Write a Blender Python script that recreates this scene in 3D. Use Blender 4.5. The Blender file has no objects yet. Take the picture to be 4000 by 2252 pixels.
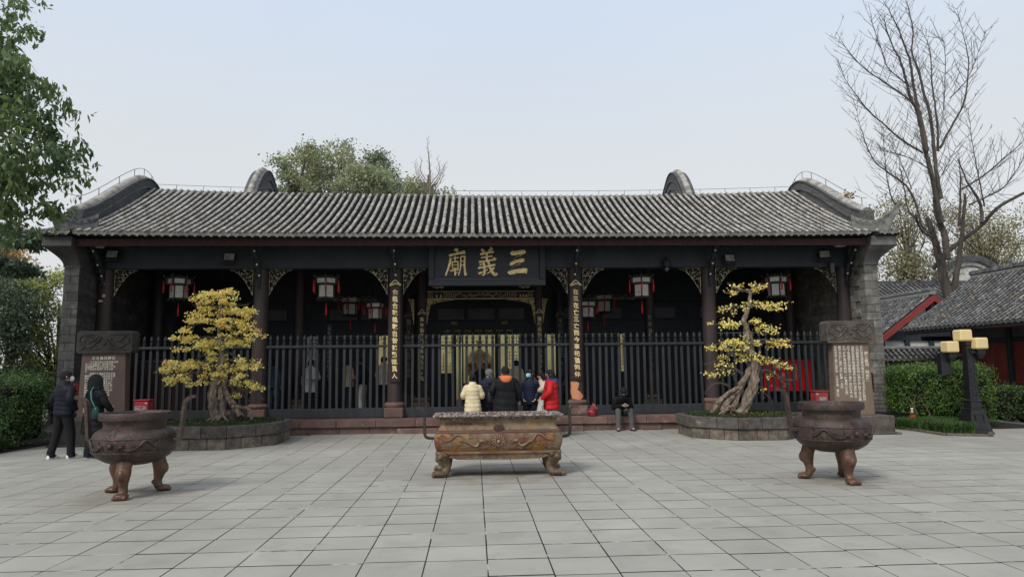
import bpy, bmesh, math, random
import numpy as np
from math import sin, cos, pi, radians, sqrt, atan2
from mathutils import Vector, Matrix, noise
R = random.Random(11)
S = bpy.context.scene
COL = S.collection

# ------------------------------------------------------------------ camera, sky, sun, exposure
CAMZ = 1.65
yaw, pitch, roll = radians(3.18), radians(6.45), -0.011
fw = Vector((sin(yaw) * cos(pitch), cos(yaw) * cos(pitch), sin(pitch)))
r0 = Vector((cos(yaw), -sin(yaw), 0)); u0 = r0.cross(fw)
rr = r0 * cos(roll) + u0 * sin(roll); uu = u0 * cos(roll) - r0 * sin(roll)
cd = bpy.data.cameras.new('camera'); cam = bpy.data.objects.new('camera', cd); COL.objects.link(cam)
cam.matrix_world = Matrix(((rr.x, uu.x, -fw.x, 0), (rr.y, uu.y, -fw.y, 0), (rr.z, uu.z, -fw.z, CAMZ), (0, 0, 0, 1)))
cd.sensor_fit = 'HORIZONTAL'; cd.sensor_width = 36; cd.lens = 24.3; cd.clip_start = .1; cd.clip_end = 2000
S.camera = cam

SUN_EL, SUN_AZ = radians(46), radians(-142)     # azimuth measured from +Y towards +X: behind the camera, from the left
w = bpy.data.worlds.new('World'); S.world = w; w.use_nodes = True
nt = w.node_tree; nt.nodes.clear()
N = nt.nodes.new; LK = nt.links.new
out = N('ShaderNodeOutputWorld'); bg = N('ShaderNodeBackground'); bg.inputs[1].default_value = 0.1
sky = N('ShaderNodeTexSky'); sky.sky_type = 'NISHITA'; sky.sun_disc = False
sky.sun_elevation = SUN_EL; sky.sun_rotation = SUN_AZ; sky.air_density = 1.0; sky.dust_density = 3.0; sky.ozone_density = 1.0
tc = N('ShaderNodeTexCoord'); sp = N('ShaderNodeSeparateXYZ'); LK(tc.outputs['Generated'], sp.inputs[0])
cr = N('ShaderNodeValToRGB'); LK(sp.outputs['Z'], cr.inputs[0])
e = cr.color_ramp.elements
e[0].position = 0.0; e[0].color = (.67, .675, .68, 1)
e[1].position = 1.0; e[1].color = (.66, .68, .72, 1)
for p_, c_ in ((.12, (.665, .675, .68, 1)), (.29, (.650, .675, .695, 1)), (.47, (.60, .68, .795, 1))):
    k = e.new(p_); k.color = c_
ns = N('ShaderNodeTexNoise'); ns.inputs['Scale'].default_value = 1.4; ns.inputs['Detail'].default_value = 4
mp = N('ShaderNodeMapping'); mp.inputs['Scale'].default_value = (1, 1, 2.5); LK(tc.outputs['Generated'], mp.inputs[0]); LK(mp.outputs[0], ns.inputs['Vector'])
mr = N('ShaderNodeMapRange'); mr.inputs['To Min'].default_value = 7.3; mr.inputs['To Max'].default_value = 8.1; LK(ns.outputs[0], mr.inputs[0])
vm = N('ShaderNodeVectorMath'); vm.operation = 'SCALE'; LK(cr.outputs[0], vm.inputs[0]); LK(mr.outputs[0], vm.inputs['Scale'])
mx = N('ShaderNodeMix'); mx.data_type = 'RGBA'; mx.inputs[0].default_value = .90
LK(sky.outputs[0], mx.inputs[6]); LK(vm.outputs[0], mx.inputs[7])
LK(mx.outputs[2], bg.inputs[0]); LK(bg.outputs[0], out.inputs[0])
ld = bpy.data.lights.new('sun', 'SUN'); ld.energy = 1.5; ld.angle = radians(16); ld.color = (1, .965, .91)
sun = bpy.data.objects.new('sun', ld); COL.objects.link(sun)
sd = Vector((sin(SUN_AZ) * cos(SUN_EL), cos(SUN_AZ) * cos(SUN_EL), sin(SUN_EL)))
sun.rotation_euler = sd.to_track_quat('Z', 'Y').to_euler()
vs = S.view_settings; vs.view_transform = 'Standard'; vs.look = 'None'; vs.exposure = 0.60; vs.gamma = 1; vs.use_curve_mapping = False

# ------------------------------------------------------------------ materials
MATS = {}
def M(name, c1, c2=None, scale=3.0, rough=.8, bump=.0, bscale=None, rand=.0, metal=0.0, detail=6, lo=.35, hi=.65,
      c3=None, s3=1.0, lo3=.55, hi3=.62, coords='W', stretch=(1, 1, 1), spec=.3, trans=0.0, hue=0.0, emit=None, sheen=0.0):
    """Principled material: two colours mixed by noise, an optional third by a second noise, tint varying per object and island, bump."""
    if name in MATS: return MATS[name]
    m = bpy.data.materials.new(name); m.use_nodes = True; t = m.node_tree; t.nodes.clear()
    n = t.nodes.new; L = t.links.new
    o = n('ShaderNodeOutputMaterial'); b = n('ShaderNodeBsdfPrincipled')
    b.inputs['Roughness'].default_value = rough; b.inputs['Metallic'].default_value = metal
    b.inputs['Specular IOR Level'].default_value = spec
    if coords == 'W':
        g = n('ShaderNodeNewGeometry'); vec = g.outputs['Position']
    else:
        g = n('ShaderNodeTexCoord'); vec = g.outputs['Object']
    mpn = n('ShaderNodeMapping'); mpn.inputs['Scale'].default_value = stretch; L(vec, mpn.inputs[0]); vec = mpn.outputs[0]
    oi = n('ShaderNodeObjectInfo'); gi = n('ShaderNodeNewGeometry')
    ad = n('ShaderNodeMath'); ad.operation = 'ADD'; L(oi.outputs['Random'], ad.inputs[0]); L(gi.outputs['Random Per Island'], ad.inputs[1])
    fr = n('ShaderNodeMath'); fr.operation = 'FRACT'; L(ad.outputs[0], fr.inputs[0]); rnd = fr.outputs[0]
    def noi(sc, det=detail, r=.6):
        q = n('ShaderNodeTexNoise'); q.inputs['Scale'].default_value = sc; q.inputs['Detail'].default_value = det; q.inputs['Roughness'].default_value = r
        L(vec, q.inputs['Vector']); return q.outputs[0]
    def rampf(src, a, bb):
        q = n('ShaderNodeMapRange'); q.inputs['From Min'].default_value = a; q.inputs['From Max'].default_value = bb; L(src, q.inputs[0]); return q.outputs[0]
    col = None
    def mix(a, c, f):
        q = n('ShaderNodeMix'); q.data_type = 'RGBA'
        if isinstance(f, float): q.inputs[0].default_value = f
        else: L(f, q.inputs[0])
        for v, i in ((a, 6), (c, 7)):
            if isinstance(v, tuple): q.inputs[i].default_value = (*v[:3], 1)
            else: L(v, q.inputs[i])
        return q.outputs[2]
    col = c1
    if c2 is not None: col = mix(c1, c2, rampf(noi(scale), lo, hi))
    if c3 is not None: col = mix(col, c3, rampf(noi(s3, 8, .65), lo3, hi3))
    if rand or hue:
        hs = n('ShaderNodeHueSaturation')
        if isinstance(col, tuple): hs.inputs['Color'].default_value = (*col[:3], 1)
        else: L(col, hs.inputs['Color'])
        q = n('ShaderNodeMapRange'); q.inputs['To Min'].default_value = 1 - rand; q.inputs['To Max'].default_value = 1 + rand; L(rnd, q.inputs[0]); L(q.outputs[0], hs.inputs['Value'])
        if hue:
            m2 = n('ShaderNodeMath'); m2.operation = 'MULTIPLY'; m2.inputs[1].default_value = 7.31; L(rnd, m2.inputs[0])
            m3 = n('ShaderNodeMath'); m3.operation = 'FRACT'; L(m2.outputs[0], m3.inputs[0])
            q = n('ShaderNodeMapRange'); q.inputs['To Min'].default_value = .5 - hue; q.inputs['To Max'].default_value = .5 + hue; L(m3.outputs[0], q.inputs[0]); L(q.outputs[0], hs.inputs['Hue'])
            q = n('ShaderNodeMapRange'); q.inputs['To Min'].default_value = 1.15; q.inputs['To Max'].default_value = .7; L(m3.outputs[0], q.inputs[0]); L(q.outputs[0], hs.inputs['Saturation'])
        col = hs.outputs[0]
    if isinstance(col, tuple): b.inputs['Base Color'].default_value = (*col[:3], 1)
    else: L(col, b.inputs['Base Color'])
    if bump:
        bn = n('ShaderNodeBump'); bn.inputs['Strength'].default_value = bump; bn.inputs['Distance'].default_value = .02
        L(noi(bscale or scale * 3, 8), bn.inputs['Height']); L(bn.outputs[0], b.inputs['Normal'])
    if emit: b.inputs['Emission Color'].default_value = (*emit[0], 1); b.inputs['Emission Strength'].default_value = emit[1]
    if sheen: b.inputs['Sheen Weight'].default_value = sheen
    sh = b.outputs[0]
    if trans:
        tb = n('ShaderNodeBsdfTranslucent')
        if isinstance(col, tuple): tb.inputs[0].default_value = (*col[:3], 1)
        else: L(col, tb.inputs[0])
        ms = n('ShaderNodeMixShader'); ms.inputs[0].default_value = trans; L(b.outputs[0], ms.inputs[1]); L(tb.outputs[0], ms.inputs[2]); sh = ms.outputs[0]
    L(sh, o.inputs[0]); MATS[name] = m
    return m

# ------------------------------------------------------------------ mesh building
class MB:
    def __init__(s): s.v = []; s.f = []
    def add(s, vs, fs, mat=None):
        k = len(s.v)
        s.v += [tuple(mat @ Vector(p)) for p in vs] if mat is not None else [tuple(p) for p in vs]
        s.f += [tuple(i + k for i in f) for f in fs]; return s
    def box(s, x0, x1, y0, y1, z0, z1, mat=None, ch=0.0):
        if ch:
            c = ch; vs = []; fs = []
            P = [(x0, x1), (y0, y1), (z0, z1)]
            vs = [(P[0][i], P[1][j], P[2][k]) for i in (0, 1) for j in (0, 1) for k in (0, 1)]
            bm = bmesh.new(); bv = [bm.verts.new(p) for p in vs]
            for f in ((0, 1, 3, 2), (4, 6, 7, 5), (0, 4, 5, 1), (2, 3, 7, 6), (0, 2, 6, 4), (1, 5, 7, 3)): bm.faces.new([bv[i] for i in f])
            bmesh.ops.bevel(bm, geom=bm.edges[:], offset=c, segments=1, affect='EDGES', profile=.5)
            bm.verts.index_update()
            s.add([v.co for v in bm.verts], [[v.index for v in f.verts] for f in bm.faces], mat); bm.free(); return s
        vs = [(x, y, z) for x in (x0, x1) for y in (y0, y1) for z in (z0, z1)]
        return s.add(vs, ((0, 1, 3, 2), (4, 6, 7, 5), (0, 4, 5, 1), (2, 3, 7, 6), (0, 2, 6, 4), (1, 5, 7, 3)), mat)
    def prism(s, poly, axis, a, b, mat=None):
        """extrude a 2D polygon along an axis ('x': poly=(y,z), 'y': poly=(x,z), 'z': poly=(x,y))"""
        n = len(poly)
        def P(p, t): return {'x': (t, p[0], p[1]), 'y': (p[0], t, p[1]), 'z': (p[0], p[1], t)}[axis]
        vs = [P(p, a) for p in poly] + [P(p, b) for p in poly]
        fs = [tuple(range(n)), tuple(range(2 * n - 1, n - 1, -1))] + [(i, n + i, n + (i + 1) % n, (i + 1) % n) for i in range(n)]
        return s.add(vs, fs, mat)
    def rings(s, rs, close=True, caps=True, mat=None):
        n = len(rs[0]); vs = [p for r in rs for p in r]; fs = []
        for i in range(len(rs) - 1):
            for j in range(n if close else n - 1):
                a, b = i * n + j, i * n + (j + 1) % n
                fs.append((a, b, b + n, a + n))
        if caps and close: fs += [tuple(range(n - 1, -1, -1)), tuple(range((len(rs) - 1) * n, len(rs) * n))]
        return s.add(vs, fs, mat)
    def lathe(s, prof, n=24, c=(0, 0, 0), caps=True, sy=1.0, mat=None):
        return s.rings([[(c[0] + r * cos(2 * pi * j / n), c[1] + sy * r * sin(2 * pi * j / n), c[2] + z) for j in range(n)] for r, z in prof], True, caps, mat)
    def tube(s, pts, rad, n=6, caps=True, flat=None, mat=None, up=None):
        pts = [Vector(p) for p in pts]; m = len(pts)
        if not hasattr(rad, '__len__'): rad = [rad] * m
        rs = []; prev = None
        for i, p in enumerate(pts):
            d = (pts[min(i + 1, m - 1)] - pts[max(i - 1, 0)])
            d = d.normalized() if d.length > 1e-9 else Vector((0, 0, 1))
            if prev is None:
                u = Vector(up) if up else (Vector((0, 0, 1)) if abs(d.z) < .9 else Vector((0, 1, 0)))
            else: u = prev
            u = (u - d * u.dot(d)); u = u.normalized() if u.length > 1e-6 else Vector((1, 0, 0)).cross(d).normalized()
            prev = u; v = d.cross(u)
            a, b = (rad[i], rad[i]) if flat is None else (rad[i] * flat[0], rad[i] * flat[1])
            off = pi / n if n == 4 else 0
            rs.append([tuple(p + u * (a * cos(2 * pi * j / n + off)) + v * (b * sin(2 * pi * j / n + off))) for j in range(n)])
        return s.rings(rs, True, caps, mat)
    def ell(s, c, r, nu=12, nv=8, mat=None):
        if not hasattr(r, '__len__'): r = (r, r, r)
        rs = [[(c[0] + r[0] * sin(pi * i / nv) * cos(2 * pi * j / nu), c[1] + r[1] * sin(pi * i / nv) * sin(2 * pi * j / nu), c[2] - r[2] * cos(pi * i / nv)) for j in range(nu)] for i in range(nv + 1)]
        rs[0] = [(c[0] + .02 * r[0] * cos(2 * pi * j / nu), c[1] + .02 * r[1] * sin(2 * pi * j / nu), c[2] - r[2]) for j in range(nu)]
        rs[-1] = [(c[0] + .02 * r[0] * cos(2 * pi * j / nu), c[1] + .02 * r[1] * sin(2 * pi * j / nu), c[2] + r[2]) for j in range(nu)]
        return s.rings(rs, True, True, mat)
    def mesh(s, name, mat=None, smooth=35, off=(0, 0, 0)):
        me = bpy.data.meshes.new(name)
        v = [(p[0] - off[0], p[1] - off[1], p[2] - off[2]) for p in s.v]
        me.from_pydata(v, [], s.f); me.update()
        if smooth:
            me.polygons.foreach_set('use_smooth', [True] * len(me.polygons)); me.set_sharp_from_angle(angle=radians(smooth))
        if mat: me.materials.append(mat)
        return me

def npmesh(name, V, F, mat, off=(0, 0, 0), smooth=0):
    """V (n,3), F (m,k) all faces of the same size"""
    me = bpy.data.meshes.new(name); V = np.asarray(V, np.float32) - np.asarray(off, np.float32); F = np.asarray(F, np.int32)
    m, k = F.shape
    me.vertices.add(len(V)); me.vertices.foreach_set('co', V.ravel())
    me.loops.add(m * k); me.loops.foreach_set('vertex_index', F.ravel())
    me.polygons.add(m); me.polygons.foreach_set('loop_start', np.arange(0, m * k, k, dtype=np.int32))
    me.polygons.foreach_set('use_smooth', np.ones(m, bool) if smooth else np.zeros(m, bool))
    me.update(calc_edges=True)
    if smooth: me.set_sharp_from_angle(angle=radians(smooth))
    if mat: me.materials.append(mat)
    return me

def wl(o):
    v = Vector((0, 0, 0))
    while o is not None: v += o.location; o = o.parent
    return v
def link(name, me, parent=None, loc=(0, 0, 0)):
    o = bpy.data.objects.new(name, me); COL.objects.link(o); o.location = loc
    if parent is not None: o.parent = parent
    return o
def part(name, mb, mat, parent, smooth=35, local=False, kind=None, label=None):
    """mesh object under a thing; geometry given in world coordinates unless local"""
    off = (0, 0, 0) if local or parent is None else wl(parent)
    me = mb.mesh(name, mat, smooth, off) if isinstance(mb, MB) else mb
    o = link(name, me, parent)
    if kind: o['kind'] = kind
    if label: o['label'] = label
    return o
def thing(name, label, cat, loc=(0, 0, 0), rz=0, group=None, kind=None):
    o = bpy.data.objects.new(name, None); COL.objects.link(o); o.location = loc; o.rotation_euler = (0, 0, rz); o.empty_display_size = .2
    o['label'] = label; o['category'] = cat
    if group: o['group'] = group
    if kind: o['kind'] = kind
    return o
def tag(o, label, cat, group=None):
    o['label'] = label; o['category'] = cat
    if group: o['group'] = group
    return o
def copy_tree(o, parent=None):
    c = o.copy(); COL.objects.link(c); c.parent = parent
    for ch in o.children: copy_tree(ch, c)
    return c
def single(name, mb, mat, label, cat, loc, group=None, smooth=35, kind=None):
    o = link(name, mb.mesh(name, mat, smooth, loc), None, loc); tag(o, label, cat, group)
    if kind: o['kind'] = kind
    return o
def spline(pts, n=6):
    """Catmull-Rom through points of any dimension"""
    P = [np.array(p, float) for p in pts]; P = [2 * P[0] - P[1]] + P + [2 * P[-1] - P[-2]]; o = []
    for i in range(1, len(P) - 2):
        for k in range(n):
            t = k / n
            o.append(tuple(.5 * ((2 * P[i]) + (-P[i - 1] + P[i + 1]) * t + (2 * P[i - 1] - 5 * P[i] + 4 * P[i + 1] - P[i + 2]) * t * t + (-P[i - 1] + 3 * P[i] - 3 * P[i + 1] + P[i + 2]) * t ** 3)))
    o.append(tuple(P[-2])); return o
def scroll(mb, cx, cz, r, turns=1.3, rad=.006, a0=0., sgn=1, y=0.0, n=12, plane='xz', k=4):
    pts = []
    for i in range(n + 1):
        t = i / n; a = a0 + sgn * t * turns * 2 * pi; q = r * (1 - .85 * t)
        p = (cx + q * cos(a), y, cz + q * sin(a)); pts.append(p if plane == 'xz' else (y, p[0], p[2]))
    mb.tube(pts, [rad * (1 - .4 * i / n) for i in range(n + 1)], k)
TXT = {}
def glyph(s, bold=.012, depth=.03, res=2):
    """verts/faces of a text, standing in the XZ plane facing -Y, centred, 1 unit em"""
    key = (s, bold, depth, res)
    if key in TXT: return TXT[key]
    c = bpy.data.curves.new('txt', 'FONT'); c.body = s; c.offset = bold; c.extrude = depth; c.resolution_u = res; c.align_x = 'CENTER'
    o = bpy.data.objects.new('txt', c); COL.objects.link(o)
    dg = bpy.context.evaluated_depsgraph_get(); me = bpy.data.meshes.new_from_object(o.evaluated_get(dg))
    V = [tuple(v.co) for v in me.vertices]; F = [tuple(p.vertices) for p in me.polygons]
    bpy.data.objects.remove(o); bpy.data.curves.remove(c); bpy.data.meshes.remove(me)
    if V:
        zs = [v[1] for v in V]; zc = .5 * (min(zs) + max(zs)); xs = [v[0] for v in V]; xc = .5 * (min(xs) + max(xs))
        V = [(v[0] - xc, -v[2], v[1] - zc) for v in V]
    TXT[key] = (V, F); return V, F
def stroke(mb, pts, wid, y0, dep=.02, rough=.12, rnd=None):
    """one brush stroke, pts (x,z), widths at the points; raised by dep towards -Y"""
    rnd = rnd or R
    if not hasattr(wid, '__len__'): wid = [wid] * len(pts)
    q = spline([(p[0], p[1], w_) for p, w_ in zip(pts, wid)], 5); L_, R_ = [], []
    for i, (x, z, w_) in enumerate(q):
        a, b = q[max(i - 1, 0)], q[min(i + 1, len(q) - 1)]; dx, dz = b[0] - a[0], b[1] - a[1]; l = sqrt(dx * dx + dz * dz) + 1e-9
        nx, nz = -dz / l, dx / l; h = w_ / 2 * (1 + rnd.uniform(-rough, rough)); h2 = w_ / 2 * (1 + rnd.uniform(-rough, rough))
        L_.append((x + nx * h, z + nz * h)); R_.append((x - nx * h2, z - nz * h2))
    n = len(q); rs = []
    for (a, b) in zip(L_, R_):
        rs.append([(a[0], y0, a[1]), (a[0], y0 - dep * .6, a[1]), ((a[0] + b[0]) / 2, y0 - dep, (a[1] + b[1]) / 2), (b[0], y0 - dep * .6, b[1]), (b[0], y0, b[1])])
    mb.rings(rs, True, True)

# ------------------------------------------------------------------ palette
m_tile = M('roof_tile_clay', (.37, .355, .32), (.17, .165, .155), 4.5, .85, .35, 30, rand=.25, hue=.012, c3=(.33, .25, .15), s3=3.2, lo3=.56, hi3=.70, lo=.42, hi=.70)
m_pan = M('pan_tile_clay', (.030, .029, .028), (.016, .016, .016), 8, .9, .3, 30, rand=.35)
m_tileend = M('tile_end_clay', (.28, .27, .25), (.10, .10, .10), 14, .85, .5, 40, rand=.25, c3=(.34, .31, .24), s3=7, lo3=.52, hi3=.66)
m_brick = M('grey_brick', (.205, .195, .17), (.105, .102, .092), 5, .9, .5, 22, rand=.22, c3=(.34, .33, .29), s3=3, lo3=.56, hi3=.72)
m_brickL = M('shaded_brick', (.085, .083, .08), (.045, .045, .047), 5, .9, .5, 22, rand=.25, c3=(.15, .145, .135), s3=3, lo3=.58, hi3=.72)  # left pier brick: tree shade put into a darker copy of the colour
m_mortar = M('mortar', (.12, .12, .11), (.05, .05, .05), 6, .95, .3)
m_wood = M('dark_lacquer', (.024, .029, .038), (.032, .038, .048), 4, .55, .15, 30, stretch=(1, 1, .3))
m_col = M('column_paint', (.060, .043, .041), (.036, .028, .028), 3, .5, .2, 25, stretch=(3, 3, .4), c3=(.075, .055, .05), s3=5, lo3=.6, hi3=.75)
m_fence = M('fence_paint', (.034, .038, .043), (.022, .025, .029), 6, .55, .2, 30, rand=.18, stretch=(2, 2, .3))
m_gold = M('gold_leaf', (.92, .76, .42), (.66, .50, .21), 14, .5, .2, 50, metal=.1, rand=.08)
m_goldp = M('pale_gold', (.80, .72, .46), (.5, .42, .22), 14, .5, .2, 50)
m_fascia = M('fascia_red', (.060, .020, .020), (.030, .014, .015), 2.5, .6, .2, 20, c3=(.16, .10, .09), s3=6, lo3=.64, hi3=.74, stretch=(3, 1, .5))
m_redstone = M('red_sandstone', (.19, .115, .095), (.12, .078, .068), 3, .9, .5, 30, rand=.16, c3=(.25, .19, .16), s3=4, lo3=.56, hi3=.7)
m_pave = M('paving_stone', (.372, .362, .325), (.312, .304, .273), .9, .85, .2, 60, rand=.055, detail=9, c3=(.258, .250, .222), s3=2.0, lo3=.53, hi3=.8, spec=.2)
m_joint = M('paving_joint', (.026, .025, .021), (.012, .012, .010), 20, .95, c3=(.42, .41, .38), s3=1.3, lo3=.56, hi3=.62)
m_rust = M('rusty_iron', (.080, .054, .045), (.036, .028, .026), 6, .48, .55, 35, metal=.3, c3=(.14, .08, .05), s3=9, lo3=.56, hi3=.70, spec=.4)
m_rustleg = M('rubbed_rust', (.17, .085, .045), (.085, .048, .036), 7, .42, .5, 30, metal=.3, c3=(.09, .05, .04), s3=5, lo3=.5, hi3=.66, spec=.5)
m_ochre = M('ochre_rust', (.27, .21, .13), (.13, .075, .045), 5, .65, .4, 35, metal=.15, c3=(.28, .13, .04), s3=6, lo3=.55, hi3=.66)
m_white = M('white_plaster', (.62, .61, .57), (.45, .44, .41), 3, .9)

def stain_paving():
    """rusty run-off and soot around the three burners, broad dirt elsewhere: marks lying in the stone itself"""
    t = m_pave.node_tree; n = t.nodes.new; L = t.links.new; b = next(x for x in t.nodes if x.type == 'BSDF_PRINCIPLED')
    src = b.inputs['Base Color'].links[0].from_socket; g = n('ShaderNodeNewGeometry')
    ns = n('ShaderNodeTexNoise'); ns.inputs['Scale'].default_value = 2.6; ns.inputs['Detail'].default_value = 7; L(g.outputs['Position'], ns.inputs['Vector'])
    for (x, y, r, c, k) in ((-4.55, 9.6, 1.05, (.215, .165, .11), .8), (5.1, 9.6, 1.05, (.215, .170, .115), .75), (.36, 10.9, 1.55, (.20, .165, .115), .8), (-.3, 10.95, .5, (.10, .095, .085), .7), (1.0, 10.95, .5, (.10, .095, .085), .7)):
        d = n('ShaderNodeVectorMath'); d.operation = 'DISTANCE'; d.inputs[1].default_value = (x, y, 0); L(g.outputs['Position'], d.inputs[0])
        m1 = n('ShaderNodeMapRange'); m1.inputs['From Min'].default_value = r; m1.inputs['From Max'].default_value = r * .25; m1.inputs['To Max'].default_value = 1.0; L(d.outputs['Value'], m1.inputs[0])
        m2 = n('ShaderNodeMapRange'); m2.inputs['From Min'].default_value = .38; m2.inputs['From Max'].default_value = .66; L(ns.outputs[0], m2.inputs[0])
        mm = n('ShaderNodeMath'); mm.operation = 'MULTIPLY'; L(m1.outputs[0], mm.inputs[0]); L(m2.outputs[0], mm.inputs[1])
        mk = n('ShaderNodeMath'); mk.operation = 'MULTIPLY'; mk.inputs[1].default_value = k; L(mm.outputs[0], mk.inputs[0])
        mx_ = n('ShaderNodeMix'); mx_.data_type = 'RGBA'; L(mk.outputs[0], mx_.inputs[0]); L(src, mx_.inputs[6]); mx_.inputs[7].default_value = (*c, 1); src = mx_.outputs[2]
    n2 = n('ShaderNodeTexNoise'); n2.inputs['Scale'].default_value = .32; n2.inputs['Detail'].default_value = 8; n2.inputs['Roughness'].default_value = .65; L(g.outputs['Position'], n2.inputs['Vector'])
    m3 = n('ShaderNodeMapRange'); m3.inputs['From Min'].default_value = .42; m3.inputs['From Max'].default_value = .68; m3.inputs['To Max'].default_value = .55; L(n2.outputs[0], m3.inputs[0])
    mx_ = n('ShaderNodeMix'); mx_.data_type = 'RGBA'; L(m3.outputs[0], mx_.inputs[0]); L(src, mx_.inputs[6]); mx_.inputs[7].default_value = (.235, .228, .20, 1); L(mx_.outputs[2], b.inputs['Base Color'])
stain_paving()
BONSAI_PADS_L = [(-6.5, -5.48, 3.28, 3.53, 1), (-6.54, -5.13, 2.9, 3.26, 1), (-6.67, -5.05, 2.56, 2.86, 1), (-6.89, -5.9, 2.08, 2.52, 1), (-5.9, -4.91, 2.19, 2.54, 0.8), (-6.05, -5.73, 1.86, 2.09, 1), (-7.1, -6.2, 1.61, 1.9, 1), (-6.26, -6.01, 1.61, 1.83, 0.5), (-5.93, -5.37, 1.54, 1.87, 1), (-5.55, -4.78, 1.65, 1.94, 0.7), (-7.08, -6.46, 1.3, 1.58, 0.8), (-6.39, -5.75, 1.29, 1.61, 0.7), (-5.51, -5.02, 1.28, 1.57, 0.8), (-5.08, -4.73, 1.17, 1.37, 0.6), (-5.55, -5.29, 0.95, 1.21, 0.35)]
BONSAI_LIMBS_L = [[(-5.83, 0.47), (-5.95, 0.82), (-5.98, 1.16), (-5.89, 1.44), (-5.8, 1.8), (-5.83, 2.2), (-5.86, 2.57), (-5.85, 2.94), (-5.87, 3.28), (-5.86, 3.49)], [(-5.33, 0.59), (-5.48, 0.82), (-5.63, 1.04), (-5.75, 1.29), (-5.78, 1.52)], [(-5.77, 0.49), (-5.73, 0.79), (-5.79, 1.07), (-5.83, 1.35)], [(-5.94, 2.0), (-6.13, 2.0), (-6.3, 1.95), (-6.49, 1.84), (-6.9, 1.76)], [(-5.97, 1.52), (-6.14, 1.62), (-6.34, 1.6), (-6.58, 1.53), (-6.88, 1.28)], [(-5.77, 2.08), (-5.63, 2.05), (-5.43, 1.91), (-5.21, 1.82), (-4.87, 1.73)], [(-5.84, 2.37), (-6.23, 2.4), (-6.64, 2.32)], [(-5.83, 2.4), (-5.45, 2.39), (-5.0, 2.33)], [(-5.52, 1.32), (-5.36, 1.23), (-5.07, 1.12), (-4.79, 0.97)], [(-5.35, 1.18), (-5.18, 0.95), (-5.01, 0.86)], [(-5.64, 1.4), (-5.52, 1.23), (-5.35, 1.12), (-4.99, 1.23), (-4.74, 1.18)], [(-5.51, 0.82), (-5.23, 0.78), (-5.09, 0.7), (-5.06, 0.53)], [(-5.34, 0.74), (-5.31, 0.62), (-5.29, 0.48)], [(-5.45, 0.7), (-5.42, 0.56), (-5.36, 0.48)], [(-5.23, 0.77), (-5.21, 0.62), (-5.22, 0.48)], [(-5.85, 3.08), (-6.12, 3.14), (-6.43, 3.11)], [(-5.85, 3.11), (-5.56, 3.11), (-5.19, 3.14)], [(-5.85, 2.74), (-6.19, 2.74), (-6.55, 2.66)], [(-5.85, 2.74), (-5.54, 2.74), (-5.13, 2.79)]]
BONSAI_PADS_R = [(6.08, 6.48, 3.31, 3.58, 0.6), (6.56, 7.11, 3.35, 3.63, 0.6), (5.84, 6.4, 2.88, 3.09, 0.45), (6.41, 7.03, 2.98, 3.16, 0.8), (7.04, 7.48, 2.93, 3.14, 0.8), (5.68, 6.38, 2.49, 2.71, 0.7), (6.54, 6.82, 2.59, 2.74, 0.8), (6.68, 7.3, 2.36, 2.6, 0.6), (5.45, 5.73, 1.97, 2.15, 0.8), (5.72, 6.47, 1.94, 2.26, 0.9), (6.37, 6.63, 2.11, 2.34, 0.9), (6.49, 6.84, 2.08, 2.23, 0.8), (6.85, 7.48, 2.04, 2.25, 0.9), (5.79, 6.13, 1.62, 1.88, 0.7), (6.26, 6.78, 1.67, 1.91, 0.9), (6.76, 7.14, 1.61, 1.82, 0.7), (7.14, 7.52, 1.43, 1.68, 0.6), (5.48, 5.76, 1.34, 1.51, 0.7), (5.77, 6.27, 1.42, 1.57, 0.3), (6.86, 7.09, 1.32, 1.41, 0.3), (6.7, 6.87, 0.98, 1.1, 0.2)]
BONSAI_LIMBS_R = [[(6.28, 0.53), (6.45, 0.84), (6.61, 1.18), (6.65, 1.56), (6.59, 1.85), (6.54, 2.14), (6.5, 2.49), (6.45, 2.72), (6.58, 2.98), (6.64, 3.22), (6.61, 3.4)], [(5.82, 0.57), (5.94, 0.76), (6.16, 0.99), (6.38, 1.27), (6.57, 1.56)], [(5.58, 0.54), (5.74, 0.77), (5.95, 0.96), (6.19, 1.1)], [(6.05, 0.54), (6.18, 0.82), (6.34, 1.1), (6.5, 1.39)], [(6.61, 3.4), (6.37, 3.41), (6.19, 3.49), (6.12, 3.56)], [(6.63, 3.37), (6.79, 3.51), (7.1, 3.57)], [(6.56, 3.01), (6.29, 3.02), (5.87, 2.99)], [(6.59, 3.04), (6.89, 3.04), (7.46, 3.11)], [(6.45, 2.6), (6.12, 2.61), (5.61, 2.58)], [(6.46, 2.6), (6.83, 2.6), (7.27, 2.45)], [(6.51, 2.14), (6.1, 2.17), (5.5, 2.09)], [(6.54, 2.17), (6.9, 2.22), (7.44, 2.13)], [(6.5, 1.91), (6.18, 1.94), (5.87, 1.77), (5.47, 1.64)], [(6.62, 1.85), (6.97, 1.79), (7.23, 1.64), (7.52, 1.55)], [(6.36, 1.42), (6.1, 1.56), (5.77, 1.51), (5.5, 1.4)], [(6.71, 1.36), (6.89, 1.5), (7.16, 1.38), (7.39, 1.26), (7.56, 1.26)], [(7.18, 1.35), (7.32, 1.2), (7.43, 1.17)], [(6.25, 1.1), (6.09, 1.42), (6.13, 1.39)], [(6.02, 1.13), (5.82, 1.21), (5.61, 1.17), (5.46, 1.03), (5.42, 0.96)], [(6.66, 1.07), (6.78, 1.1), (6.87, 0.98), (7.03, 0.81), (7.07, 0.73)], [(6.81, 1.1), (6.81, 0.84)], [(6.29, 0.73), (6.35, 0.62), (6.28, 0.52)], [(5.76, 0.63), (5.52, 0.54)], [(6.18, 0.73), (6.17, 0.52)]]
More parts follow.
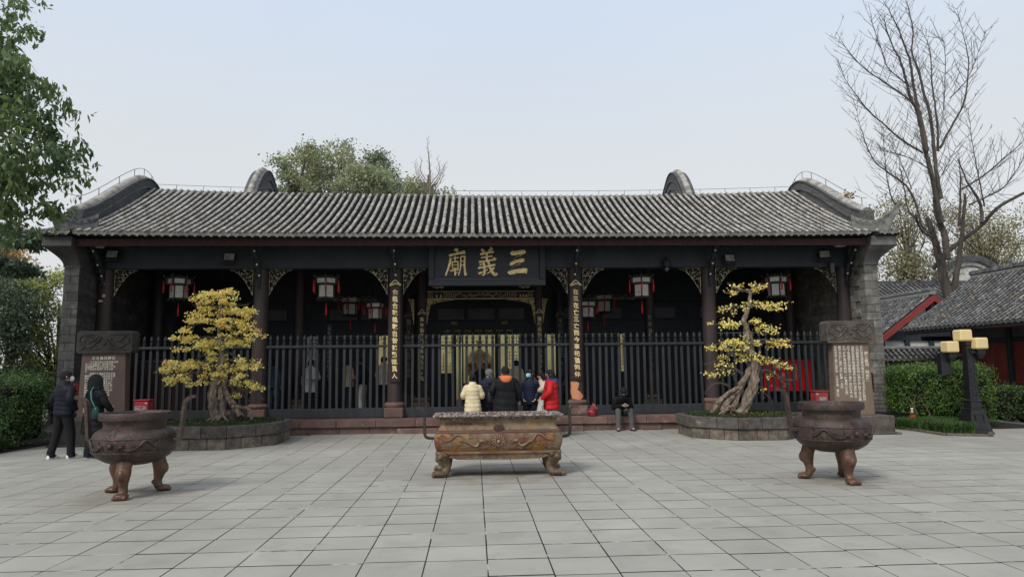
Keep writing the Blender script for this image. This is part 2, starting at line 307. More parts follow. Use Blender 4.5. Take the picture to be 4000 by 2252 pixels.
GINKGO_LIMBS = [[(19.27, 7.35), (19.15, 8.35), (19.04, 9.5), (18.9, 10.38), (18.81, 11.41), (18.71, 12.24), (18.51, 12.79), (18.4, 13.62), (18.2, 14.6), (17.96, 15.16), (17.76, 16.15), (17.79, 16.58)], [(18.9, 10.38), (18.82, 11.55), (18.79, 12.44), (18.77, 13.49), (18.82, 14.54), (18.74, 15.24), (18.6, 16.17), (18.39, 17.02), (18.35, 17.45)], [(19.35, 8.35), (19.26, 9.36), (19.27, 10.73), (19.25, 12.1), (19.12, 13.07), (19.03, 14.05), (18.85, 14.89), (19.04, 15.96), (18.95, 17.03), (18.91, 17.46)], [(19.38, 10.39), (19.6, 12.11), (19.78, 13.5), (20.07, 15.27), (20.09, 16.33)], [(19.74, 12.18), (20.13, 13.5), (20.51, 15.49), (20.37, 15.91)], [(19.46, 10.52), (20.02, 11.42), (20.67, 12.46), (21.07, 14.22), (21.02, 15.28), (20.83, 16.71)], [(20.06, 12.67), (20.54, 13.37), (20.81, 14.92)], [(18.72, 10.31), (18.04, 10.72), (17.39, 11.26), (16.5, 12.14), (16.0, 12.83), (15.63, 13.45), (15.38, 14.28)], [(18.58, 12.34), (18.07, 12.92), (17.43, 13.54), (16.72, 14.23), (16.16, 15.2), (15.83, 15.83)], [(18.43, 13.13), (17.6, 13.96), (17.39, 14.87), (17.22, 15.93), (17.22, 16.57)], [(18.38, 7.35), (18.09, 8.75), (17.46, 9.42), (16.89, 10.03), (16.65, 10.84), (16.57, 11.66), (16.46, 12.97)], [(17.54, 7.81), (17.05, 8.48), (16.77, 9.29), (16.58, 10.37), (16.42, 11.05)], [(18.09, 8.75), (18.05, 10.04), (17.95, 11.4)], [(20.0, 7.22), (20.13, 8.69), (20.09, 9.84)], [(20.27, 8.76), (21.15, 9.31), (22.05, 10.06), (22.66, 10.61), (23.14, 11.31)], [(20.49, 8.09), (21.78, 8.7), (22.33, 9.38), (22.67, 10.06)], [(21.17, 8.02), (20.96, 9.51), (20.79, 10.74), (20.71, 12.12)], [(19.44, 9.37), (19.97, 10.05), (20.52, 10.74)], [(18.91, 9.63), (18.21, 10.31), (17.69, 10.72)], [(19.35, 4.06), (19.33, 4.93), (19.39, 5.81), (19.34, 7.13), (19.39, 7.75)], [(19.36, 5.81), (19.45, 6.86), (19.35, 7.75), (19.46, 8.56)], [(22.93, 8.61), (21.88, 8.02), (21.36, 7.35), (20.14, 6.38), (19.53, 5.59)], [(19.07, 6.03), (18.84, 6.56), (18.14, 6.78), (17.7, 6.95), (17.29, 7.4)], [(19.05, 5.81), (18.93, 6.6), (18.41, 7.4), (18.05, 7.93), (18.02, 8.78), (17.97, 9.81)], [(19.27, 4.15), (19.01, 5.37), (18.98, 6.03)], [(19.52, 4.5), (19.81, 5.81), (19.97, 7.13), (20.09, 8.47)], [(20.99, 7.35), (21.17, 8.25), (20.97, 9.15), (20.89, 10.28)]]
LEFT_CROWN = [(-8.85, 8.21), (-8.3, 8.05), (-7.98, 8.07), (-7.62, 8.04), (-7.57, 7.73), (-7.62, 7.26), (-8.01, 7.29), (-8.0, 7.08), (-7.76, 7.15), (-7.5, 6.92), (-7.31, 6.77), (-7.03, 6.6), (-7.02, 6.37), (-7.16, 6.14), (-7.26, 5.97), (-7.04, 5.94), (-6.93, 5.77), (-6.72, 5.66), (-6.72, 5.46), (-6.54, 5.07), (-6.67, 4.96), (-6.94, 5.15), (-6.85, 4.93), (-7.11, 4.93), (-7.38, 5.01), (-7.28, 4.65), (-7.31, 4.26), (-7.53, 4.37), (-7.53, 4.04), (-8.07, 3.9), (-8.53, 3.9)]
CENTRE_CROWNS = [([(-13.71, 12.98), (-12.44, 13.74), (-12.31, 14.75), (-11.44, 15.78), (-11.02, 15.44), (-9.89, 15.96), (-9.85, 13.75), (-9.01, 12.24), (-12.24, 12.23)], 44), ([(-10.85, 16.34), (-10.18, 16.79), (-9.66, 16.52), (-8.98, 16.98), (-8.29, 16.53), (-7.93, 15.73), (-7.58, 14.67), (-8.43, 14.49), (-8.93, 13.95), (-9.6, 13.25), (-10.47, 14.3)], 46), ([(-7.77, 12.66), (-6.74, 13.43), (-6.15, 13.44), (-5.24, 12.82), (-4.94, 12.05), (-5.08, 11.28), (-7.9, 11.28)], 40), ([(-7.25, 15.74), (-6.05, 16.1), (-5.69, 15.03), (-4.82, 13.97), (-4.3, 12.73), (-6.01, 12.73), (-6.89, 14.67)], 46), ([(-4.25, 12.82), (-3.78, 12.98), (-2.99, 12.74), (-2.36, 12.1), (-0.94, 12.02), (-0.94, 11.78), (-4.08, 11.77)], 42)]
LEFT_BUSHES = [([(-13.97, 4.75), (-13.54, 4.83), (-12.79, 4.6), (-12.19, 4.29), (-12.0, 3.53), (-12.17, 2.78), (-12.12, 1.43), (-13.74, 1.45)], 21), ([(-13.98, 4.46), (-13.28, 4.79), (-12.88, 4.71), (-12.68, 1.41), (-14.03, 1.42)], 23), ([(-12.04, 5.23), (-11.41, 5.3), (-10.89, 5.03), (-11.38, 4.84), (-12.02, 4.9)], 18), ([(-12.66, 4.74), (-12.26, 4.67), (-11.77, 4.32), (-12.63, 4.32)], 19), ([(-26.68, 8.58), (-25.86, 8.73), (-25.4, 8.14), (-25.02, 6.69), (-26.57, 6.98)], 40)]
RIGHT_CROWNS = [([(23.54, 10.71), (24.8, 11.17), (26.03, 11.17), (26.7, 9.96), (26.44, 8.61), (24.28, 8.31), (23.41, 8.91)], 38), ([(28.99, 11.2), (30.62, 11.2), (32.18, 10.4), (33.9, 11.21), (33.59, 8.01), (30.32, 7.86), (28.46, 8.81)], 40), ([(22.24, 7.39), (23.84, 7.67), (24.98, 7.39), (24.84, 5.7), (22.1, 5.57)], 36), ([(33.12, 9.88), (37.03, 9.52), (36.84, 7.61), (35.09, 7.96), (33.0, 8.49)], 44)]
# ------------------------------------------------------------------ ground and courtyard paving
gr = MB(); gr.box(-400, 400, -60, 600, -.5, -.055)
o = part('ground', gr, M('ground_soil', (.10, .095, .085), (.07, .065, .055), 2, .95, .3), None, 0); o['kind'] = 'structure'
pv = MB(); pv.box(-24, 14.4, -4, 24, -.05, -.0022)
pav = part('courtyard_paving', pv, m_joint, None, 0); pav['kind'] = 'structure'
PX, PY = .5295, .487
slabs = []
for i in range(-46, 27):
    x0 = .105 + i * PX; jy = R.uniform(-.02, .02)
    for j in range(-18, 28):
        y0 = 5.22 + j * PY + jy
        if y0 > 17.9 and -10.2 < x0 < 10.6: continue
        if x0 > 13.8: continue
        slabs.append((x0, y0, j))
slab = MB(); g = .0042; b_ = .003
hx, hy = PX / 2 - g, PY / 2 - .008
slab.rings([[(-hx, -hy, -.05), (hx, -hy, -.05), (hx, hy, -.05), (-hx, hy, -.05)], [(-hx, -hy, -.0015), (hx, -hy, -.0015), (hx, hy, -.0015), (-hx, hy, -.0015)],
            [(-hx + b_, -hy + b_, 0), (hx - b_, -hy + b_, 0), (hx - b_, hy - b_, 0), (-hx + b_, hy - b_, 0)]])
slab_me = slab.mesh('paving_slab', m_pave, 0)
def in_view(x, y): return y > 4.9 and abs((x - .055 * y) / y) < .80
near = sorted([s_ for s_ in slabs if in_view(s_[0] + .26, s_[1] + .24)], key=lambda s_: s_[1])[:300]
ns_ = set(near)
for x0, y0, j in near:
    o = link('paving_slab', slab_me, pav, (x0 + PX / 2, y0 + PY / 2, R.uniform(-.0006, .0006)))
    o.rotation_euler = (R.uniform(-.0012, .0012), R.uniform(-.0012, .0012), R.uniform(-.004, .004)); o.scale = (1 - R.random() * .012, 1 - R.random() ** 1.5 * .045, 1)
V = []; F = []
for x0, y0, j in slabs:
    if (x0, y0, j) in ns_: continue
    k = len(V); dz = R.uniform(-.0006, .0006); tx = R.uniform(-.0015, .0015); sx = 1 - R.random() * .012; sy = 1 - R.random() ** 1.5 * .045
    V += [(x0 + PX / 2 + p[0] * sx, y0 + PY / 2 + p[1] * sy, p[2] + dz + tx * p[1]) for p in slab.v]; F += [tuple(a + k for a in f) for f in slab.f if len(f) == 4]
o = link('paving_slab', npmesh('paving_slabs', V, F, m_pave), pav); o['kind'] = 'stuff'
al = MB(); al.box(14.4, 40, -4, 30, -.05, -.004)
o = part('path', al, M('path_stone', (.20, .20, .20), (.13, .13, .13), .8, .55, .2, 30, c3=(.06, .06, .06), s3=1.2, lo3=.6, hi3=.7), None, 0); o['kind'] = 'structure'

# ------------------------------------------------------------------ the hall
hall = thing('temple_hall', 'long black timber temple hall with grey tiled roof and brick end walls', 'temple', (.33, 18, 0))
plat = MB(); plat.box(-10.35, 10.85, 18.05, 30, 0, .33)
platform = part('stone_platform', plat, m_redstone, hall, 0)
def blocks(parent, x0, x1, y0, y1, z0, z1, wmin, wmax, mat, name='stone_block', ch=.008, rnd=.004):
    x = x0
    while x < x1 - .05:
        w_ = min(R.uniform(wmin, wmax), x1 - x)
        if x1 - (x + w_) < .25: w_ = x1 - x
        b = MB(); dy = R.uniform(-rnd, rnd) * 2
        b.box(x + .004, x + w_ - .004, y0 + dy, y1, z0, z1 + R.uniform(-rnd, rnd) * .6, ch=ch)
        part(name, b, mat, parent, 0); x += w_
blocks(platform, -10.3, 10.8, 17.93, 18.5, .168, .35, .9, 1.05, m_redstone)
blocks(platform, -10.3, 10.8, 17.99, 18.06, 0, .160, .55, 1.1, m_redstone)
blocks(platform, -1.95, 2.78, 17.80, 17.985, 0, .125, 1.3, 1.7, m_redstone, 'step_stone')
fl = MB(); fl.box(-10.2, 10.8, 18.505, 30, .331, .345)
part('floor', fl, M('hall_floor', (.10, .075, .065), (.06, .05, .045), 2, .6, .2), hall, 0)

CX = .33; COLX = [CX - 10.1, CX - 6.05, CX - 2.46, CX + 2.46, CX + 6.2, CX + 10.08]; COLY = 18.85
def column(x, y, r, z1, zp=.35, base=True):
    c = MB(); c.lathe([(r * 1.02, zp + .39), (r * 1.0, 2.2), (r * .96, z1)], 24, (x, y, 0))
    o = part('column', c, m_col, hall)
    if base:
        b = MB(); b.box(x - .25, x + .25, y - .25, y + .25, zp, zp + .26, ch=.02)
        b.lathe([(.235, zp + .262), (.265, zp + .30), (.27, zp + .34), (.25, zp + .375), (.215, zp + .40)], 24, (x, y, 0))
        part('column_base', b, m_redstone, o)
    return o
cols = [column(x, COLY, .195, 4.9) for x in COLX]
# chipped orange paint on the fourth column
pp = [(2225, 1490), (2247, 1488), (2262, 1496), (2258, 1512), (2252, 1522), (2266, 1530), (2281, 1545), (2276, 1557), (2262, 1562), (2258, 1575), (2253, 1562), (2240, 1556), (2231, 1560), (2228, 1545), (2224, 1530), (2226, 1510)]
pw = [((x - 2256) * .86 / 145.2 + COLX[3] - .004, 1.24 - (y - 1490) / 145.2) for x, y in pp]
chip = MB(); rs = []
def on_col(x, z, rr_): dx = max(-.98, min(.98, (x - COLX[3]) / rr_)); return (COLX[3] + rr_ * dx, COLY - rr_ * sqrt(1 - dx * dx), z)
zs = np.linspace(max(p[1] for p in pw) - .004, min(p[1] for p in pw) + .004, 22)
def span(z):
    xs = []
    for i in range(len(pw)):
        a, b = pw[i], pw[(i + 1) % len(pw)]
        if (a[1] - z) * (b[1] - z) < 0: xs.append(a[0] + (b[0] - a[0]) * (z - a[1]) / (b[1] - a[1]))
    return (min(xs), max(xs)) if len(xs) > 1 else None
sp_ = [(z, span(z)) for z in zs]; sp_ = [q for q in sp_ if q[1]]
chip.rings([[on_col(a + (b - a) * t / 8, z, .2035) for t in range(9)] for z, (a, b) in sp_], close=False)
part('bare_patch', chip, M('bare_plaster', (.62, .27, .14), (.56, .24, .13), 20, .85), cols[3], 0, label='peeled orange patch on the dark column')
for dx_, z_, rx_, rz_p in ((.02, 3.92, .035, .05), (.04, 3.62, .05, .05), (-.04, 3.48, .06, .035)):
    pk = MB(); pk.ell((COLX[0] + dx_, COLY - .19, z_), (rx_, .014, rz_p), 7, 5); part('bare_patch', pk, M('pink_plaster', (.45, .25, .22), (.5, .4, .37), 30, .9), cols[0])

# timber above the columns
bm_ = MB(); bm_.box(-9.98, 10.5, 18.62, 18.98, 4.33, 5.35); part('lintel_beam', bm_, m_wood, hall, 0)
bm_ = MB(); bm_.box(-9.95, 10.46, 17.66, 17.72, 4.77, 4.955); part('eaves_board', bm_, m_fascia, hall, 0)
bm_ = MB()
for i in range(84): bm_.box(-9.9 + i * .243, -9.82 + i * .243, 17.73, 18.62, 4.90, 4.97, Matrix.Rotation(0, 4, 'X'))
o = part('rafter', bm_, m_wood, hall, 0); o['kind'] = 'stuff'

# tiled roofs -----------------------------------------------------------------
def tile_roof(parent, frame, rows, pitch, prof, D, tl, r, pan_step=.09, zoff=lambda u, d: 0, mt=None, mp_=None, me_=None, nsep=300, ends=True, seed=3, back=False, pans=True):
    rd = random.Random(seed); mt = mt or m_tile; mp_ = mp_ or m_pan; me_ = me_ or m_tileend
    def zz(u, d): return prof(d) + zoff(u, d)
    def mat(u, d, sc=1.0, jit=0.0):
        s_ = (zz(u, d + .05) - zz(u, d - .05)) / .1; a = math.atan(s_)
        return Matrix.Translation((u, d, zz(u, d))) @ Matrix.Rotation(jit, 4, 'Z') @ Matrix.Rotation(a, 4, 'X') @ Matrix.Scale(sc, 4)
    t = MB(); n = 6; rows_ = []
    ang = [radians(-8 + 196 * k / n) for k in range(n + 1)]
    for (y, ro) in ((0, r * 1.05), (.012, r * 1.07), (tl * 1.1, r * .93)): rows_.append([(ro * cos(a), y, ro * sin(a)) for a in ang])
    rows_.insert(0, [(r * .80 * cos(a), 0.0, r * .80 * sin(a)) for a in ang])
    t.rings(rows_, close=False)
    me_t = t.mesh('roof_tile', mt, 60); tv = np.array(t.v); tf = np.array(t.f)
    V, F = [], []; cnt = 0; k0 = 0
    nt_ = int(round(D / (tl * .93)))
    us = [rows[i] for i in range(len(rows))]
    order = [(k, u) for k in range(nt_) for u in us]
    L0, _, S0 = (frame @ parent.matrix_world.inverted()).decompose()
    off = wl(parent)
    for k, u in order:
        d = k * D / nt_
        mm = frame @ mat(u + rd.uniform(-.004, .004), d, rd.uniform(.95, 1.05), rd.uniform(-.02, .02))
        if cnt < nsep:
            o = link('roof_tile', me_t, parent); m2 = mm.copy(); m2.translation -= off; o.matrix_basis = m2
        else:
            A = np.array(mm); V.append(tv @ A[:3, :3].T + A[:3, 3]); F.append(tf + k0); k0 += len(tv)
        cnt += 1
    if V:
        o = link('roof_tile', npmesh('roof_tiles', np.concatenate(V), np.concatenate(F), mt, off, 60), parent); o['kind'] = 'stuff'
    if pans:
        pv_ = MB(); hw = pitch * .46; m_ = 4; sg = .028
        arc = [(-hw + 2 * hw * q / m_, sg * (2 * q / m_ - 1) ** 2) for q in range(m_ + 1)]
        pv_.rings([[(x, 0, z - .008) for x, z in arc], [(x, 0, z + .008) for x, z in arc], [(x, pan_step * 1.25, z - .016) for x, z in arc]], close=False)
        av = np.array(pv_.v); af = np.array(pv_.f); V, F = [], []; k0 = 0; npn = int(D / pan_step)
        pu = [u + pitch / 2 for u in us[:-1]]
        for u in pu:
            for k in range(npn):
                A = np.array(frame @ Matrix.Translation((0, 0, .012)) @ mat(u, k * D / npn, 1, rd.uniform(-.05, .05)))
                V.append(av @ A[:3, :3].T + A[:3, 3]); F.append(af + k0); k0 += len(av)
        o = link('pan_tile', npmesh('pan_tiles', np.concatenate(V), np.concatenate(F), mp_, off), parent); o['kind'] = 'stuff'
    if ends:
        e_ = MB(); 
        e_.rings([[(q * cos(2 * pi * j / 14), y, q * sin(2 * pi * j / 14)) for j in range(14)] for q, y in ((.3 * r, -.028), (.36 * r, -.020), (.72 * r, -.020), (.80 * r, -.032), (1.12 * r, -.032), (1.15 * r, .03))])
        ee = e_.mesh('tile_end', me_, 30)
        d_ = MB(); hw = pitch * .41; pts = [(-hw, .03), (-hw * .5, .012), (0, .005), (hw * .5, .012), (hw, .03), (hw * .98, -.02), (hw * .78, -.028), (hw * .62, -.056), (hw * .36, -.058), (0, -.088), (-hw * .36, -.058), (-hw * .62, -.056), (-hw * .78, -.028), (-hw * .98, -.02)]
        d_.prism(pts, 'y', -.026, 0)
        scroll(d_, 0, -.02, hw * .55, 1, .006, 0, 1, -.028); dd = d_.mesh('drip_tile', me_, 30)
        for u in us:
            for me2, uu_, dz in ((ee, u, 0.006), (dd, u + pitch / 2, -.006)):
                if me2 is dd and u == us[-1]: continue
                o = link('tile_end' if me2 is ee else 'drip_tile', me2, parent)
                m2 = frame @ Matrix.Translation((uu_ + rd.uniform(-.003, .003), -.002, zz(uu_, 0) + dz)) @ Matrix.Rotation(rd.uniform(-.06, .06) + (.22 if me2 is ee else .1), 4, 'X') @ Matrix.Rotation(rd.uniform(-.05, .05), 4, 'Y'); m2.translation -= off; o.matrix_basis = m2
NR = 102; ROWX = [CX - .05 + (i - (NR - 1) / 2) * .2005 for i in range(NR)]
zo = lambda u, d: (.07 + .028 * d) * (abs(u - CX) / 10.2) ** 2.4
roof = MB(); prf = lambda d: 4.98 + .40 * d + .0235 * d * d
xs_ = np.linspace(-9.98, 10.5, 25)
rs = []
for x in xs_:
    f_ = [(x, 17.42 + d, prf(d) + zo(x, d) - .012) for d in np.linspace(0, 4.05, 9)]
    bk = [(x, 21.6 + d, prf(4.05 - d * 1.0) + zo(x, 4.05 - d) - .02) for d in np.linspace(0, 3.2, 6)]
    lo = [(p[0], p[1], p[2] - .16) for p in reversed(bk)] + [(p[0], p[1], p[2] - .13) for p in reversed(f_[1:])] + [(x, 17.72, prf(.3) - .06 + zo(x, 0)), (x, 17.66, prf(0) - .045 + zo(x, 0))]
    rs.append(f_ + bk + lo)
roof.rings(rs)
hroof = part('roof', roof, m_pan, hall, 30)
tile_roof(hroof, Matrix.Translation((0, 17.4, .03)), ROWX, .2005, prf, 4.1, .205, .052, zoff=zo)
# short rows over the end piers
for sx, xs in ((-1, [-10.16, -10.37, -10.58]), (1, [10.72, 10.93, 11.14])):
    fr = Matrix.Translation((0, 17.4, .115))
    rf = MB(); rf.box(min(xs) - .1, max(xs) + .1, 17.42, 17.9, 5.0, 5.07); rp = part('roof', rf, m_pan, hall, 0)
    tile_roof(rp, fr, xs, .21, lambda d: 4.98 + .36 * d, .5, .2, .056, nsep=20)

# end walls with sweeping parapets ---------------------------------------------
PAR = spline([(17.92, 5.86), (18.5, 6.12), (19.3, 6.57), (20.15, 7.08), (20.85, 7.45), (21.35, 7.62), (21.8, 7.60), (22.15, 7.42), (22.45, 7.02), (22.6, 6.6)], 5)
def parapet(hallp, PC, x0, x1, inner, mats, tl=.2, wallz=0.0, sc=1.0, outer_side=-1):
    mw_, mt_, mf, mb2 = mats[:4]
    def band(a, b, ex, name, mat, kind=None):
        rs = []
        for (y, z) in PC: rs.append([(x0 - ex, y, z - a * sc), (x1 + ex, y, z - a * sc), (x1 + ex, y, z - b * sc), (x0 - ex, y, z - b * sc)])
        m = MB(); m.rings(rs); return part(name, m, mat, hallp, 40)
    w_ = MB(); y0, y1 = PC[0][0], PC[-1][0]
    w_.prism([(y0 + .05, wallz), (y1 - .03, wallz)] + [(max(min(y, y1 - .03), y0 + .05), z - .62 * sc) for y, z in reversed(PC)], 'x', x0 + .03, x1 - .03)
    wall = part('end_wall', w_, mw_, hallp, 30)
    band(.085, .125, .03, 'cornice', mb2); band(.125, .345, 0, 'carved_frieze', mf); band(.345, .39, .03, 'cornice', mb2)
    band(.39, .60, -.02, 'plaster_band', mats[2 + 2] if len(mats) > 4 else mb2); band(.60, .65, .02, 'cornice', mb2)
    # coping tiles
    t = MB(); xc = (x0 + x1) / 2; rw = .135; n = 8
    sec = lambda y, rw_: [(rw_ * cos(pi * k / n), y, .10 * sc * sin(pi * k / n)) for k in range(n + 1)] + [(-rw_, y, -.02), (rw_, y, -.02)]
    t.rings([sec(-tl * .5, rw * 1.03), sec(-tl * .5 + .015, rw * 1.05), sec(tl * .58, rw * .97)])
    me = t.mesh('coping_tile', mt_, 50); L_ = 0; nxt = tl * .5; off = wl(hallp)
    for i in range(len(PC) - 1):
        a, b = PC[i], PC[i + 1]; l = sqrt((b[0] - a[0]) ** 2 + (b[1] - a[1]) ** 2)
        while nxt < L_ + l:
            f_ = (nxt - L_) / l; y, z = a[0] + (b[0] - a[0]) * f_, a[1] + (b[1] - a[1]) * f_
            o = link('coping_tile', me, hallp, (xc - off.x, y - off.y, z - .10 * sc - off.z)); o.rotation_euler = (atan2(b[1] - a[1], b[0] - a[0]), 0, 0); nxt += tl * .97
        L_ += l
    return wall
m_friezeL = M('carved_frieze_stone', (.10, .105, .115), (.035, .037, .042), 34, .9, 1.0, 40, lo=.42, hi=.58)  # left frieze: shade painted in, darker and bluer than the right one
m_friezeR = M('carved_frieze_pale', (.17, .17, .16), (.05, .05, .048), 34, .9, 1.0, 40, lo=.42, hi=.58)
m_plL = M('stained_plaster', (.10, .11, .125), (.06, .065, .075), 3, .9, .2, 20, c3=(.62, .62, .60), s3=1.7, lo3=.635, hi3=.645, stretch=(1, 1, 2.2))  # left band: shade in the base colours, peeling white plaster on top
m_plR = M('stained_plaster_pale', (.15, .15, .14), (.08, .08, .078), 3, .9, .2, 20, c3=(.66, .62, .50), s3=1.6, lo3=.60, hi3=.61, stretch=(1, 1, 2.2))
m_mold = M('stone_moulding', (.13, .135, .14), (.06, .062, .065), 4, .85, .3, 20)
m_wallL = M('shaded_render', (.075, .08, .09), (.04, .042, .048), 2.5, .9, .3, 20, c3=(.17, .17, .18), s3=8, lo3=.6, hi3=.68)  # left render: shade painted into the colour; right render is the lit copy
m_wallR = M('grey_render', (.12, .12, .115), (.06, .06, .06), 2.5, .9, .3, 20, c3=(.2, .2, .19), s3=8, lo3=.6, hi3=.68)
HX = {-1: (-10.36, -9.98), 1: (10.52, 10.90)}
walls = {}
for sx in (-1, 1):
    x0, x1 = HX[sx]
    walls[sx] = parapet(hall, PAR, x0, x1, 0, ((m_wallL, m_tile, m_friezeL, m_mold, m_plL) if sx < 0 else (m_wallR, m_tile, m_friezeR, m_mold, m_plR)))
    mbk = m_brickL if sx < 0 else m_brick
    wall = walls[sx]
    # core of the pier (mortar) and its bricks: the front face course by course, headers running back along the inner side
    f_ = MB(); ya, yb = 17.94, 19.2
    fl_ = .035
    xi, xo = (x1 + .0, x0) if sx < 0 else (x0, x1)
    lo_, hi_ = min(xi, xo), max(xi, xo)
    f_.box(lo_ + .01, hi_ - .01, ya + .012, 18.5, .1, 4.3); part('pier_core', f_, m_mortar, wall, 0)
    z = .35; k = 0
    while z < 4.26:
        h_ = min(.212, 4.28 - z); fl2 = .045 * (1 - z / 4.3)
        a, b = lo_ - (fl2 if sx < 0 else 0), hi_ + (fl2 if sx > 0 else 0)
        if k % 2 == 0: xs = [a, b]
        else: xs = [a, a + (b - a) * R.uniform(.3, .7), b]
        if z < .8: h_ = .105; xs = [a, a + (b - a) * R.uniform(.35, .65), b]
        for i in range(len(xs) - 1):
            q = MB(); q.box(xs[i] + .004, xs[i + 1] - .004, ya - R.uniform(0, .008), ya + .3 + .25 * (k % 2), z + .004, z + h_ - .004, ch=.006)
            part('brick', q, mbk, wall, 0)
        z += h_; k += 1
    # inner face bricks
    V = MB(); z = .35; k = 0
    while z < 4.9:
        y = 18.22 + .26 * (k % 2)
        while y < 22.0:
            l = .52; xf = hi_ if sx < 0 else lo_
            V.box(*( (xf - .05, xf + R.uniform(.006, .016)) if sx < 0 else (xf - R.uniform(.006, .016), xf + .05)), y + .006, y + l - .006, z + .006, z + .206); y += l
        z += .212; k += 1
    o = part('brick', V, mbk, wall, 0); o['kind'] = 'stuff'
    # curved corbel head
    mh = M('corbel_render', (.17, .17, .16), (.09, .09, .088), 3, .9, .25, 15) if sx > 0 else M('corbel_render_dark', (.085, .083, .08), (.05, .05, .05), 3, .9, .25, 15)  # left corbel has the tree's shade painted into its colour
    n = 9; rs = []
    for i in range(n):
        t = i / (n - 1); z = 4.30 + .44 * t; e1 = .30 * (1 - cos(t * pi / 2)) + .02; e2 = .42 * (1 - cos(t * pi / 2)) + .01
        a, b = (lo_ - e1, hi_) if sx < 0 else (lo_, hi_ + e1)
        rs.append([(a, ya - e2, z), (b, ya - e2, z), (b, 18.6, z), (a, 18.6, z)])
    q = MB(); q.rings(rs)
    a, b = (lo_ - .31, hi_ + .0) if sx < 0 else (lo_, hi_ + .31)
    q2 = MB(); q2.box(a - .005, b + .005, ya - .435, 18.6, 4.742, 4.99, ch=.01); q.v, q.f = q.v, q.f
    part('corbel', q, mh, wall, 50); part('corbel_cap', q2, mh, wall, 0)
    q = MB(); q.box(lo_ - .03, hi_ + .03, ya - .02, 18.3, 4.265, 4.305, ch=.01); part('string_course', q, m_mold, wall, 0)
    # flying corner horn: a thick carved fin in the vertical plane running outward from the pier
    P0 = Vector((sx * 10.0 + CX - (.05 if sx < 0 else -.05), 17.80, 0)); P1 = Vector((sx * 10.98 + CX, 17.36, 0))
    ln = (P1 - P0).length; dv = (P1 - P0) / ln; nv = Vector((-dv.y, dv.x, 0))
    top = spline([(-.18, 5.62), (.02, 5.50), (.22, 5.44), (.42, 5.44), (.58, 5.52), (.76, 5.66), (.92, 5.80), (1.02, 5.90)], 4)
    bot = spline([(-.18, 5.10), (.10, 5.10), (.35, 5.10), (.62, 5.12), (.74, 5.20), (.80, 5.34), (.88, 5.48), (.98, 5.66), (1.06, 5.86)], 4)
    nb = len(top); botr = [bot[min(int(i * len(bot) / nb), len(bot) - 1)] for i in range(nb)]
    rs = []
    for (s1, zt), (s2, zb) in zip(top, botr):
        th = .15 * (1 - .62 * max(0, s1) / 1.0)
        A = P0 + dv * s1; B = P0 + dv * s2
        rs.append([tuple(A + nv * th * .7 + Vector((0, 0, zt))), tuple(A - nv * th * .7 + Vector((0, 0, zt))), tuple(A - nv * th + Vector((0, 0, zt - .07))), tuple(B - nv * th + Vector((0, 0, zb + .02))), tuple(B - nv * th * .6 + Vector((0, 0, zb))), tuple(B + nv * th * .6 + Vector((0, 0, zb))), tuple(B + nv * th + Vector((0, 0, zb + .02))), tuple(A + nv * th + Vector((0, 0, zt - .07)))])
    q = MB(); q.rings(rs)
    def fin(s_, z, e_): p = P0 + dv * s_ + nv * e_; return (p.x, p.y, z)
    for e_ in (.155, -.155):
        for i in range(5):       # cloud curls along the top
            c = .04 + i * .15; zc = np.interp(c, [p[0] for p in top], [p[1] for p in top]) - .045; pts = []
            for k in range(11):
                a_ = k / 10 * 2.6 * pi; q_ = .055 * (1 - .8 * k / 10) * (1 - .1 * i); pts.append(fin(c + q_ * cos(a_), zc + q_ * sin(a_), e_ * (1 - .55 * c)))
            q.tube(pts, .010, 4)
        for zz_ in (.11, .15): q.tube([fin(s_, z - zz_ * (1 - .6 * max(0, s_)), e_ * (1 - .6 * max(0, s_))) for s_, z in top], .009, 4)
        for (c, zc, r_, sg) in ((.42, 5.22, .07, 1), (.57, 5.36, .05, -1), (.30, 5.18, .05, -1), (.70, 5.52, .035, 1)):
            pts = []
            for k in range(12):
                a_ = sg * k / 11 * 2.2 * pi + 1; q_ = r_ * (1 - .8 * k / 11); pts.append(fin(c + q_ * cos(a_), zc + q_ * sin(a_), e_ * (1 - .5 * c)))
            q.tube(pts, .009, 4)
    part('corner_horn', q, m_mold if sx < 0 else M('pale_carved_stone', (.21, .21, .19), (.11, .11, .10), 5, .9, .3, 30), wall, 50)

# rear hall gables that peep over the ridge
rear = thing('rear_hall', 'rear hall whose two curved gable tops rise behind the ridge', 'building', (.3, 31, 0))
PR_ = spline([(29.3, 8.4), (30.0, 9.5), (30.8, 10.4), (31.6, 10.88), (32.3, 10.9), (33.0, 10.5), (33.9, 9.8), (34.8, 8.8)], 5)
for x0 in (-9.95, 9.45):
    parapet(rear, PR_, x0, x0 + .5, 0, (M('rear_gable_render', (.16, .16, .15), (.08, .08, .08), 3, .9, .3), m_tile, m_friezeL, m_mold, m_wallR), tl=.24, sc=1.5)
q = MB(); q.prism([(29.9, 0), (34, 0), (34, 8.0), (32, 9.2), (29.9, 8.0)], 'x', -9.4, 9.4); part('rear_block', q, m_wallL, rear, 0)
# ------------------------------------------------------------------ inner structure of the hall
q = MB(); q.box(-10.0, 10.5, 24.0, 24.3, 3.9, 6.2)
for z in (4.9, 5.6): q.box(-9.98, 10.5, 21.2, 21.6, z - .15, z + .15)
part('inner_beam', q, m_wood, hall, 0)
INX = [-5.35, -1.60, 2.03, 5.55]
for x in INX: column(x, 21.55, .165, 5.2)
for x in (-9.6, 10.1): column(x, 21.55, .165, 5.2)
for x in (-2.2, 2.95): column(x, 23.7, .16, 4.2)
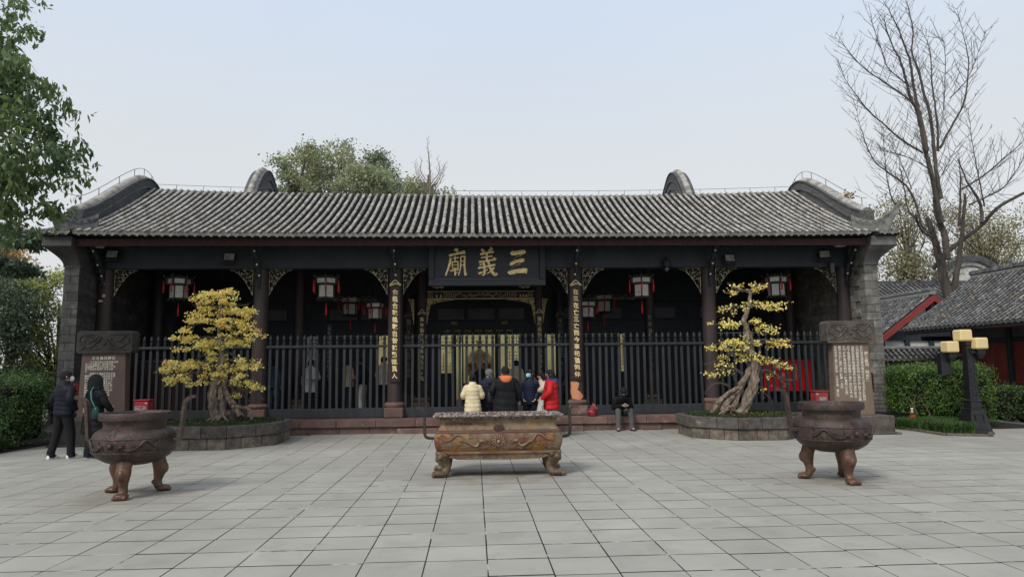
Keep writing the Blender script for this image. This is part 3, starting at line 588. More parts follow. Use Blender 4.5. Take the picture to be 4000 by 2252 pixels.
# back screen wall: dark panels with openings, grey boards above
def panel(x0, x1, z0, z1, mat=m_wood, name='wall_panel', y=24.1, t=.08, parent=None):
    p = MB(); p.box(x0, x1, y, y + t, z0, z1, ch=.01); return part(name, p, mat, parent or hall, 0)
OPEN = [(-5.75, -5.30), (-3.35, -2.62), (-1.17, -.72), (-.62, -.42), (-.37, .72), (.92, 1.06), (1.10, 1.60), (2.50, 2.86), (3.42, 3.56), (5.10, 5.30)]
x = -10.0
for a, b in OPEN + [(10.5, 10.5)]:
    panel(x, a, .345, 2.76); x = b
panel(-10.0, 10.5, 2.765, 3.25)
m_grey = M('grey_board', (.13, .135, .155), (.10, .105, .12), 3, .8)
for a, b in ((-9.6, -8.0), (-7.8, -6.4), (-4.95, -4.0), (-3.9, -2.9), (-1.25, -.35), (-.22, .72), (.85, 1.75), (3.1, 3.75), (4.5, 5.2), (6.0, 7.1), (8.0, 9.3)):
    panel(a, b, 3.30, 3.68, m_grey, 'grey_panel', 24.04, .05)
panel(-10, 10.5, 3.25, 3.9, m_wood, 'wall_panel', 24.12, .08)
for a, b in ((-1.17, -.72), (1.10, 1.60), (-5.75, -5.30), (5.10, 5.30), (3.42, 3.56)): panel(a, b, .345, 1.45, m_wood, 'wall_panel')
# lattice screens
def lattice(x0, x1, z0, z1, y=24.08):
    m = MB(); r = .012; rd = random.Random(int(x0 * 100))
    for x in (x0 + .02, x1 - .02): m.box(x - r, x + r, y, y + .03, z0, z1)
    nx = max(2, int((x1 - x0) / .11)); nz = int((z1 - z0) / .11); dx = (x1 - x0) / nx; dz = (z1 - z0) / nz
    for i in range(nx + 1):
        for j in range(nz):
            if rd.random() < .55: m.box(x0 + i * dx - r * .7, x0 + i * dx + r * .7, y, y + .02, z0 + j * dz, z0 + (j + 1) * dz)
    for j in range(nz + 1):
        for i in range(nx):
            if rd.random() < .55: m.box(x0 + i * dx, x0 + (i + 1) * dx, y + .003, y + .023, z0 + j * dz - r * .7, z0 + j * dz + r * .7)
    o = part('lattice_screen', m, m_wood, hall, 0); o['kind'] = 'stuff'
for a, b in ((-1.17, -.72), (1.10, 1.60), (-5.75, -5.30), (5.10, 5.30), (3.42, 3.56)): lattice(a, b, 1.45, 2.76)
lattice(-.60, -.44, 2.5, 2.75); lattice(2.52, 2.84, 2.5, 2.75); lattice(-3.3, -2.7, 2.5, 2.75)
# small gilt plates on the inner beam
q = MB()
for (x, z, w_, h_) in ((-.80, 3.12, .22, .11), (.95, 3.12, .22, .11)): 
    q.box(x, x + w_, 23.98, 24.03, z, z + h_)
for k in range(7):
    x = -1.05 + k * .36; q.box(x, x + .24, 23.99, 24.03, 2.86, 2.93)
o = part('gilt_plate', q, M('gilt_carving', (.50, .38, .12), (.05, .045, .035), 45, .5, .4, 60, lo=.45, hi=.52), hall, 0); o['kind'] = 'stuff'
yw = MB(); yw.box(-6, 6.3, 28.6, 28.9, 0, 4.2); part('yellow_wall', yw, M('yellow_wall_paint', (.46, .42, .21), (.34, .30, .14), 1.2, .8, .2), rear, 0)
# light boards at the far left and right showing the sunlit garden
# statue ------------------------------------------------------------------------
st = thing('seated_statue', 'gilded seated statue of a bearded man in robes before the yellow wall', 'statue', (.20, 26.4, 0))
m_stat = M('statue_gilding', (.48, .31, .12), (.26, .165, .07), 5, .6, .3, 25)
q = MB(); q.box(-.45, .85, 25.9, 27.0, 0, 1.05, ch=.03); part('pedestal', q, m_wood, st, 0)
def ringz(z, rx, ry, cx=0, cy=0, n=20, fold=0, ph=0): return [(st.location.x + cx + .84 * rx * (1 + fold * sin(9 * 2 * pi * k / n * 1 + ph)) * cos(2 * pi * k / n), st.location.y + cy + ry * (1 + fold * sin(7 * 2 * pi * k / n)) * sin(2 * pi * k / n), z) for k in range(n)]
q = MB(); q.rings([ringz(1.05, .46, .42), ringz(1.45, .48, .44, fold=.02), ringz(1.62, .40, .36, 0, 0, fold=.03), ringz(1.85, .34, .24, 0, .05, fold=.03), ringz(2.10, .31, .2, 0, .08, fold=.02), ringz(2.22, .25, .17, 0, .08), ringz(2.32, .10, .09, 0, .06)])
for s_ in (-1, 1):
    q.tube([(.20 + s_ * .24, 26.46, 2.18), (.20 + s_ * .36, 26.3, 1.95), (.20 + s_ * .33, 26.1, 1.75), (.20 + s_ * .10, 25.98, 1.80)], [.10, .12, .13, .07], 10)
    q.tube([(.20 + s_ * .36, 26.2, 1.85), (.20 + s_ * .38, 26.15, 1.6), (.20 + s_ * .40, 26.1, 1.35)], [.08, .10, .05], 8)
    q.tube([(.20 + s_ * .15, 26.2, 1.45), (.20 + s_ * .24, 25.95, 1.42), (.20 + s_ * .24, 25.92, 1.1)], [.14, .15, .13], 10)
part('robe', q, m_stat, st, 50)
q = MB(); q.ell((.20, 26.40, 2.48), (.105, .12, .15), 14, 10); q.ell((.2, 26.28, 2.47), (.018, .025, .03), 8, 6)
part('head', q, M('statue_face', (.55, .27, .13), (.45, .21, .1), 8, .5), st, 60)
q = MB(); q.tube([(.2, 26.27, 2.40), (.2, 26.24, 2.3), (.2, 26.25, 2.12)], [.06, .05, .015], 8); q.tube([(.13, 26.29, 2.43), (.2, 26.27, 2.445), (.27, 26.29, 2.43)], [.01, .016, .01], 6)
for s_ in (-1, 1): q.ell((.2 + s_ * .04, 26.285, 2.51), (.018, .01, .008), 6, 4)
part('beard', q, M('black_hair', (.012, .011, .011), None, rough=.5), st, 50)
q = MB(); q.lathe([(.115, 2.56), (.125, 2.60), (.11, 2.68), (.07, 2.76), (.02, 2.80)], 14, (.2, 26.42, 0)); q.box(.08, .32, 26.28, 26.31, 2.57, 2.65, ch=.008)
for s_ in (-1, 1): q.tube([(.2 + s_ * .1, 26.42, 2.62), (.2 + s_ * .19, 26.44, 2.66)], [.02, .012], 6)
part('crown', q, m_gold, st, 40)
q = MB(); q.box(.15, .25, 25.93, 25.95, 1.78, 2.0, ch=.01); part('tablet', q, m_wood, st, 0)

# ------------------------------------------------------------------ picket fences
def picket():
    q = MB(); h = .034
    q.box(-h, h, -h, h, 0, 1.71, ch=.004)
    q.lathe([(.028, 1.712), (.043, 1.74), (.043, 1.77), (.022, 1.79), (.030, 1.81), (.041, 1.83), (.043, 1.88), (.036, 1.905), (.020, 1.935), (.0, 1.985)], 8, caps=False)
    return q.mesh('picket', m_fence, 40)
pk_me = picket()
BAY = [(-9.52, COLX[1] - .2), (COLX[1] + .2, COLX[2] - .2), (COLX[2] + .2, COLX[3] - .2), (COLX[3] + .2, COLX[4] - .2), (COLX[4] + .2, 10.2)]
lab = ['black picket fence behind the left stele and the left ginkgo', 'black picket fence bay right of the left ginkgo with visitors behind', 'black picket fence bay below the gold lettered name board', 'black picket fence bay behind the man sitting with a phone', 'black picket fence bay in front of the red notice panel']
for (a, b), lb in zip(BAY, lab):
    t = thing('picket_fence', lb, 'fence', ((a + b) / 2, COLY, .35), 0, 'fence bays between the front columns')
    n = int(round((b - a) / .179)); dx = (b - a) / n
    for i in range(n):
        o = link('picket', pk_me, t, (a + dx * (i + .5) - t.location.x, R.uniform(-.004, .004), .235)); o.rotation_euler = (R.uniform(-.004, .004), R.uniform(-.006, .006), 0)
    q = MB(); q.box(a, b, COLY - .075, COLY - .041, 2.205, 2.275, ch=.006); part('rail', q, m_fence, t, 0)
    q = MB(); q.box(a + .001, b - .001, COLY - .05, COLY + .05, .352, .60, ch=.008); part('bottom_board', q, m_fence, t, 0)
# boarded door behind the left bay
t = thing('board_partition', 'dark red boarded partition behind the leftmost fence bay', 'partition', (-7.7, 19.6, .35))
x = -9.4
while x < -6.1:
    w_ = .22; q = MB(); q.box(x + .004, x + w_ - .004, 19.6, 19.63, .35, 1.86, ch=.004); part('plank', q, M('maroon_board', (.040, .020, .017), (.026, .015, .013), 3, .7, .2, 20, rand=.15, stretch=(3, 3, .4)), t, 0); x += w_
q = MB(); q.box(-9.45, -6.05, 19.57, 19.66, 1.862, 1.93, ch=.006); part('top_rail', q, m_wood, t, 0)

# ------------------------------------------------------------------ carved corner brackets, eave brackets
def corner_bracket(flip, w_=.60, h_=.68, seed=1, dense=1.0, k=4):
    """fretwork filling the corner under a beam; local x from 0 (post) to w_, z from 0 down to -h_"""
    rd = random.Random(seed); q = MB(); sx = -1 if flip else 1
    def lim(x): return h_ * max(.02, (1 - x / w_)) ** 1.9 + .02
    P = lambda x, z: (sx * x, 0, z)
    q.tube([P(0, 0), P(w_, 0)], .010, 4); q.tube([P(.008, 0), P(.008, -h_)], .010, 4)
    q.tube([P(x, -lim(x)) for x in np.linspace(0.0, w_, 12)], .009, 4)
    pts = []; tries = 0
    while len(pts) < 26 * dense and tries < 900:
        tries += 1; x = rd.uniform(.03, w_ * .92); z = -rd.uniform(.03, h_ * .92); r = rd.uniform(.022, .052)
        if -z + r > lim(x) or x - r < .0 or -z - r < 0: continue
        if any((x - a) ** 2 + (z - b) ** 2 < (.72 * (r + c)) ** 2 for a, b, c in pts): continue
        pts.append((x, z, r)); scroll(q, sx * x, z, r, rd.uniform(.9, 1.5), .0085, rd.uniform(0, 6.28), rd.choice((-1, 1)), 0, 8, k=3)
        if rd.random() < .4: q.ell((sx * x, -.006, z), (.012, .008, .012), 5, 4)
    return q
m_fret = M('fretwork_gilding', (.60, .54, .37), (.06, .055, .045), 11, .5, .0, metal=.15, lo=.40, hi=.58)
frL, frR = corner_bracket(True).mesh('carved_bracket', m_fret, 50), corner_bracket(False).mesh('carved_bracket', m_fret, 50)
for i, x in enumerate(COLX):
    for sgn, me in ((1, frR), (-1, frL)):
        if (i == 0 and sgn < 0) or (i == 5 and sgn > 0): continue
        link('carved_bracket', me, hall, (x + sgn * .215 - CX, COLY - .03 - 18, 4.325))
# eave struts with gilt bosses
for i, x in enumerate(COLX):
    q = MB()
    q.tube([(x, COLY - .21, 3.95), (x, COLY - .24, 4.1), (x, COLY - .42, 4.45), (x, COLY - .75, 4.78), (x, COLY - .95, 4.93)], [.045, .06, .07, .065, .05], 8)
    for k in range(9):
        t_ = k / 8; scroll(q, COLY - .26 - .5 * t_, 4.08 + .7 * t_, .06, 1.3, .014, k, 1 if k % 2 else -1, x - .055 + .11 * (k % 2), 9, 'yz')
    for z in (3.86, 3.80, 3.90): q.box(x - .05, x + .05, COLY - .25, COLY - .17, z, z + .028)
    br = part('eave_bracket', q, m_wood, hall, 50)
    for (dy, z) in ((-.80, 4.70), (-.56, 4.38), (-.34, 4.12)):
        b = MB(); b.ell((x + .045 * (1 if x < 0 else -1), COLY + dy - .03, z), (.028, .02, .028), 10, 6); part('boss', b, m_goldp, br, 60)

# ------------------------------------------------------------------ name board
nb_ = thing('name_board', 'great black name board with three gold characters over the centre bay', 'sign', (.355, 18.35, 3.80))
q = MB(); q.box(-1.04, 1.76, 18.34, 18.42, 3.98, 4.92); part('board', q, M('board_lacquer', (.018, .021, .027), (.026, .029, .036), 3, .5, .05), nb_, 0)
m_frame = M('board_frame', (.016, .019, .024), (.028, .031, .038), 30, .5, .5, 45)
for (a, b, c, d) in ((-1.20, 1.92, 3.80, 3.975), (-1.20, -1.045, 3.977, 4.90), (1.765, 1.92, 3.977, 4.90)):
    q = MB(); q.box(a, b, 18.27, 18.42, c, d, ch=.012); part('frame', q, m_frame, nb_, 0)
q = MB(); q.box(-1.04, 1.76, 18.30, 18.339, 3.977, 3.995); part('frame_lip', q, M('frame_lip', (.07, .075, .085), None, rough=.4), nb_, 0)
def px(x, y): return ((1500 + x / 2.576 - 1680) / 144.9 - 1.17, 4.88 - (900 + y / 2.576 - 962) / 144.9)
def glyph_strokes(name, L_):
    q = MB()
    for pts, w_ in L_: stroke(q, [px(*p) for p in pts], [u / 2.576 / 144.9 for u in (w_ if hasattr(w_, '__len__') else [w_] * len(pts))], 18.338, .028)
    part(name, q, m_gold, nb_, 0)
glyph_strokes('character', [([(735, 185), (722, 215)], [30, 44]), ([(655, 258), (735, 236), (815, 222)], [24, 22, 34]), ([(672, 282), (655, 360), (620, 460)], [22, 22, 14]),
    ([(690, 285), (752, 276)], 12), ([(716, 262), (714, 320)], 12), ([(686, 322), (688, 388)], 12), ([(684, 322), (746, 318)], 12), ([(744, 318), (744, 386)], 12), ([(688, 353), (742, 350)], 9), ([(686, 388), (746, 384)], 11),
    ([(664, 412), (755, 398)], [16, 12]), ([(714, 388), (716, 458)], [15, 18]), ([(740, 420), (722, 440)], 8), ([(772, 272), (768, 380), (748, 458)], [14, 14, 12]), ([(770, 268), (816, 264)], 14), ([(812, 264), (808, 370), (820, 458)], [18, 18, 24]), ([(770, 315), (808, 312)], 10), ([(768, 355), (806, 352)], 10)])
glyph_strokes('character', [([(980, 192), (1006, 222)], [22, 30]), ([(1082, 180), (1050, 222)], [34, 22]), ([(965, 245), (1035, 232), (1102, 218)], [20, 16, 20]), ([(974, 280), (1088, 262)], 16), ([(952, 325), (1030, 312), (1112, 298)], [24, 18, 18]), ([(1032, 222), (1032, 325)], 20),
    ([(1008, 332), (958, 358)], [16, 12]), ([(944, 386), (1030, 368), (1116, 350)], [20, 18, 18]), ([(1004, 340), (1008, 440), (978, 456)], [20, 20, 10]), ([(946, 438), (990, 425), (1040, 398)], [24, 18, 12]), ([(1044, 300), (1062, 380), (1105, 448), (1138, 440)], [22, 26, 30, 16]), ([(1105, 378), (1070, 415), (1030, 445)], [20, 14, 8]), ([(1098, 280), (1120, 302)], [18, 32])])
glyph_strokes('character', [([(1275, 222), (1300, 236), (1350, 228), (1395, 222), (1416, 210)], [40, 46, 38, 44, 34]), ([(1385, 252), (1330, 270), (1300, 305)], [8, 4, 4]), ([(1262, 355), (1285, 338), (1330, 318), (1380, 308), (1408, 300)], [16, 36, 30, 38, 26]), ([(1370, 340), (1300, 370), (1265, 415)], [7, 3, 5]), ([(1240, 428), (1275, 432), (1330, 416), (1400, 412), (1434, 416)], [20, 40, 42, 48, 54])])

# ------------------------------------------------------------------ couplet boards
def couplet(label, text, cx, y, z0, z1, w_, mat=m_gold, boardm=None, size=.155, crest=True, group=None, loose=0):
    t = thing('couplet_board', label, 'couplet board', (cx, y, z0), 0, group)
    q = MB(); n = 6
    q.rings([[(cx + w_ / 2 * (2 * k / n - 1), y - .035 * (1 - (2 * k / n - 1) ** 2) + .03, z) for k in range(n + 1)] + [(cx + w_ / 2, y + .06, z), (cx - w_ / 2, y + .06, z)] for z in (z0, z1)])
    part('board', q, boardm or M('couplet_lacquer', (.038, .026, .024), (.028, .02, .02), 3, .45, .15, 20), t, 0)
    n = len(text); st_ = (z1 - z0 - .12) / n
    for i, ch in enumerate(text):
        V, F = glyph(ch, .022, .04)
        if not V: continue
        m = Matrix.Translation((0, y - .012, z1 - .06 - st_ * (i + .5))) @ Matrix.Translation((cx, 0, 0)) @ Matrix.Rotation(R.uniform(-.07, .07), 4, 'Y') @ Matrix.Diagonal((size * R.uniform(.92, 1.05), size * .3, size * R.uniform(.92, 1.12), 1))
        m = m @ Matrix(((1, 0, -.08, 0), (0, 1, 0, 0), (-.08, 0, 1, 0), (0, 0, 0, 1)))
        q = MB(); q.add(V, F, m); part('character', q, mat, t, 0)
    if crest:
        q = MB(); zc = z1 + .02; s_ = w_ / .26
        q.tube([(cx - .15 * s_, y - .03, zc + .01), (cx - .10 * s_, y - .03, zc + .05), (cx - .04 * s_, y - .03, zc + .12), (cx, y - .03, zc + .14), (cx + .04 * s_, y - .03, zc + .12), (cx + .10 * s_, y - .03, zc + .05), (cx + .15 * s_, y - .03, zc + .01)], .014, 5)
        for a, b in ((-.08, .03), (.08, .03), (0, .06), (-.04, .04), (.04, .04), (-.12, .01), (.12, .01)): scroll(q, cx + a * s_, zc + b, .03 * s_, 1.2, .009, 0, 1 if a > 0 else -1, y - .03, 8)
        part('crest', q, mat, t, 50)
    return t
couplet('tall lacquer board of thirteen gold characters on column left of the name board', '合義合戰義戰自昔銘勳匪異人', COLX[2] + .02, COLY - .245, 1.29, 3.83, .27)
couplet('tall lacquer board of thirteen gold characters above the orange patch', '在三在亡三亡而今享祀猶同伴', COLX[3] - .02, COLY - .245, 1.28, 3.81, .27)
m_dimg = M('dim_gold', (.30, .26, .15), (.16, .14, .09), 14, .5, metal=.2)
couplet('narrow inner board of gold characters left of the statue', '萬年垂溪統看英雄此日何如', INX[1], 21.36, 1.19, 3.26, .22, m_goldp, size=.135)
couplet('narrow inner board of gold characters behind the masked man', '遺廟近惟羨蜀魏吳而今安在', INX[2], 21.36, 1.19, 3.26, .22, m_goldp, size=.135)
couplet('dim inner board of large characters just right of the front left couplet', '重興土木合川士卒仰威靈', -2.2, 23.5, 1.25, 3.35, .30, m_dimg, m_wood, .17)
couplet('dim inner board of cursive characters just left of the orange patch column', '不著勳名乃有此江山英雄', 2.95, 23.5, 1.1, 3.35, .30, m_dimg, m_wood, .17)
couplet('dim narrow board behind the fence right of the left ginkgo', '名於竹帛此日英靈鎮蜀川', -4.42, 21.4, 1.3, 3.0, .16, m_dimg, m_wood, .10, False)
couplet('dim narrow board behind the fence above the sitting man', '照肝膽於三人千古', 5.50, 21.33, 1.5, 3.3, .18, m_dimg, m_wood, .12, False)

# gilded inner frame
gf = thing('gilded_frame', 'gilded fretwork frame hanging across the centre bay in front of the statue', 'frame', (.22, 21.45, 3.77))
m_gilt = M('bright_gilding', (.90, .74, .38), (.50, .38, .16), 20, .45)
q = MB(); q.box(-1.46, 1.90, 21.42, 21.46, 3.75, 3.775); q.box(-1.46, 1.90, 21.42, 21.46, 3.985, 4.0); part('rail', q, m_gilt, gf, 0)
q = MB(); q.box(-1.45, 1.89, 21.465, 21.49, 3.776, 3.984); part('backing', q, m_wood, gf, 0)
q = MB(); rd = random.Random(5)
for k in range(60):
    x = -1.42 + k * .0545 + .02
    if -1.25 < x < -.92 or 1.35 < x < 1.68: continue
    if -.55 < x < .95: scroll(q, x, 3.88 + rd.uniform(-.05, .05), rd.uniform(.03, .055), 1.3, .007, rd.uniform(0, 6), rd.choice((-1, 1)), 21.44, 8, k=3)
    else:
        for z in (3.82, 3.87, 3.92): q.box(x - .02, x + .022, 21.43, 21.445, z, z + .007)
        q.box(x - .004, x + .003, 21.43, 21.445, 3.78, 3.98)
for x in (-1.15, -1.02, 1.45, 1.55, 1.64): q.lathe([(.01, 0), (.03, .01), (.034, .05), (.015, .08), (.022, .10)], 8, (x, 21.44, 3.80))
o = part('fretwork', q, m_gilt, gf, 50); o['kind'] = 'stuff'
for s_, x in ((1, -1.46), (-1, 1.90)):
    a = corner_bracket(s_ < 0, .85, .18, 4, 1.1, 3); b = corner_bracket(s_ < 0, .19, .74, 6, 1.0, 3)
    for m_ in (a, b):
        q = MB(); q.add(m_.v, m_.f, Matrix.Translation((x, 21.43, 3.745))); part('carved_bracket', q, m_gilt, gf, 50)
for x in (-1.72 - .13, 2.28):
    b = corner_bracket(x < 0, .17, .74, 8, 1.0, 3); q = MB(); q.add(b.v, b.f, Matrix.Translation((x + (.0 if x < 0 else -.14), 21.43, 3.745))); part('carved_bracket', q, m_gilt, gf, 50)
q = MB()
for x in (-1.10, 1.58): 
    for k in range(7): scroll(q, x - .14 + k * .045, 4.13 + .03 * sin(k * 2), .035, 1.2, .014, k, 1, 21.40, 8)
part('carved_beast', q, m_goldp, gf, 50)
for x0 in (-5.2, 3.0):      # flower carved rails in the bays beside
    q = MB(); q.box(x0 + .4, x0 + 2.2, 21.44, 21.47, 3.74, 3.755)
    for k in range(26): scroll(q, x0 + .6 + k * .06, 3.82 + .03 * sin(k * 1.7), .032, 1, .006, k * 2, 1, 21.44, 8, k=3)
    part('flower_rail', q, M('dull_gilding', (.30, .25, .14), (.1, .09, .06), 14, .5), gf, 50)

# ------------------------------------------------------------------ lanterns
m_lf = M('lantern_wood', (.030, .028, .026), (.05, .048, .045), 30, .6, .5, 50)
m_lp = M('painted_glass', (.46, .46, .41), (.05, .05, .05), 18, .35, coords='W', lo=.60, hi=.66)
m_tas = M('red_tassel', (.55, .03, .03), (.40, .02, .025), 60, .7, stretch=(3, 3, .2))
def lantern_mesh():
    out = {}
    q = MB(); A = [radians(60 * k + 12) for k in range(6)]
    def hexr(r, z): return [(r * cos(a), r * sin(a), z) for a in A]
    def bars(r0_, z0, r1, z1, w_):
        for a in A: q.tube([(r0_ * cos(a), r0_ * sin(a), z0), (r1 * cos(a), r1 * sin(a), z1)], w_, 4)
    def ring(r, z, w_):
        P = hexr(r, z)
        for k in range(6): q.tube([P[k], P[(k + 1) % 6]], w_, 4)
    bars(.23, .05, .235, .41, .016); ring(.23, .05, .018); ring(.235, .41, .02); bars(.29, .45, .29, .60, .016); ring(.295, .44, .022); ring(.295, .60, .02)
    q.rings([hexr(.235, .41), hexr(.29, .44)], caps=False)
    for k in range(6):
        P, Q = Vector(hexr(.295, .60)[k]), Vector(hexr(.295, .60)[(k + 1) % 6])
        pts = [P.lerp(Q, t) + Vector((0, 0, .05 * sin(pi * t) + .01)) for t in np.linspace(0, 1, 7)]; q.tube(pts, .012, 4)
        for t in (.25, .5, .75): q.ell(tuple(P.lerp(Q, t) + Vector((0, 0, .025))), (.022, .022, .022), 6, 4)
        P, Q = Vector(hexr(.23, .03)[k]), Vector(hexr(.23, .03)[(k + 1) % 6]); 
        for t in (.2, .4, .6, .8): q.ell(tuple(P.lerp(Q, t)), (.022, .022, .02), 6, 4)
        a = A[k]; c = (cos(a), sin(a))
        q.tube([(.29 * c[0], .29 * c[1], .44), (.33 * c[0], .33 * c[1], .50), (.31 * c[0], .31 * c[1], .60), (.37 * c[0], .37 * c[1], .66), (.41 * c[0], .41 * c[1], .68)], [.018, .022, .02, .028, .012], 5)
        q.ell((.37 * c[0], .37 * c[1], .67), (.03, .03, .025), 6, 4)
        q.tube([(.23 * c[0], .23 * c[1], .08), (.27 * c[0], .27 * c[1], .02), (.25 * c[0], .25 * c[1], -.02)], [.015, .025, .01], 5)
        q.tube([(.38 * c[0], .38 * c[1], .66), (.38 * c[0], .38 * c[1], .53)], .003, 3)
    q.tube([(0, 0, .6), (0, 0, 1.25)], .006, 4); q.tube([(0, 0, .0), (0, 0, -.09)], .003, 3); q.rings([hexr(.22, .045), hexr(.22, .055)])
    out['frame'] = [q.mesh('lantern_frame', m_lf, 40)]
    ps = []
    for (r, z0, z1, w_) in ((.225, .075, .395, .095), (.287, .462, .585, .125)):
        for k in range(6):
            a = radians(60 * k + 42); ap = r * cos(radians(30)); t = (-sin(a), cos(a)); p = MB()
            p.add([(ap * cos(a) + s_ * w_ * t[0] + o_ * cos(a), ap * sin(a) + s_ * w_ * t[1] + o_ * sin(a), z) for o_ in (0, .006) for s_, z in ((-1, z0), (1, z0), (1, z1), (-1, z1))], ((0, 1, 2, 3), (7, 6, 5, 4), (0, 4, 5, 1), (1, 5, 6, 2), (2, 6, 7, 3), (3, 7, 4, 0)))
            ps.append(p.mesh('panel', m_lp, 0))
    out['panel'] = ps; ts = []
    for k in range(7):
        c = (.38 * cos(A[k]), .38 * sin(A[k])) if k < 6 else (0, 0); z = .53 if k < 6 else -.09; p = MB()
        p.lathe([(.006, z), (.012, z - .01), (.012, z - .10), (.020, z - .12), (.024, z - .15), (.022, z - .30), (.018, z - .33)], 8, (c[0], c[1], 0)); ts.append(p.mesh('tassel', m_tas, 50))
    out['tassel'] = ts
    return out
lm = lantern_mesh()
LANT = [(-8.07, 19.3, 3.54, .2, 1.0, 'hexagonal painted lantern hanging over the left ginkgo'), (-4.08, 19.3, 3.54, .45, 1.0, 'hexagonal painted lantern hanging in the second bay from the left'),
        (4.76, 19.3, 3.52, .1, 1.0, 'hexagonal painted lantern hanging above the sitting man'), (8.68, 19.3, 3.52, .3, 1.0, 'hexagonal painted lantern hanging above the right ginkgo'),
        (-2.92, 20.6, 3.05, .0, .85, 'lower painted lantern hanging just left of the left couplet column'), (3.42, 20.6, 3.05, .3, .85, 'lower painted lantern half hidden by the right couplet column'),
        (-4.0, 22.6, 3.32, .2, 1.0, 'dim lantern deep in the hall left of the centre'), (4.3, 22.6, 3.36, .2, 1.0, 'dim lantern deep in the hall right of the centre')]
first = None
for x, y, z, rz, s_, lb in LANT:
    t = thing('palace_lantern', lb, 'lantern', (x, y, z), rz, 'hexagonal lanterns hanging in the hall'); t.scale = (s_, s_, s_)
    for k, L_ in lm.items():
        for me in L_: link(k, me, t)

# ------------------------------------------------------------------ lamps and fittings under the eaves
m_blk = M('black_housing', (.02, .021, .023), None, rough=.5); m_glass = M('lamp_glass', (.32, .33, .31), (.2, .2, .19), 8, .25, spec=.6)
def flood(x, y, z, rz, label):
    t = thing('floodlight', label, 'floodlight', (x, y, z), rz, 'floodlights under the eaves')
    q = MB(); q.box(-.15, .15, -.03, .04, -.17, .14, ch=.01); q.box(-.17, .17, .02, .05, -.02, .02); q.box(-.03, .03, .04, .15, .0, .12); part('housing', q, m_blk, t, 0, local=True)
    q = MB(); q.add([(-.125, -.034, -.07), (.125, -.034, -.07), (.125, -.034, .12), (-.125, -.034, .12), (-.08, -.031, -.035), (.08, -.031, -.035), (.08, -.031, .10), (-.08, -.031, .10)], ((0, 1, 5, 4), (1, 2, 6, 5), (2, 3, 7, 6), (3, 0, 4, 7), (4, 5, 6, 7))); part('lens', q, m_glass, t, 0, local=True)
    for ch in t.children: ch.rotation_euler = (-.35, 0, 0)
flood(-9.46, 18.45, 4.66, .15, 'square floodlight above the leftmost column'); flood(-6.45, 18.45, 4.58, .1, 'square floodlight left of the second column')
flood(7.03, 18.45, 4.52, 0, 'square floodlight right of the fifth column'); flood(9.72, 18.45, 4.62, -.35, 'square floodlight left of the rightmost column')
for x, lb in ((-9.7, 'round disc lamp under the left end of the eaves'), (10.05, 'round disc lamp under the right end of the eaves')):
    q = MB(); q.lathe([(.02, .03), (.14, .03), (.15, .01), (.14, 0), (.02, -.004)], 20, (x, 18.2, 4.83)); single('disc_lamp', q, m_white, lb, 'lamp', (x, 18.2, 4.83), 'disc lamps under the eaves')
t = thing('dome_camera', 'dark dome camera hanging under the beam in the fourth bay', 'security camera', (5.28, 18.5, 4.45))
q = MB(); q.lathe([(.02, .30), (.03, .22), (.10, .18), (.12, .06), (.12, .0), (.02, -.01)], 16, (5.28, 18.5, 4.32)); part('housing', q, m_blk, t)
q = MB(); q.ell((5.28, 18.5, 4.26), (.075, .075, .09), 14, 8); part('dome', q, M('dark_dome', (.04, .04, .045), None, rough=.1, spec=.8), t, 60)
t = thing('box_speaker', 'small grey box speaker beside the rightmost column', 'speaker', (9.95, 18.5, 4.2))
q = MB(); q.box(9.87, 10.03, 18.5, 18.6, 4.12, 4.44, ch=.01); part('housing', q, m_blk, t, 0); q = MB(); q.box(9.90, 10.0, 18.49, 18.499, 4.15, 4.41); part('grille', q, m_grey, t, 0)

# ------------------------------------------------------------------ lightning conductor wires
m_wire = M('conductor_wire', (.07, .07, .072), None, rough=.5)
def wire(pts, posts, label, h=.16, r=.007):
    q = MB(); q.tube(pts, r, 4); o = single('conductor_wire', q, m_wire, label, 'wire', tuple(pts[0]), 'lightning conductor wires on the roof')
    p = MB()
    for a in posts: p = MB(); p.tube([a, (a[0], a[1], a[2] - h)], r * 1.2, 4); part('wire_post', p, m_wire, o)
rz_ = lambda x: prf(4.05) + zo(x, 4.05) + .22
wire([(x, 21.5, rz_(x)) for x in np.linspace(-9.9, 10.4, 26)], [(x, 21.5, rz_(x)) for x in np.linspace(-9.2, 9.8, 24)], 'thin wire running along the top of the hall roof')
ez = lambda x: prf(.45) + zo(x, .4) + .17
wire([(x, 17.85, ez(x)) for x in np.linspace(-9.9, 10.4, 26)], [(x, 17.85, ez(x)) for x in np.linspace(-9.6, 10.2, 24)], 'thin wire running low over the eave tiles', .12, .005)
for sx, lb in ((-1, 'wire arched over the left end parapet'), (1, 'wire arched over the right end parapet')):
    xc = sum(HX[sx]) / 2; P = [(xc, y, z + .22) for y, z in PAR[2:-4:3]]
    e0 = [(xc + sx * .45, 17.55, 6.42), (xc + sx * .2, 17.65, 6.15)] if sx < 0 else []
    wire(e0 + [(xc, 17.9, 6.12)] + P + [(xc - sx * .15, 22.3, 7.2), (xc - sx * .3, 22.4, 6.9)], [p for p in P[::2]], lb, .2, .008)
    
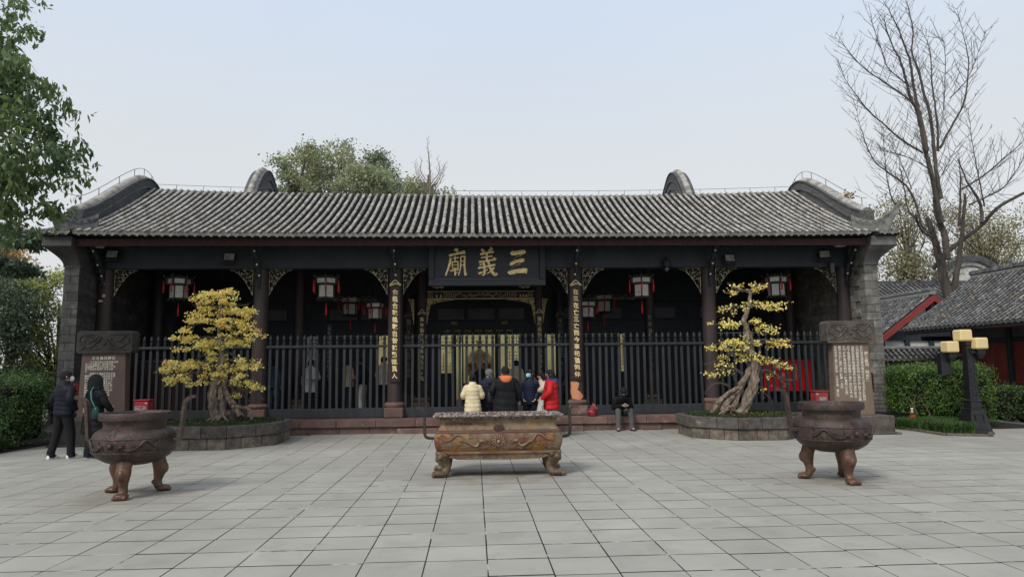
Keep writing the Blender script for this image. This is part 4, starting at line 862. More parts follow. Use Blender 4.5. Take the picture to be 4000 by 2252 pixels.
# red notice panel and small red signs
t = thing('notice_panel', 'large red notice panel standing behind the right fence bay', 'notice board', (9.43, 20.5, .35))
q = MB(); q.box(8.69, 10.19, 20.5, 20.54, .83, 1.77, ch=.006); part('board', q, M('red_panel', (.62, .015, .02), (.55, .012, .018), 2, .4), t, 0)
q = MB()
for i in range(14): 
    for (x, w_) in ((9.62, .16), (9.0, .10)):
        if x < 9.2 and i > 4: continue
        q.box(x, x + w_ * R.uniform(.6, 1), 20.492, 20.498, 1.62 - i * .035, 1.63 - i * .035)
for s_, x, z, sz in (('裝', 9.28, 1.32, .13), ('文明觀展', 8.95, 1.66, .07), ('請勿吸煙', 9.3, .98, .06), ('諸葛亮', 8.95, 1.0, .05)):
    V, F = glyph(s_, .01, .02); q.add(V, F, Matrix.Translation((x, 20.496, z)) @ Matrix.Scale(sz, 4))
o = part('lettering', q, M('panel_print', (.75, .35, .32), None, rough=.5), t, 0); o['kind'] = 'stuff'
for x, y, z, lb in ((-9.86, 17.86, .98, 'small dark red sign on the left pier beside the couple'), (10.42, 17.88, .98, 'small dark red sign on the right pier behind the stele')):
    t = thing('wall_sign', lb, 'sign', (x, y, z), 0, 'small red signs on the piers')
    q = MB(); q.box(x - .11, x + .11, y, y + .03, z - .02, z + .42, ch=.004); part('plate', q, M('maroon_plate', (.035, .008, .01), None, rough=.4), t, 0)
    q = MB()
    for k, s_ in enumerate(('禁止', '吸煙')): V, F = glyph(s_, .01, .02); q.add(V, F, Matrix.Translation((x, y - .003, z + .34 - k * .09)) @ Matrix.Scale(.075, 4))
    for k in range(3): q.box(x - .05, x + .05, y - .004, y, z + .13 - k * .04, z + .14 - k * .04)
    part('lettering', q, M('red_print', (.25, .03, .03), None, rough=.5), t, 0)
# closing pieces behind the end walls
for x0, x1 in ((-10.33, -9.6), (10.1, 10.87)):
    q = MB(); q.box(x0, x1, 22.62, 24.3, .3, 6.4); part('return_wall', q, m_wallL, hall, 0)

# ------------------------------------------------------------------ round tripod censers
def censer(name_label, cx, cy, rot, left=True, right=True, medal=-.42):
    t = thing('tripod_censer', name_label, 'incense burner', (cx, cy, 0), 0, 'round iron incense burners')
    def W(p): return (cx + p[0], cy + p[1], p[2])
    q = MB()
    prof = [(.05, .395), (.20, .41), (.34, .45), (.44, .51), (.495, .575), (.50, .585), (.515, .66), (.515, .73), (.50, .80), (.465, .855), (.40, .885), (.385, .895), (.38, .985), (.385, .995), (.435, 1.0), (.44, 1.015), (.44, 1.085), (.435, 1.095), (.415, 1.095), (.405, 1.07), (.385, .95), (.30, .93), (.02, .93)]
    q.lathe(prof, 56, (cx, cy, 0))
    q.lathe([(.498, .583), (.512, .588), (.512, .598), (.505, .605)], 56, (cx, cy, 0), caps=False); q.lathe([(.515, .765), (.522, .770), (.516, .778)], 56, (cx, cy, 0), caps=False)
    part('bowl', q, m_rust, t, 40)
    q = MB(); q.lathe([(.38, .945), (.2, .95), (.02, .955)], 30, (cx, cy, 0)); part('ash', q, M('incense_ash', (.35, .33, .30), (.2, .19, .18), 20, .95, .4), t)
    def rad(z): return float(np.interp(z, [.51, .585, .66, .73, .80, .855, .885], [.44, .50, .515, .515, .50, .465, .40]))
    def S_(a, z, e_=.004): r = rad(z) + e_; return W((r * cos(a), r * sin(a), z))
    q = MB()
    for a0 in (medal - .0 - pi / 2, medal + pi / 2 + .3):
        q.tube([S_(a0 + .055 * cos(u), .69 + .028 * sin(u) * 1.0) for u in np.linspace(0, 2 * pi, 16)], .008, 4)
        q.ell(S_(a0, .69, .0), (.035, .035, .035), 12, 8)
        for k in range(12): u = k * pi / 6; q.tube([S_(a0 + .075 * cos(u), .69 + .038 * sin(u)), S_(a0 + .10 * cos(u + .15), .69 + .052 * sin(u + .15))], [.008, .003], 4)
        q.tube([S_(a0 - .12, .602), S_(a0, .638), S_(a0 + .12, .602)], .006, 4); q.tube([S_(a0 - .07, .602), S_(a0, .622), S_(a0 + .07, .602)], .005, 4)
        for sg in (-1, 1):
            body = [(.30, .655), (.42, .635), (.55, .64), (.66, .68), (.75, .735), (.86, .745), (.96, .70), (1.05, .66), (1.14, .655)]
            q.tube([S_(a0 + sg * u, z, .008) for u, z in spline(body, 4)], [.012 + .008 * sin(pi * i / 32) for i in range(33)], 6)
            q.ell(S_(a0 + sg * .27, .675, .008), (.035, .03, .02), 8, 6); q.tube([S_(a0 + sg * .26, .68, .01), S_(a0 + sg * .19, .69, .012)], [.012, .006], 5); q.tube([S_(a0 + sg * .26, .665, .01), S_(a0 + sg * .19, .66, .012)], [.01, .005], 5)
            q.tube([S_(a0 + sg * .29, .69, .01), S_(a0 + sg * .36, .715, .014)], [.008, .003], 5)
            for u, z in ((.45, .615), (.62, .70), (.80, .70), (1.0, .73)): q.tube([S_(a0 + sg * u, z), S_(a0 + sg * (u - .04), z - .02), S_(a0 + sg * (u - .09), z - .012)], [.009, .007, .004], 4)
            for u, z in ((.20, .64), (.34, .73), (.74, .66), (.9, .635), (1.1, .74)):
                q.tube([S_(a0 + sg * (u + .028 * cos(v) * (1 - v / 12)), z + .016 * sin(v) * (1 - v / 12)) for v in np.linspace(0, 8, 12)], .0045, 4)
        for k in range(18):
            u = a0 - 1.25 + k * .147; q.tube([S_(u + .06 * cos(v), .603 + .022 * sin(v)) for v in np.linspace(0, pi, 7)], .004, 4)
    part('dragon_relief', q, m_rust, t, 60)['kind'] = 'stuff'
    q = MB()
    def T_(a, f): r = .497 + (.407 - .497) * f; z = .805 + .075 * f; return W(((r + .003) * cos(a), (r + .003) * sin(a), z))
    for k in range(22):
        a = medal - pi / 2 + .24 + k * .272
        if k == 21: continue
        for (u, v) in (((-.095, .1), (.095, .1)), ((.095, .1), (.095, .9)), ((.095, .9), (-.095, .9)), ((-.095, .9), (-.095, .35)), ((-.095, .35), (.05, .35)), ((.05, .35), (.05, .65)), ((.05, .65), (-.04, .65))):
            q.tube([T_(a + u[0], u[1]), T_(a + v[0], v[1])], .0045, 3)
    part('key_pattern', q, m_rust, t, 60)['kind'] = 'stuff'
    am = medal - pi / 2; c = Vector(T_(am, .45)); n_ = Vector((cos(am), sin(am), .9)).normalized()
    mt_ = Matrix.Translation(c) @ n_.to_track_quat('-Y', 'Z').to_matrix().to_4x4()
    q = MB(); q.lathe([(.001, .012), (.058, .012), (.066, .010), (.066, -.02)], 22, mat=mt_ @ Matrix.Rotation(pi / 2, 4, 'X')); V, F = glyph('義', .02, .06); q.add(V, F, mt_ @ Matrix.Translation((0, -.016, 0)) @ Matrix.Scale(.085, 4))
    part('medallion', q, m_rust, t, 40)
    # legs
    leg_a = [-pi / 2, radians(38), radians(142)]
    for k, a in enumerate(leg_a):
        a += rot; u = Vector((cos(a), sin(a), 0)); q = MB()
        path = [(.27, .56, .12), (.30, .48, .118), (.335, .40, .105), (.355, .33, .108), (.35, .265, .092), (.335, .20, .070), (.325, .14, .062), (.335, .085, .066), (.36, .045, .070)]
        sp2 = spline(path, 3)
        n = 14; rs = []
        for (r, z, w_) in sp2:
            rs.append([W((u.x * (r + w_ * .9 * cos(2 * pi * j / n)) - u.y * w_ * .88 * sin(2 * pi * j / n), u.y * (r + w_ * .9 * cos(2 * pi * j / n)) + u.x * w_ * .88 * sin(2 * pi * j / n), z + .0)) for j in range(n)])
        q.rings(rs)
        def U(r, s_, z): return W((u.x * r - u.y * s_, u.y * r + u.x * s_, z))
        q.ell(U(.395, 0, .045), (.095, .095, .045), 14, 8)
        for s_ in (-.058, -.02, .02, .058): q.ell(U(.455, s_, .032), (.034, .034, .032), 8, 6)
        q.ell(U(.278, 0, .135), (.036, .036, .034), 10, 6)     # spur behind the ankle
        q.ell(U(.415, 0, .31), (.045, .060, .075), 12, 8)
        part('leg', q, m_rustleg, t, 60)
    for sg, ok in ((-1, left), (1, right)):
        if not ok: continue
        pts = spline([(.495, .73), (.56, .715), (.60, .745), (.613, .85), (.63, 1.0), (.645, 1.16), (.665, 1.235), (.72, 1.285), (.80, 1.30)], 4)
        q = MB(); q.tube([W((sg * x, 0, z)) for x, z in pts], .034, 4, flat=(.85, 1.9), up=(1, 0, 0)); part('handle', q, m_rust, t, 35)
        q = MB(); q.tube([W((sg * (x - .018), -.0, z)) for x, z in pts[4:-4]], .012, 4, flat=(1, 2)); part('handle_rib', q, m_rust, t, 35)
    return t
censer('round tripod iron censer with two curled handles beside the couple', -4.60, 9.80, .12, medal=-.12)
censer('round tripod iron censer with a single left handle before the right stele', 5.11, 9.80, .10, True, False, medal=.15)

# ------------------------------------------------------------------ rectangular censer in the middle
bc = thing('rectangular_censer', 'long rectangular iron censer on four paw legs in the middle of the yard', 'incense burner', (.365, 11.05, 0))
def rect(hx_, hy_, z, r=.05, n=3, bow=0.0):
    P = []
    for sx, sy, a0 in ((1, -1, -90), (1, 1, 0), (-1, 1, 90), (-1, -1, 180)):
        for k in range(n + 1):
            a = radians(a0 + 90 * k / n); P.append((.365 + sx * (hx_ - r) + r * cos(a), 11.05 + sy * (hy_ - r) + r * sin(a), z))
    return P
q = MB(); q.rings([rect(.935, .37, .388), rect(.945, .385, .41), rect(.965, .40, .47), rect(.978, .41, .55), rect(.975, .405, .61), rect(.955, .39, .655)]); part('body', q, m_rust, bc, 40)
m_body2 = M('censer_body_paint', (.13, .052, .038), (.19, .14, .085), 3.2, .55, .4, 35, metal=.15, c3=(.30, .14, .04), s3=5, lo3=.52, hi3=.63, lo=.45, hi=.6)
bc.children[0].data.materials[0] = m_body2
q = MB(); q.rings([rect(.957, .392, .656), rect(.962, .397, .665), rect(.955, .39, .690), rect(.935, .37, .700)]); part('waist_band', q, M('censer_band', (.13, .085, .065), (.09, .05, .04), 6, .6, .3, 30, metal=.1), bc, 40)
q = MB(); q.rings([rect(.925, .362, .701), rect(.895, .335, .74), rect(.885, .325, .80), rect(.89, .33, .845)]); part('neck', q, m_ochre, bc, 40)
q = MB(); q.rings([rect(.895, .335, .846), rect(.93, .365, .875), rect(.96, .39, .895), rect(1.0, .425, .905), rect(1.0, .425, .92), rect(.99, .415, .926), rect(.90, .33, .926), rect(.89, .32, .90), rect(.87, .30, .80)], caps=False); part('rim', q, M('flaking_rim', (.11, .075, .06), (.30, .285, .26), 22, .7, .4, 40, lo=.48, hi=.56), bc, 40)
q = MB(); q.rings([rect(.88, .31, .83), rect(.86, .29, .832)]); part('ash', q, MATS['incense_ash'], bc, 0)
q = MB()
for k in range(17):
    x = .365 - .86 + k * .1075
    q.tube([(x + .045 * cos(v), 10.70 - .008 - .028 * (1 - sin(v)) + .0, .905 - .045 * sin(v)) for v in np.linspace(0, pi, 8)], .008, 4)
    q.ell((x, 10.692, .885), (.02, .01, .018), 6, 4)
part('lotus_band', q, m_ochre, bc, 50)['kind'] = 'stuff'
V, F = glyph('武侯祠博物館己卯年', .01, .04); q = MB(); q.add(V, F, Matrix.Translation((-.13, 10.722, .785)) @ Matrix.Scale(.072, 4)); part('inscription', q, m_rust, bc, 0)
q = MB(); q.lathe([(.001, .03), (.070, .03), (.078, .025), (.078, -.02)], 26, mat=Matrix.Translation((.365, 10.69, .735)) @ Matrix.Rotation(pi / 2, 4, 'X')); V, F = glyph('義', .02, .06); q.add(V, F, Matrix.Translation((.365, 10.655, .735)) @ Matrix.Scale(.11, 4)); part('medallion', q, M('medallion_iron', (.11, .065, .05), (.07, .04, .035), 10, .55, .3, metal=.2), bc, 40)
q = MB()
def fy(z): return 11.05 - float(np.interp(z, [.41, .47, .55, .61, .655], [.385, .40, .41, .405, .39]))
def D(x, z, e_=.006): return (.365 + x, fy(z) - e_, z)
q.ell(D(0, .53, .0), (.032, .03, .032), 12, 8)
q.tube([D(.055 * cos(u), .53 + .055 * sin(u)) for u in np.linspace(0, 2 * pi, 20)], .008, 5)
for k in range(14): u = k * 2 * pi / 14; q.tube([D(.065 * cos(u), .53 + .065 * sin(u)), D(.09 * cos(u + .1), .53 + .09 * sin(u + .1)), D(.115 * cos(u + .3), .53 + .105 * sin(u + .3))], [.013, .009, .003], 5)
for sg in (-1, 1):
    body = [(.30, .515), (.33, .47), (.38, .475), (.46, .52), (.52, .55), (.56, .615), (.62, .635), (.68, .60), (.74, .56), (.80, .555)]
    q.tube([D(sg * x, z, .012) for x, z in spline(body, 4)], [.020 - .012 * i / 36 for i in range(37)], 6)
    q.ell(D(sg * .26, .545, .012), (.042, .018, .022), 8, 6); q.tube([D(sg * .24, .55, .015), D(sg * .17, .56, .02)], [.012, .005], 5); q.tube([D(sg * .24, .535, .015), D(sg * .18, .525, .02)], [.010, .004], 5)
    q.tube([D(sg * .28, .56), D(sg * .33, .59), D(sg * .32, .61)], [.009, .006, .003], 4)
    for x, z in ((.36, .44), (.24, .455), (.50, .47), (.62, .50), (.84, .55), (.84, .575), (.45, .60)): q.tube([D(sg * x, z), D(sg * (x - .03), z - .015), D(sg * (x - .06), z - .005), D(sg * (x - .08), z - .012)], [.012, .009, .006, .003], 5)
    for x, z in ((.56, .53), (.63, .47), (.70, .47), (.78, .47), (.70, .63), (.85, .62), (.42, .63), (.15, .45), (.20, .44), (.90, .59)):
        q.tube([D(sg * (x + .032 * cos(v) * (1 - v / 11)), z + .022 * sin(v) * (1 - v / 11)) for v in np.linspace(0, 8, 13)], .005, 4)
    for k in range(8): x = .08 + k * .105; q.tube([D(sg * (x + .05 * cos(v)), .418 + .03 * sin(v)) for v in np.linspace(0, pi, 8)], .006, 4)
part('dragon_relief', q, m_ochre, bc, 60)['kind'] = 'stuff'
q = MB(); q.rings([rect(.935, .372, .345), rect(.96, .395, .352), rect(.96, .395, .372), rect(.94, .375, .387)]); part('ledge', q, m_ochre, bc, 40)
# apron with a curved lower edge
up = .344; lowc = [(-.86, .315), (-.74, .30), (-.66, .275), (-.55, .262), (0, .255), (.55, .262), (.66, .275), (.74, .30), (.86, .315)]
q = MB(); lw = spline(lowc, 4)
q.rings([[(.365 + x, 10.685, up), (.365 + x, 10.68, z), (.365 + x, 10.71, z), (.365 + x, 10.715, up)] for x, z in lw]); q.rings([[(.365 + x, 11.39, up), (.365 + x, 11.385, z), (.365 + x, 11.415, z), (.365 + x, 11.42, up)] for x, z in lw])
for k in range(15):
    x = -.66 + k * .094
    for r_ in (.045, .032, .018): q.tube([(.365 + x + r_ * cos(v), 10.679, .280 + r_ * sin(v)) for v in np.linspace(0, pi, 8)], .0045, 4)
part('apron', q, m_ochre, bc, 50)
for sx in (-1, 1):
    for sy in (-1, 1):
        q = MB(); X_, Y_ = .365 + sx * .83, 11.05 + sy * .29
        q.tube([(X_, Y_, .38), (X_ + sx * .01, Y_ + sy * .0, .30), (X_ + sx * .0, Y_, .235), (X_ - sx * .05, Y_ - sy * .02, .18), (X_ - sx * .04, Y_ - sy * .01, .11), (X_ + sx * .0, Y_ + sy * .01, .06)], [.125, .12, .095, .07, .062, .07], 14)
        q.ell((X_ + sx * .065, Y_ + sy * .03, .055), (.11, .085, .055), 14, 8)
        for k in range(3): q.ell((X_ + sx * .15, Y_ + sy * .03 + (k - 1) * .045, .045), (.035, .03, .043), 8, 6)
        q.ell((X_ + sx * .05, Y_ - .115 * (1 if sy < 0 else -1), .30), (.045, .03, .04), 8, 6); q.ell((X_ - sx * .03, Y_ - .11 * (1 if sy < 0 else -1), .33), (.04, .03, .03), 8, 6); q.ell((X_ + sx * .10, Y_, .27), (.035, .06, .05), 8, 6)
        part('leg', q, M('paw_iron', (.20, .155, .095), (.085, .055, .04), 8, .5, .4, 35, metal=.2, c3=(.26, .12, .05), s3=7, lo3=.55, hi3=.68), bc, 60)
    pts = spline([(.965, .555), (1.06, .555), (1.12, .575), (1.145, .64), (1.145, .80), (1.145, .93), (1.16, .99), (1.20, 1.015), (1.27, 1.02)], 4)
    q = MB(); q.tube([(.365 + sx * x, 11.05, z) for x, z in pts], .028, 4, flat=(1, 1.7), up=(1, 0, 0)); part('handle', q, m_rust, bc, 35)

# ------------------------------------------------------------------ ginkgo planters
m_planter = M('rough_planter_stone', (.115, .10, .088), (.055, .05, .046), 7, .95, .9, 26, rand=.25, c3=(.22, .20, .17), s3=9, lo3=.6, hi3=.72)
m_planter2 = M('lower_planter_stone', (.20, .165, .13), (.085, .07, .058), 7, .95, .9, 26, rand=.25, c3=(.08, .075, .07), s3=4, lo3=.5, hi3=.66)
def planter(cx, cy, r, label, rot=pi / 8):
    t = thing('planter', label, 'planter', (cx, cy, 0), 0, 'octagonal stone planters')
    co = MB(); co.lathe([(r * .94, 0), (r * .94, .44)], 8, (cx, cy, 0)); 
    me = MB(); me.v = [(cx + (x - cx) * cos(rot) - (y - cy) * sin(rot), cy + (x - cx) * sin(rot) + (y - cy) * cos(rot), z) for x, y, z in co.v]; me.f = co.f
    part('core', me, m_joint, t, 0)
    for lv, (ro, z0, z1, m_) in enumerate(((r * .985, 0, .235, m_planter2), (r * 1.02, .242, .48, m_planter))):
        for k in range(8):
            a, b = rot + k * pi / 4, rot + (k + 1) * pi / 4
            A, B = Vector((cos(a), sin(a), 0)) * ro, Vector((cos(b), sin(b), 0)) * ro
            n = 2 if lv else 3; cuts = [0] + sorted([(i + R.uniform(-.18, .18)) / n for i in range(1, n)]) + [1]
            for i in range(n):
                P, Q = A.lerp(B, cuts[i] + .004), A.lerp(B, cuts[i + 1] - .004); ti = .26 / ro if lv else .22 / ro
                bm = bmesh.new(); vs_ = []
                for z in (z0, z1): vs_.append([bm.verts.new((cx + p.x, cy + p.y, z)) for p in (P, Q, Q * (1 - ti), P * (1 - ti))])
                bm.faces.new(vs_[0][::-1]); bm.faces.new(vs_[1])
                for j in range(4): bm.faces.new((vs_[0][j], vs_[0][(j + 1) % 4], vs_[1][(j + 1) % 4], vs_[1][j]))
                bmesh.ops.bevel(bm, geom=bm.edges[:], offset=.010, segments=1, affect='EDGES')
                if not lv:
                    pass
                bm.verts.index_update(); q = MB(); q.add([v.co for v in bm.verts], [[v.index for v in f.verts] for f in bm.faces]); bm.free(); part('stone_block', q, m_, t, 0)
    q = MB(); q.lathe([(r * .9, .44), (r * .6, .475), (r * .3, .50), (.01, .51)], 24, (cx, cy, 0)); part('soil', q, M('dark_soil', (.035, .028, .02), (.02, .016, .012), 12, .95, .5), t)
    V, F = [], []; rd = random.Random(int(cx * 10)); c = 0
    for i in range(5200):
        a = rd.uniform(0, 2 * pi); q_ = sqrt(rd.random()) * (r * .90); x, y = cx + q_ * cos(a), cy + q_ * sin(a); z = .455 + .05 * (1 - q_ / r) + rd.uniform(0, .045); s_ = rd.uniform(.010, .022); b = rd.uniform(0, 6.28); tl_ = rd.uniform(-.5, .9)
        ux, uy = cos(b) * s_, sin(b) * s_
        V += [(x - ux, y - uy, z), (x - uy * .7, y + ux * .7, z + s_ * tl_), (x + ux, y + uy, z + s_ * .4), (x + uy * .7, y - ux * .7, z - s_ * tl_ * .3)]; F.append((c, c + 1, c + 2, c + 3)); c += 4
    o = link('ground_cover', npmesh('ground_cover', V, F, M('clover_green', (.045, .085, .02), (.03, .06, .015), 8, .7, rand=.5, hue=.04, trans=.25), (cx, cy, 0)), t); o['kind'] = 'stuff'
    V, F = [], []; c = 0
    for i in range(150):
        a = rd.uniform(0, 2 * pi); q_ = sqrt(rd.random()) * (r * .6); x, y = cx + q_ * cos(a), cy - .1 + q_ * sin(a) * .8; s_ = rd.uniform(.012, .022); b = rd.uniform(0, 6.28); z = .525 + .01 * rd.random() - .05 * q_ / r
        V += [(x, y, z), (x + s_ * 1.4 * cos(b), y + s_ * 1.4 * sin(b), z + .006), (x + s_ * cos(b + 1.3), y + s_ * sin(b + 1.3), z + .01)]; F.append((c, c + 1, c + 2)); c += 3
    o = link('fallen_leaves', npmesh('fallen_leaves', V, F, M('fallen_gold', (.55, .36, .05), (.4, .22, .04), 9, .7, rand=.3), (cx, cy, 0)), t); o['kind'] = 'stuff'
planter(-5.72, 16.3, 1.50, 'octagonal stone planter under the dense left ginkgo')
planter(6.28, 16.32, 1.46, 'octagonal stone planter under the leaning right ginkgo')

m_bark = M('driftwood_bark', (.26, .205, .15), (.08, .062, .048), 12, .85, .8, 40, stretch=(1, 1, .35), c3=(.36, .30, .23), s3=18, lo3=.55, hi3=.66)
m_bark2 = M('ginkgo_bark', (.095, .075, .058), (.05, .042, .035), 12, .9, .8, 40, c3=(.17, .14, .11), s3=14, lo3=.58, hi3=.7)
m_gink = M('ginkgo_leaf', (.95, .77, .22), (.78, .72, .19), 2.2, .6, rand=.3, hue=.018, trans=.35, lo=.4, hi=.6, c3=(.82, .56, .20), s3=3, lo3=.55, hi3=.7)
def leaf_fans(V, F, x, y, z, s_, rd):
    """one fan shaped leaf with its notch, hanging"""
    n = Vector((rd.gauss(0, 1), rd.gauss(-.5, 1), rd.gauss(.5, .8))).normalized(); d = Vector((rd.gauss(0, .8), rd.gauss(0, .8), -rd.uniform(.1, 1))); d = (d - n * d.dot(n)).normalized(); e_ = n.cross(d); c = len(V); o_ = Vector((x, y, z))
    for a, r_ in ((0, 0), (-.85, .82), (-.35, 1.0), (0, .84), (.35, 1.0), (.85, .82)):
        V.append(tuple(o_ + (d * cos(a) + e_ * sin(a)) * r_ * s_ + n * (s_ * .12 * abs(a))))
    F += [(c, c + 1, c + 2, c + 3), (c, c + 3, c + 4, c + 5)]
def bonsai(label, cy, pads, limbs, trunk_n, base, seed, leafmul):
    rd = random.Random(seed)
    t = thing('ginkgo_bonsai', label, 'ginkgo tree', (base[0], cy, .47))
    trunks = MB(); twigs = MB()
    for i, L in enumerate(limbs):
        th = trunk_n.get(i, (.028, .010)); q = spline([(x, z) for x, z in L], 4); n = len(q); dy = rd.uniform(-.12, .12) if i not in (0,) else 0
        pts = []; a, b = th
        for k, (x, z) in enumerate(q):
            f = k / (n - 1); wob = .025 * min(1, a * 8) if a < .06 else .03
            pts.append((x + rd.uniform(-wob, wob) * .6, cy + dy * (f if a > .05 else (f - .0)) * 1.2 + rd.uniform(-wob, wob), z + rd.uniform(-wob, wob) * .4))
        rad = [(a * (1 - f) + b * f) * rd.uniform(.85, 1.18) for f in np.linspace(0, 1, n)]
        (trunks if a > .05 else twigs).tube(pts, rad, 9 if a > .05 else 5)
        if a > .05:       # strands of twisted bark along the trunk
            for s_ in range(7 if i == 0 else 5):
                ph = s_ * 2 * pi / 6; sp3 = []
                for k, p in enumerate(pts[:int(n * (.6 if i == 0 else 1))]):
                    aa = ph + k * .22; sp3.append((p[0] + rad[k] * .85 * cos(aa), p[1] + rad[k] * .85 * sin(aa), p[2]))
                if len(sp3) > 2: trunks.tube(sp3, [max(.008, rad[k] * .32) for k in range(len(sp3))], 5)
        if a <= .05:
            for k in range(2, n, 2):
                p = pts[k]; 
                for _ in range(2): twigs.tube([p, (p[0] + rd.uniform(-.05, .05), p[1] + rd.uniform(-.08, .08), p[2] + rd.uniform(-.02, .07)), (p[0] + rd.uniform(-.09, .09), p[1] + rd.uniform(-.12, .12), p[2] + rd.uniform(-.02, .09))], [.006, .004, .002], 3)
    # spreading roots at the foot
    for k in range(12):
        a = rd.uniform(0, 2 * pi); l = rd.uniform(.15, .42); trunks.tube([(base[0] + rd.uniform(-.12, .25), cy + rd.uniform(-.08, .08), .68), (base[0] + .5 * l * cos(a), cy + .4 * l * sin(a), .56), (base[0] + l * cos(a), cy + .8 * l * sin(a), .48)], [.045, .032, .015], 6)
    part('trunk', trunks, m_bark if True else m_bark2, t, 50)
    part('branches', twigs, m_bark2, t, 60)['kind'] = 'stuff'
    V, F = [], []
    for x0, x1, z0, z1, dens in pads:
        w_, h_ = x1 - x0, z1 - z0; n = int(leafmul * dens * max(w_, .2) * (h_ + .06) * 1500)
        nc = max(3, int(w_ * 22)); cl = [(rd.uniform(x0 + .03, x1 - .03), rd.gauss(0, min(.20, w_ * .28)), rd.uniform(z0 + .04, z1 - .02)) for _ in range(nc)]
        cl = [(x, y, z - .25 * h_ * abs((x - (x0 + x1) / 2) / (w_ / 2)) ** 2) for x, y, z in cl]
        for _ in range(n):
            c = rd.choice(cl); r_ = .055
            leaf_fans(V, F, c[0] + rd.gauss(0, r_), cy + c[1] + rd.gauss(0, r_), c[2] + rd.gauss(0, r_ * .5), rd.uniform(.030, .054), rd)
        for c in cl: twigs
    o = link('foliage', npmesh('ginkgo_foliage', V, F, m_gink, tuple(t.location)), t); o['kind'] = 'stuff'
    return t
bonsai('dense golden bonsai ginkgo with seven leafy tiers in the left planter', 16.3, BONSAI_PADS_L, BONSAI_LIMBS_L, {0: (.10, .03), 1: (.085, .04), 2: (.07, .04), 11: (.055, .03), 12: (.03, .022), 13: (.03, .02), 14: (.03, .02)}, (-5.75, 0), 4, 1.35)
bonsai('sparse twisted bonsai ginkgo leaning right in the right planter', 16.2, BONSAI_PADS_R, BONSAI_LIMBS_R, {0: (.125, .035), 1: (.085, .06), 2: (.065, .04), 3: (.07, .05), 4: (.035, .02), 5: (.035, .015), 14: (.04, .015), 15: (.04, .012)}, (5.95, 0), 9, .85)

# ------------------------------------------------------------------ steles
def stele(label, x0, x1, y, zb, zt, cap, m_body, m_cap, base, lines, vertical):
    cx = (x0 + x1) / 2; t = thing('stone_stele', label, 'stele', (cx, y, 0))
    q = MB(); q.box(base[0], base[1], y - .42, y + .42, 0.0, zb - .005, ch=.02); q.box(base[0] - .09, base[1] + .09, y - .52, y + .52, 0, .045, ch=.01); part('base', q, m_cap, t, 0)
    fl_ = .03
    q = MB(); bm = []; 
    q.rings([[(x0 - e_, y - .11, z), (x1 + e_, y - .11, z), (x1 + e_, y + .11, z), (x0 - e_, y + .11, z)] for z, e_ in ((zb, fl_), (zt - .01, -.02))]); part('slab', q, m_body, t, 0)
    c0, c1, cz = cap; r_ = .09
    poly = [(c0 + .03, zt), (c1 - .03, zt), (c1 - .03, zt + .03), (c1, zt + .05)] + [(c1 - r_ + r_ * cos(a), cz - r_ + r_ * sin(a)) for a in np.linspace(0, pi / 2, 6)] + [(c0 + r_ - r_ * sin(a), cz - r_ + r_ * cos(a)) for a in np.linspace(0, pi / 2, 6)] + [(c0, zt + .05), (c0 + .03, zt + .03)]
    q = MB(); q.prism(poly, 'y', y - .17, y + .17); ca = part('cap', q, m_cap, t, 30)
    q = MB(); rd = random.Random(3); w_ = c1 - c0; h_ = cz - zt; yy = y - .175
    mx_, mz = (c0 + c1) / 2, zt + h_ * .5
    q.ell((mx_, yy, mz - .04), (.04, .03, .04), 10, 6)
    for sg in (-1, 1):
        for pts, r1 in (([(.06, .10), (.14, .12), (.20, .05), (.28, .02), (.36, .08), (.44, .15), (.50, .08), (.48, -.02), (.40, -.06), (.42, -.14), (.50, -.17)], .022), ([(.10, .02), (.18, -.02), (.24, -.10), (.33, -.12), (.40, -.05), (.38, .04)], .020), ([(.05, -.13), (.16, -.16), (.28, -.17), (.42, -.18)], .012), ([(.08, .14), (.2, .17), (.33, .16), (.46, .18)], .010)):
            sp3 = spline(pts, 4); q.tube([(mx_ + sg * x * w_ / 1.12, yy, mz + z * h_ / .5) for x, z in sp3], [r1 * (1 - .4 * i / len(sp3)) for i in range(len(sp3))], 6)
        for _ in range(16): scroll(q, mx_ + sg * rd.uniform(.05, .50) * w_ / 1.12, mz + rd.uniform(-.18, .18) * h_ / .5, rd.uniform(.02, .04), 1.2, .009, rd.uniform(0, 6), sg, yy, 8)
        q.ell((mx_ + sg * .10 * w_, yy, mz + .06), (.05, .03, .035), 8, 6)
    part('dragon_carving', q, m_cap, ca, 60)['kind'] = 'stuff'
    q = MB(); yy = y - .112; rd = random.Random(8)
    def put(ch, x, z, s_):
        V, F = glyph(ch, .025, .02, 1)
        if V: q.add(V, F, Matrix.Translation((x + rd.uniform(-.003, .003), yy, z)) @ Matrix.Rotation(rd.uniform(-.08, .08), 4, 'Y') @ Matrix.Diagonal((s_, s_, s_, 1)))
    if vertical:
        for k, (L_, z0, s_) in enumerate(lines):
            x = x1 - .09 - k * (x1 - x0 - .16) / (len(lines) - 1) * 1.0; z = z0
            for ch in L_:
                if ch != ' ': put(ch, x, z, s_)
                z -= s_ * 1.0
    else:
        for (L_, z, s_, cen) in lines:
            n = len(L_); xs = cx - n * s_ * .5 + s_ / 2 if cen else x0 + .10 + s_ / 2
            for ch in L_:
                if ch != ' ': put(ch, xs, z, s_ * .92)
                xs += s_
    part('inscription', q, M('inscription_white', (.62, .60, .52), (.50, .47, .40), 20, .8), t, 0)
    return t
m_stL = M('brown_slab', (.125, .085, .070), (.10, .070, .058), 2, .7, .15, 30); m_capL = M('shaded_stone', (.062, .056, .052), (.035, .033, .032), 5, .9, .5, 30)  # left cap and base: shade of the tree put into the stone colour
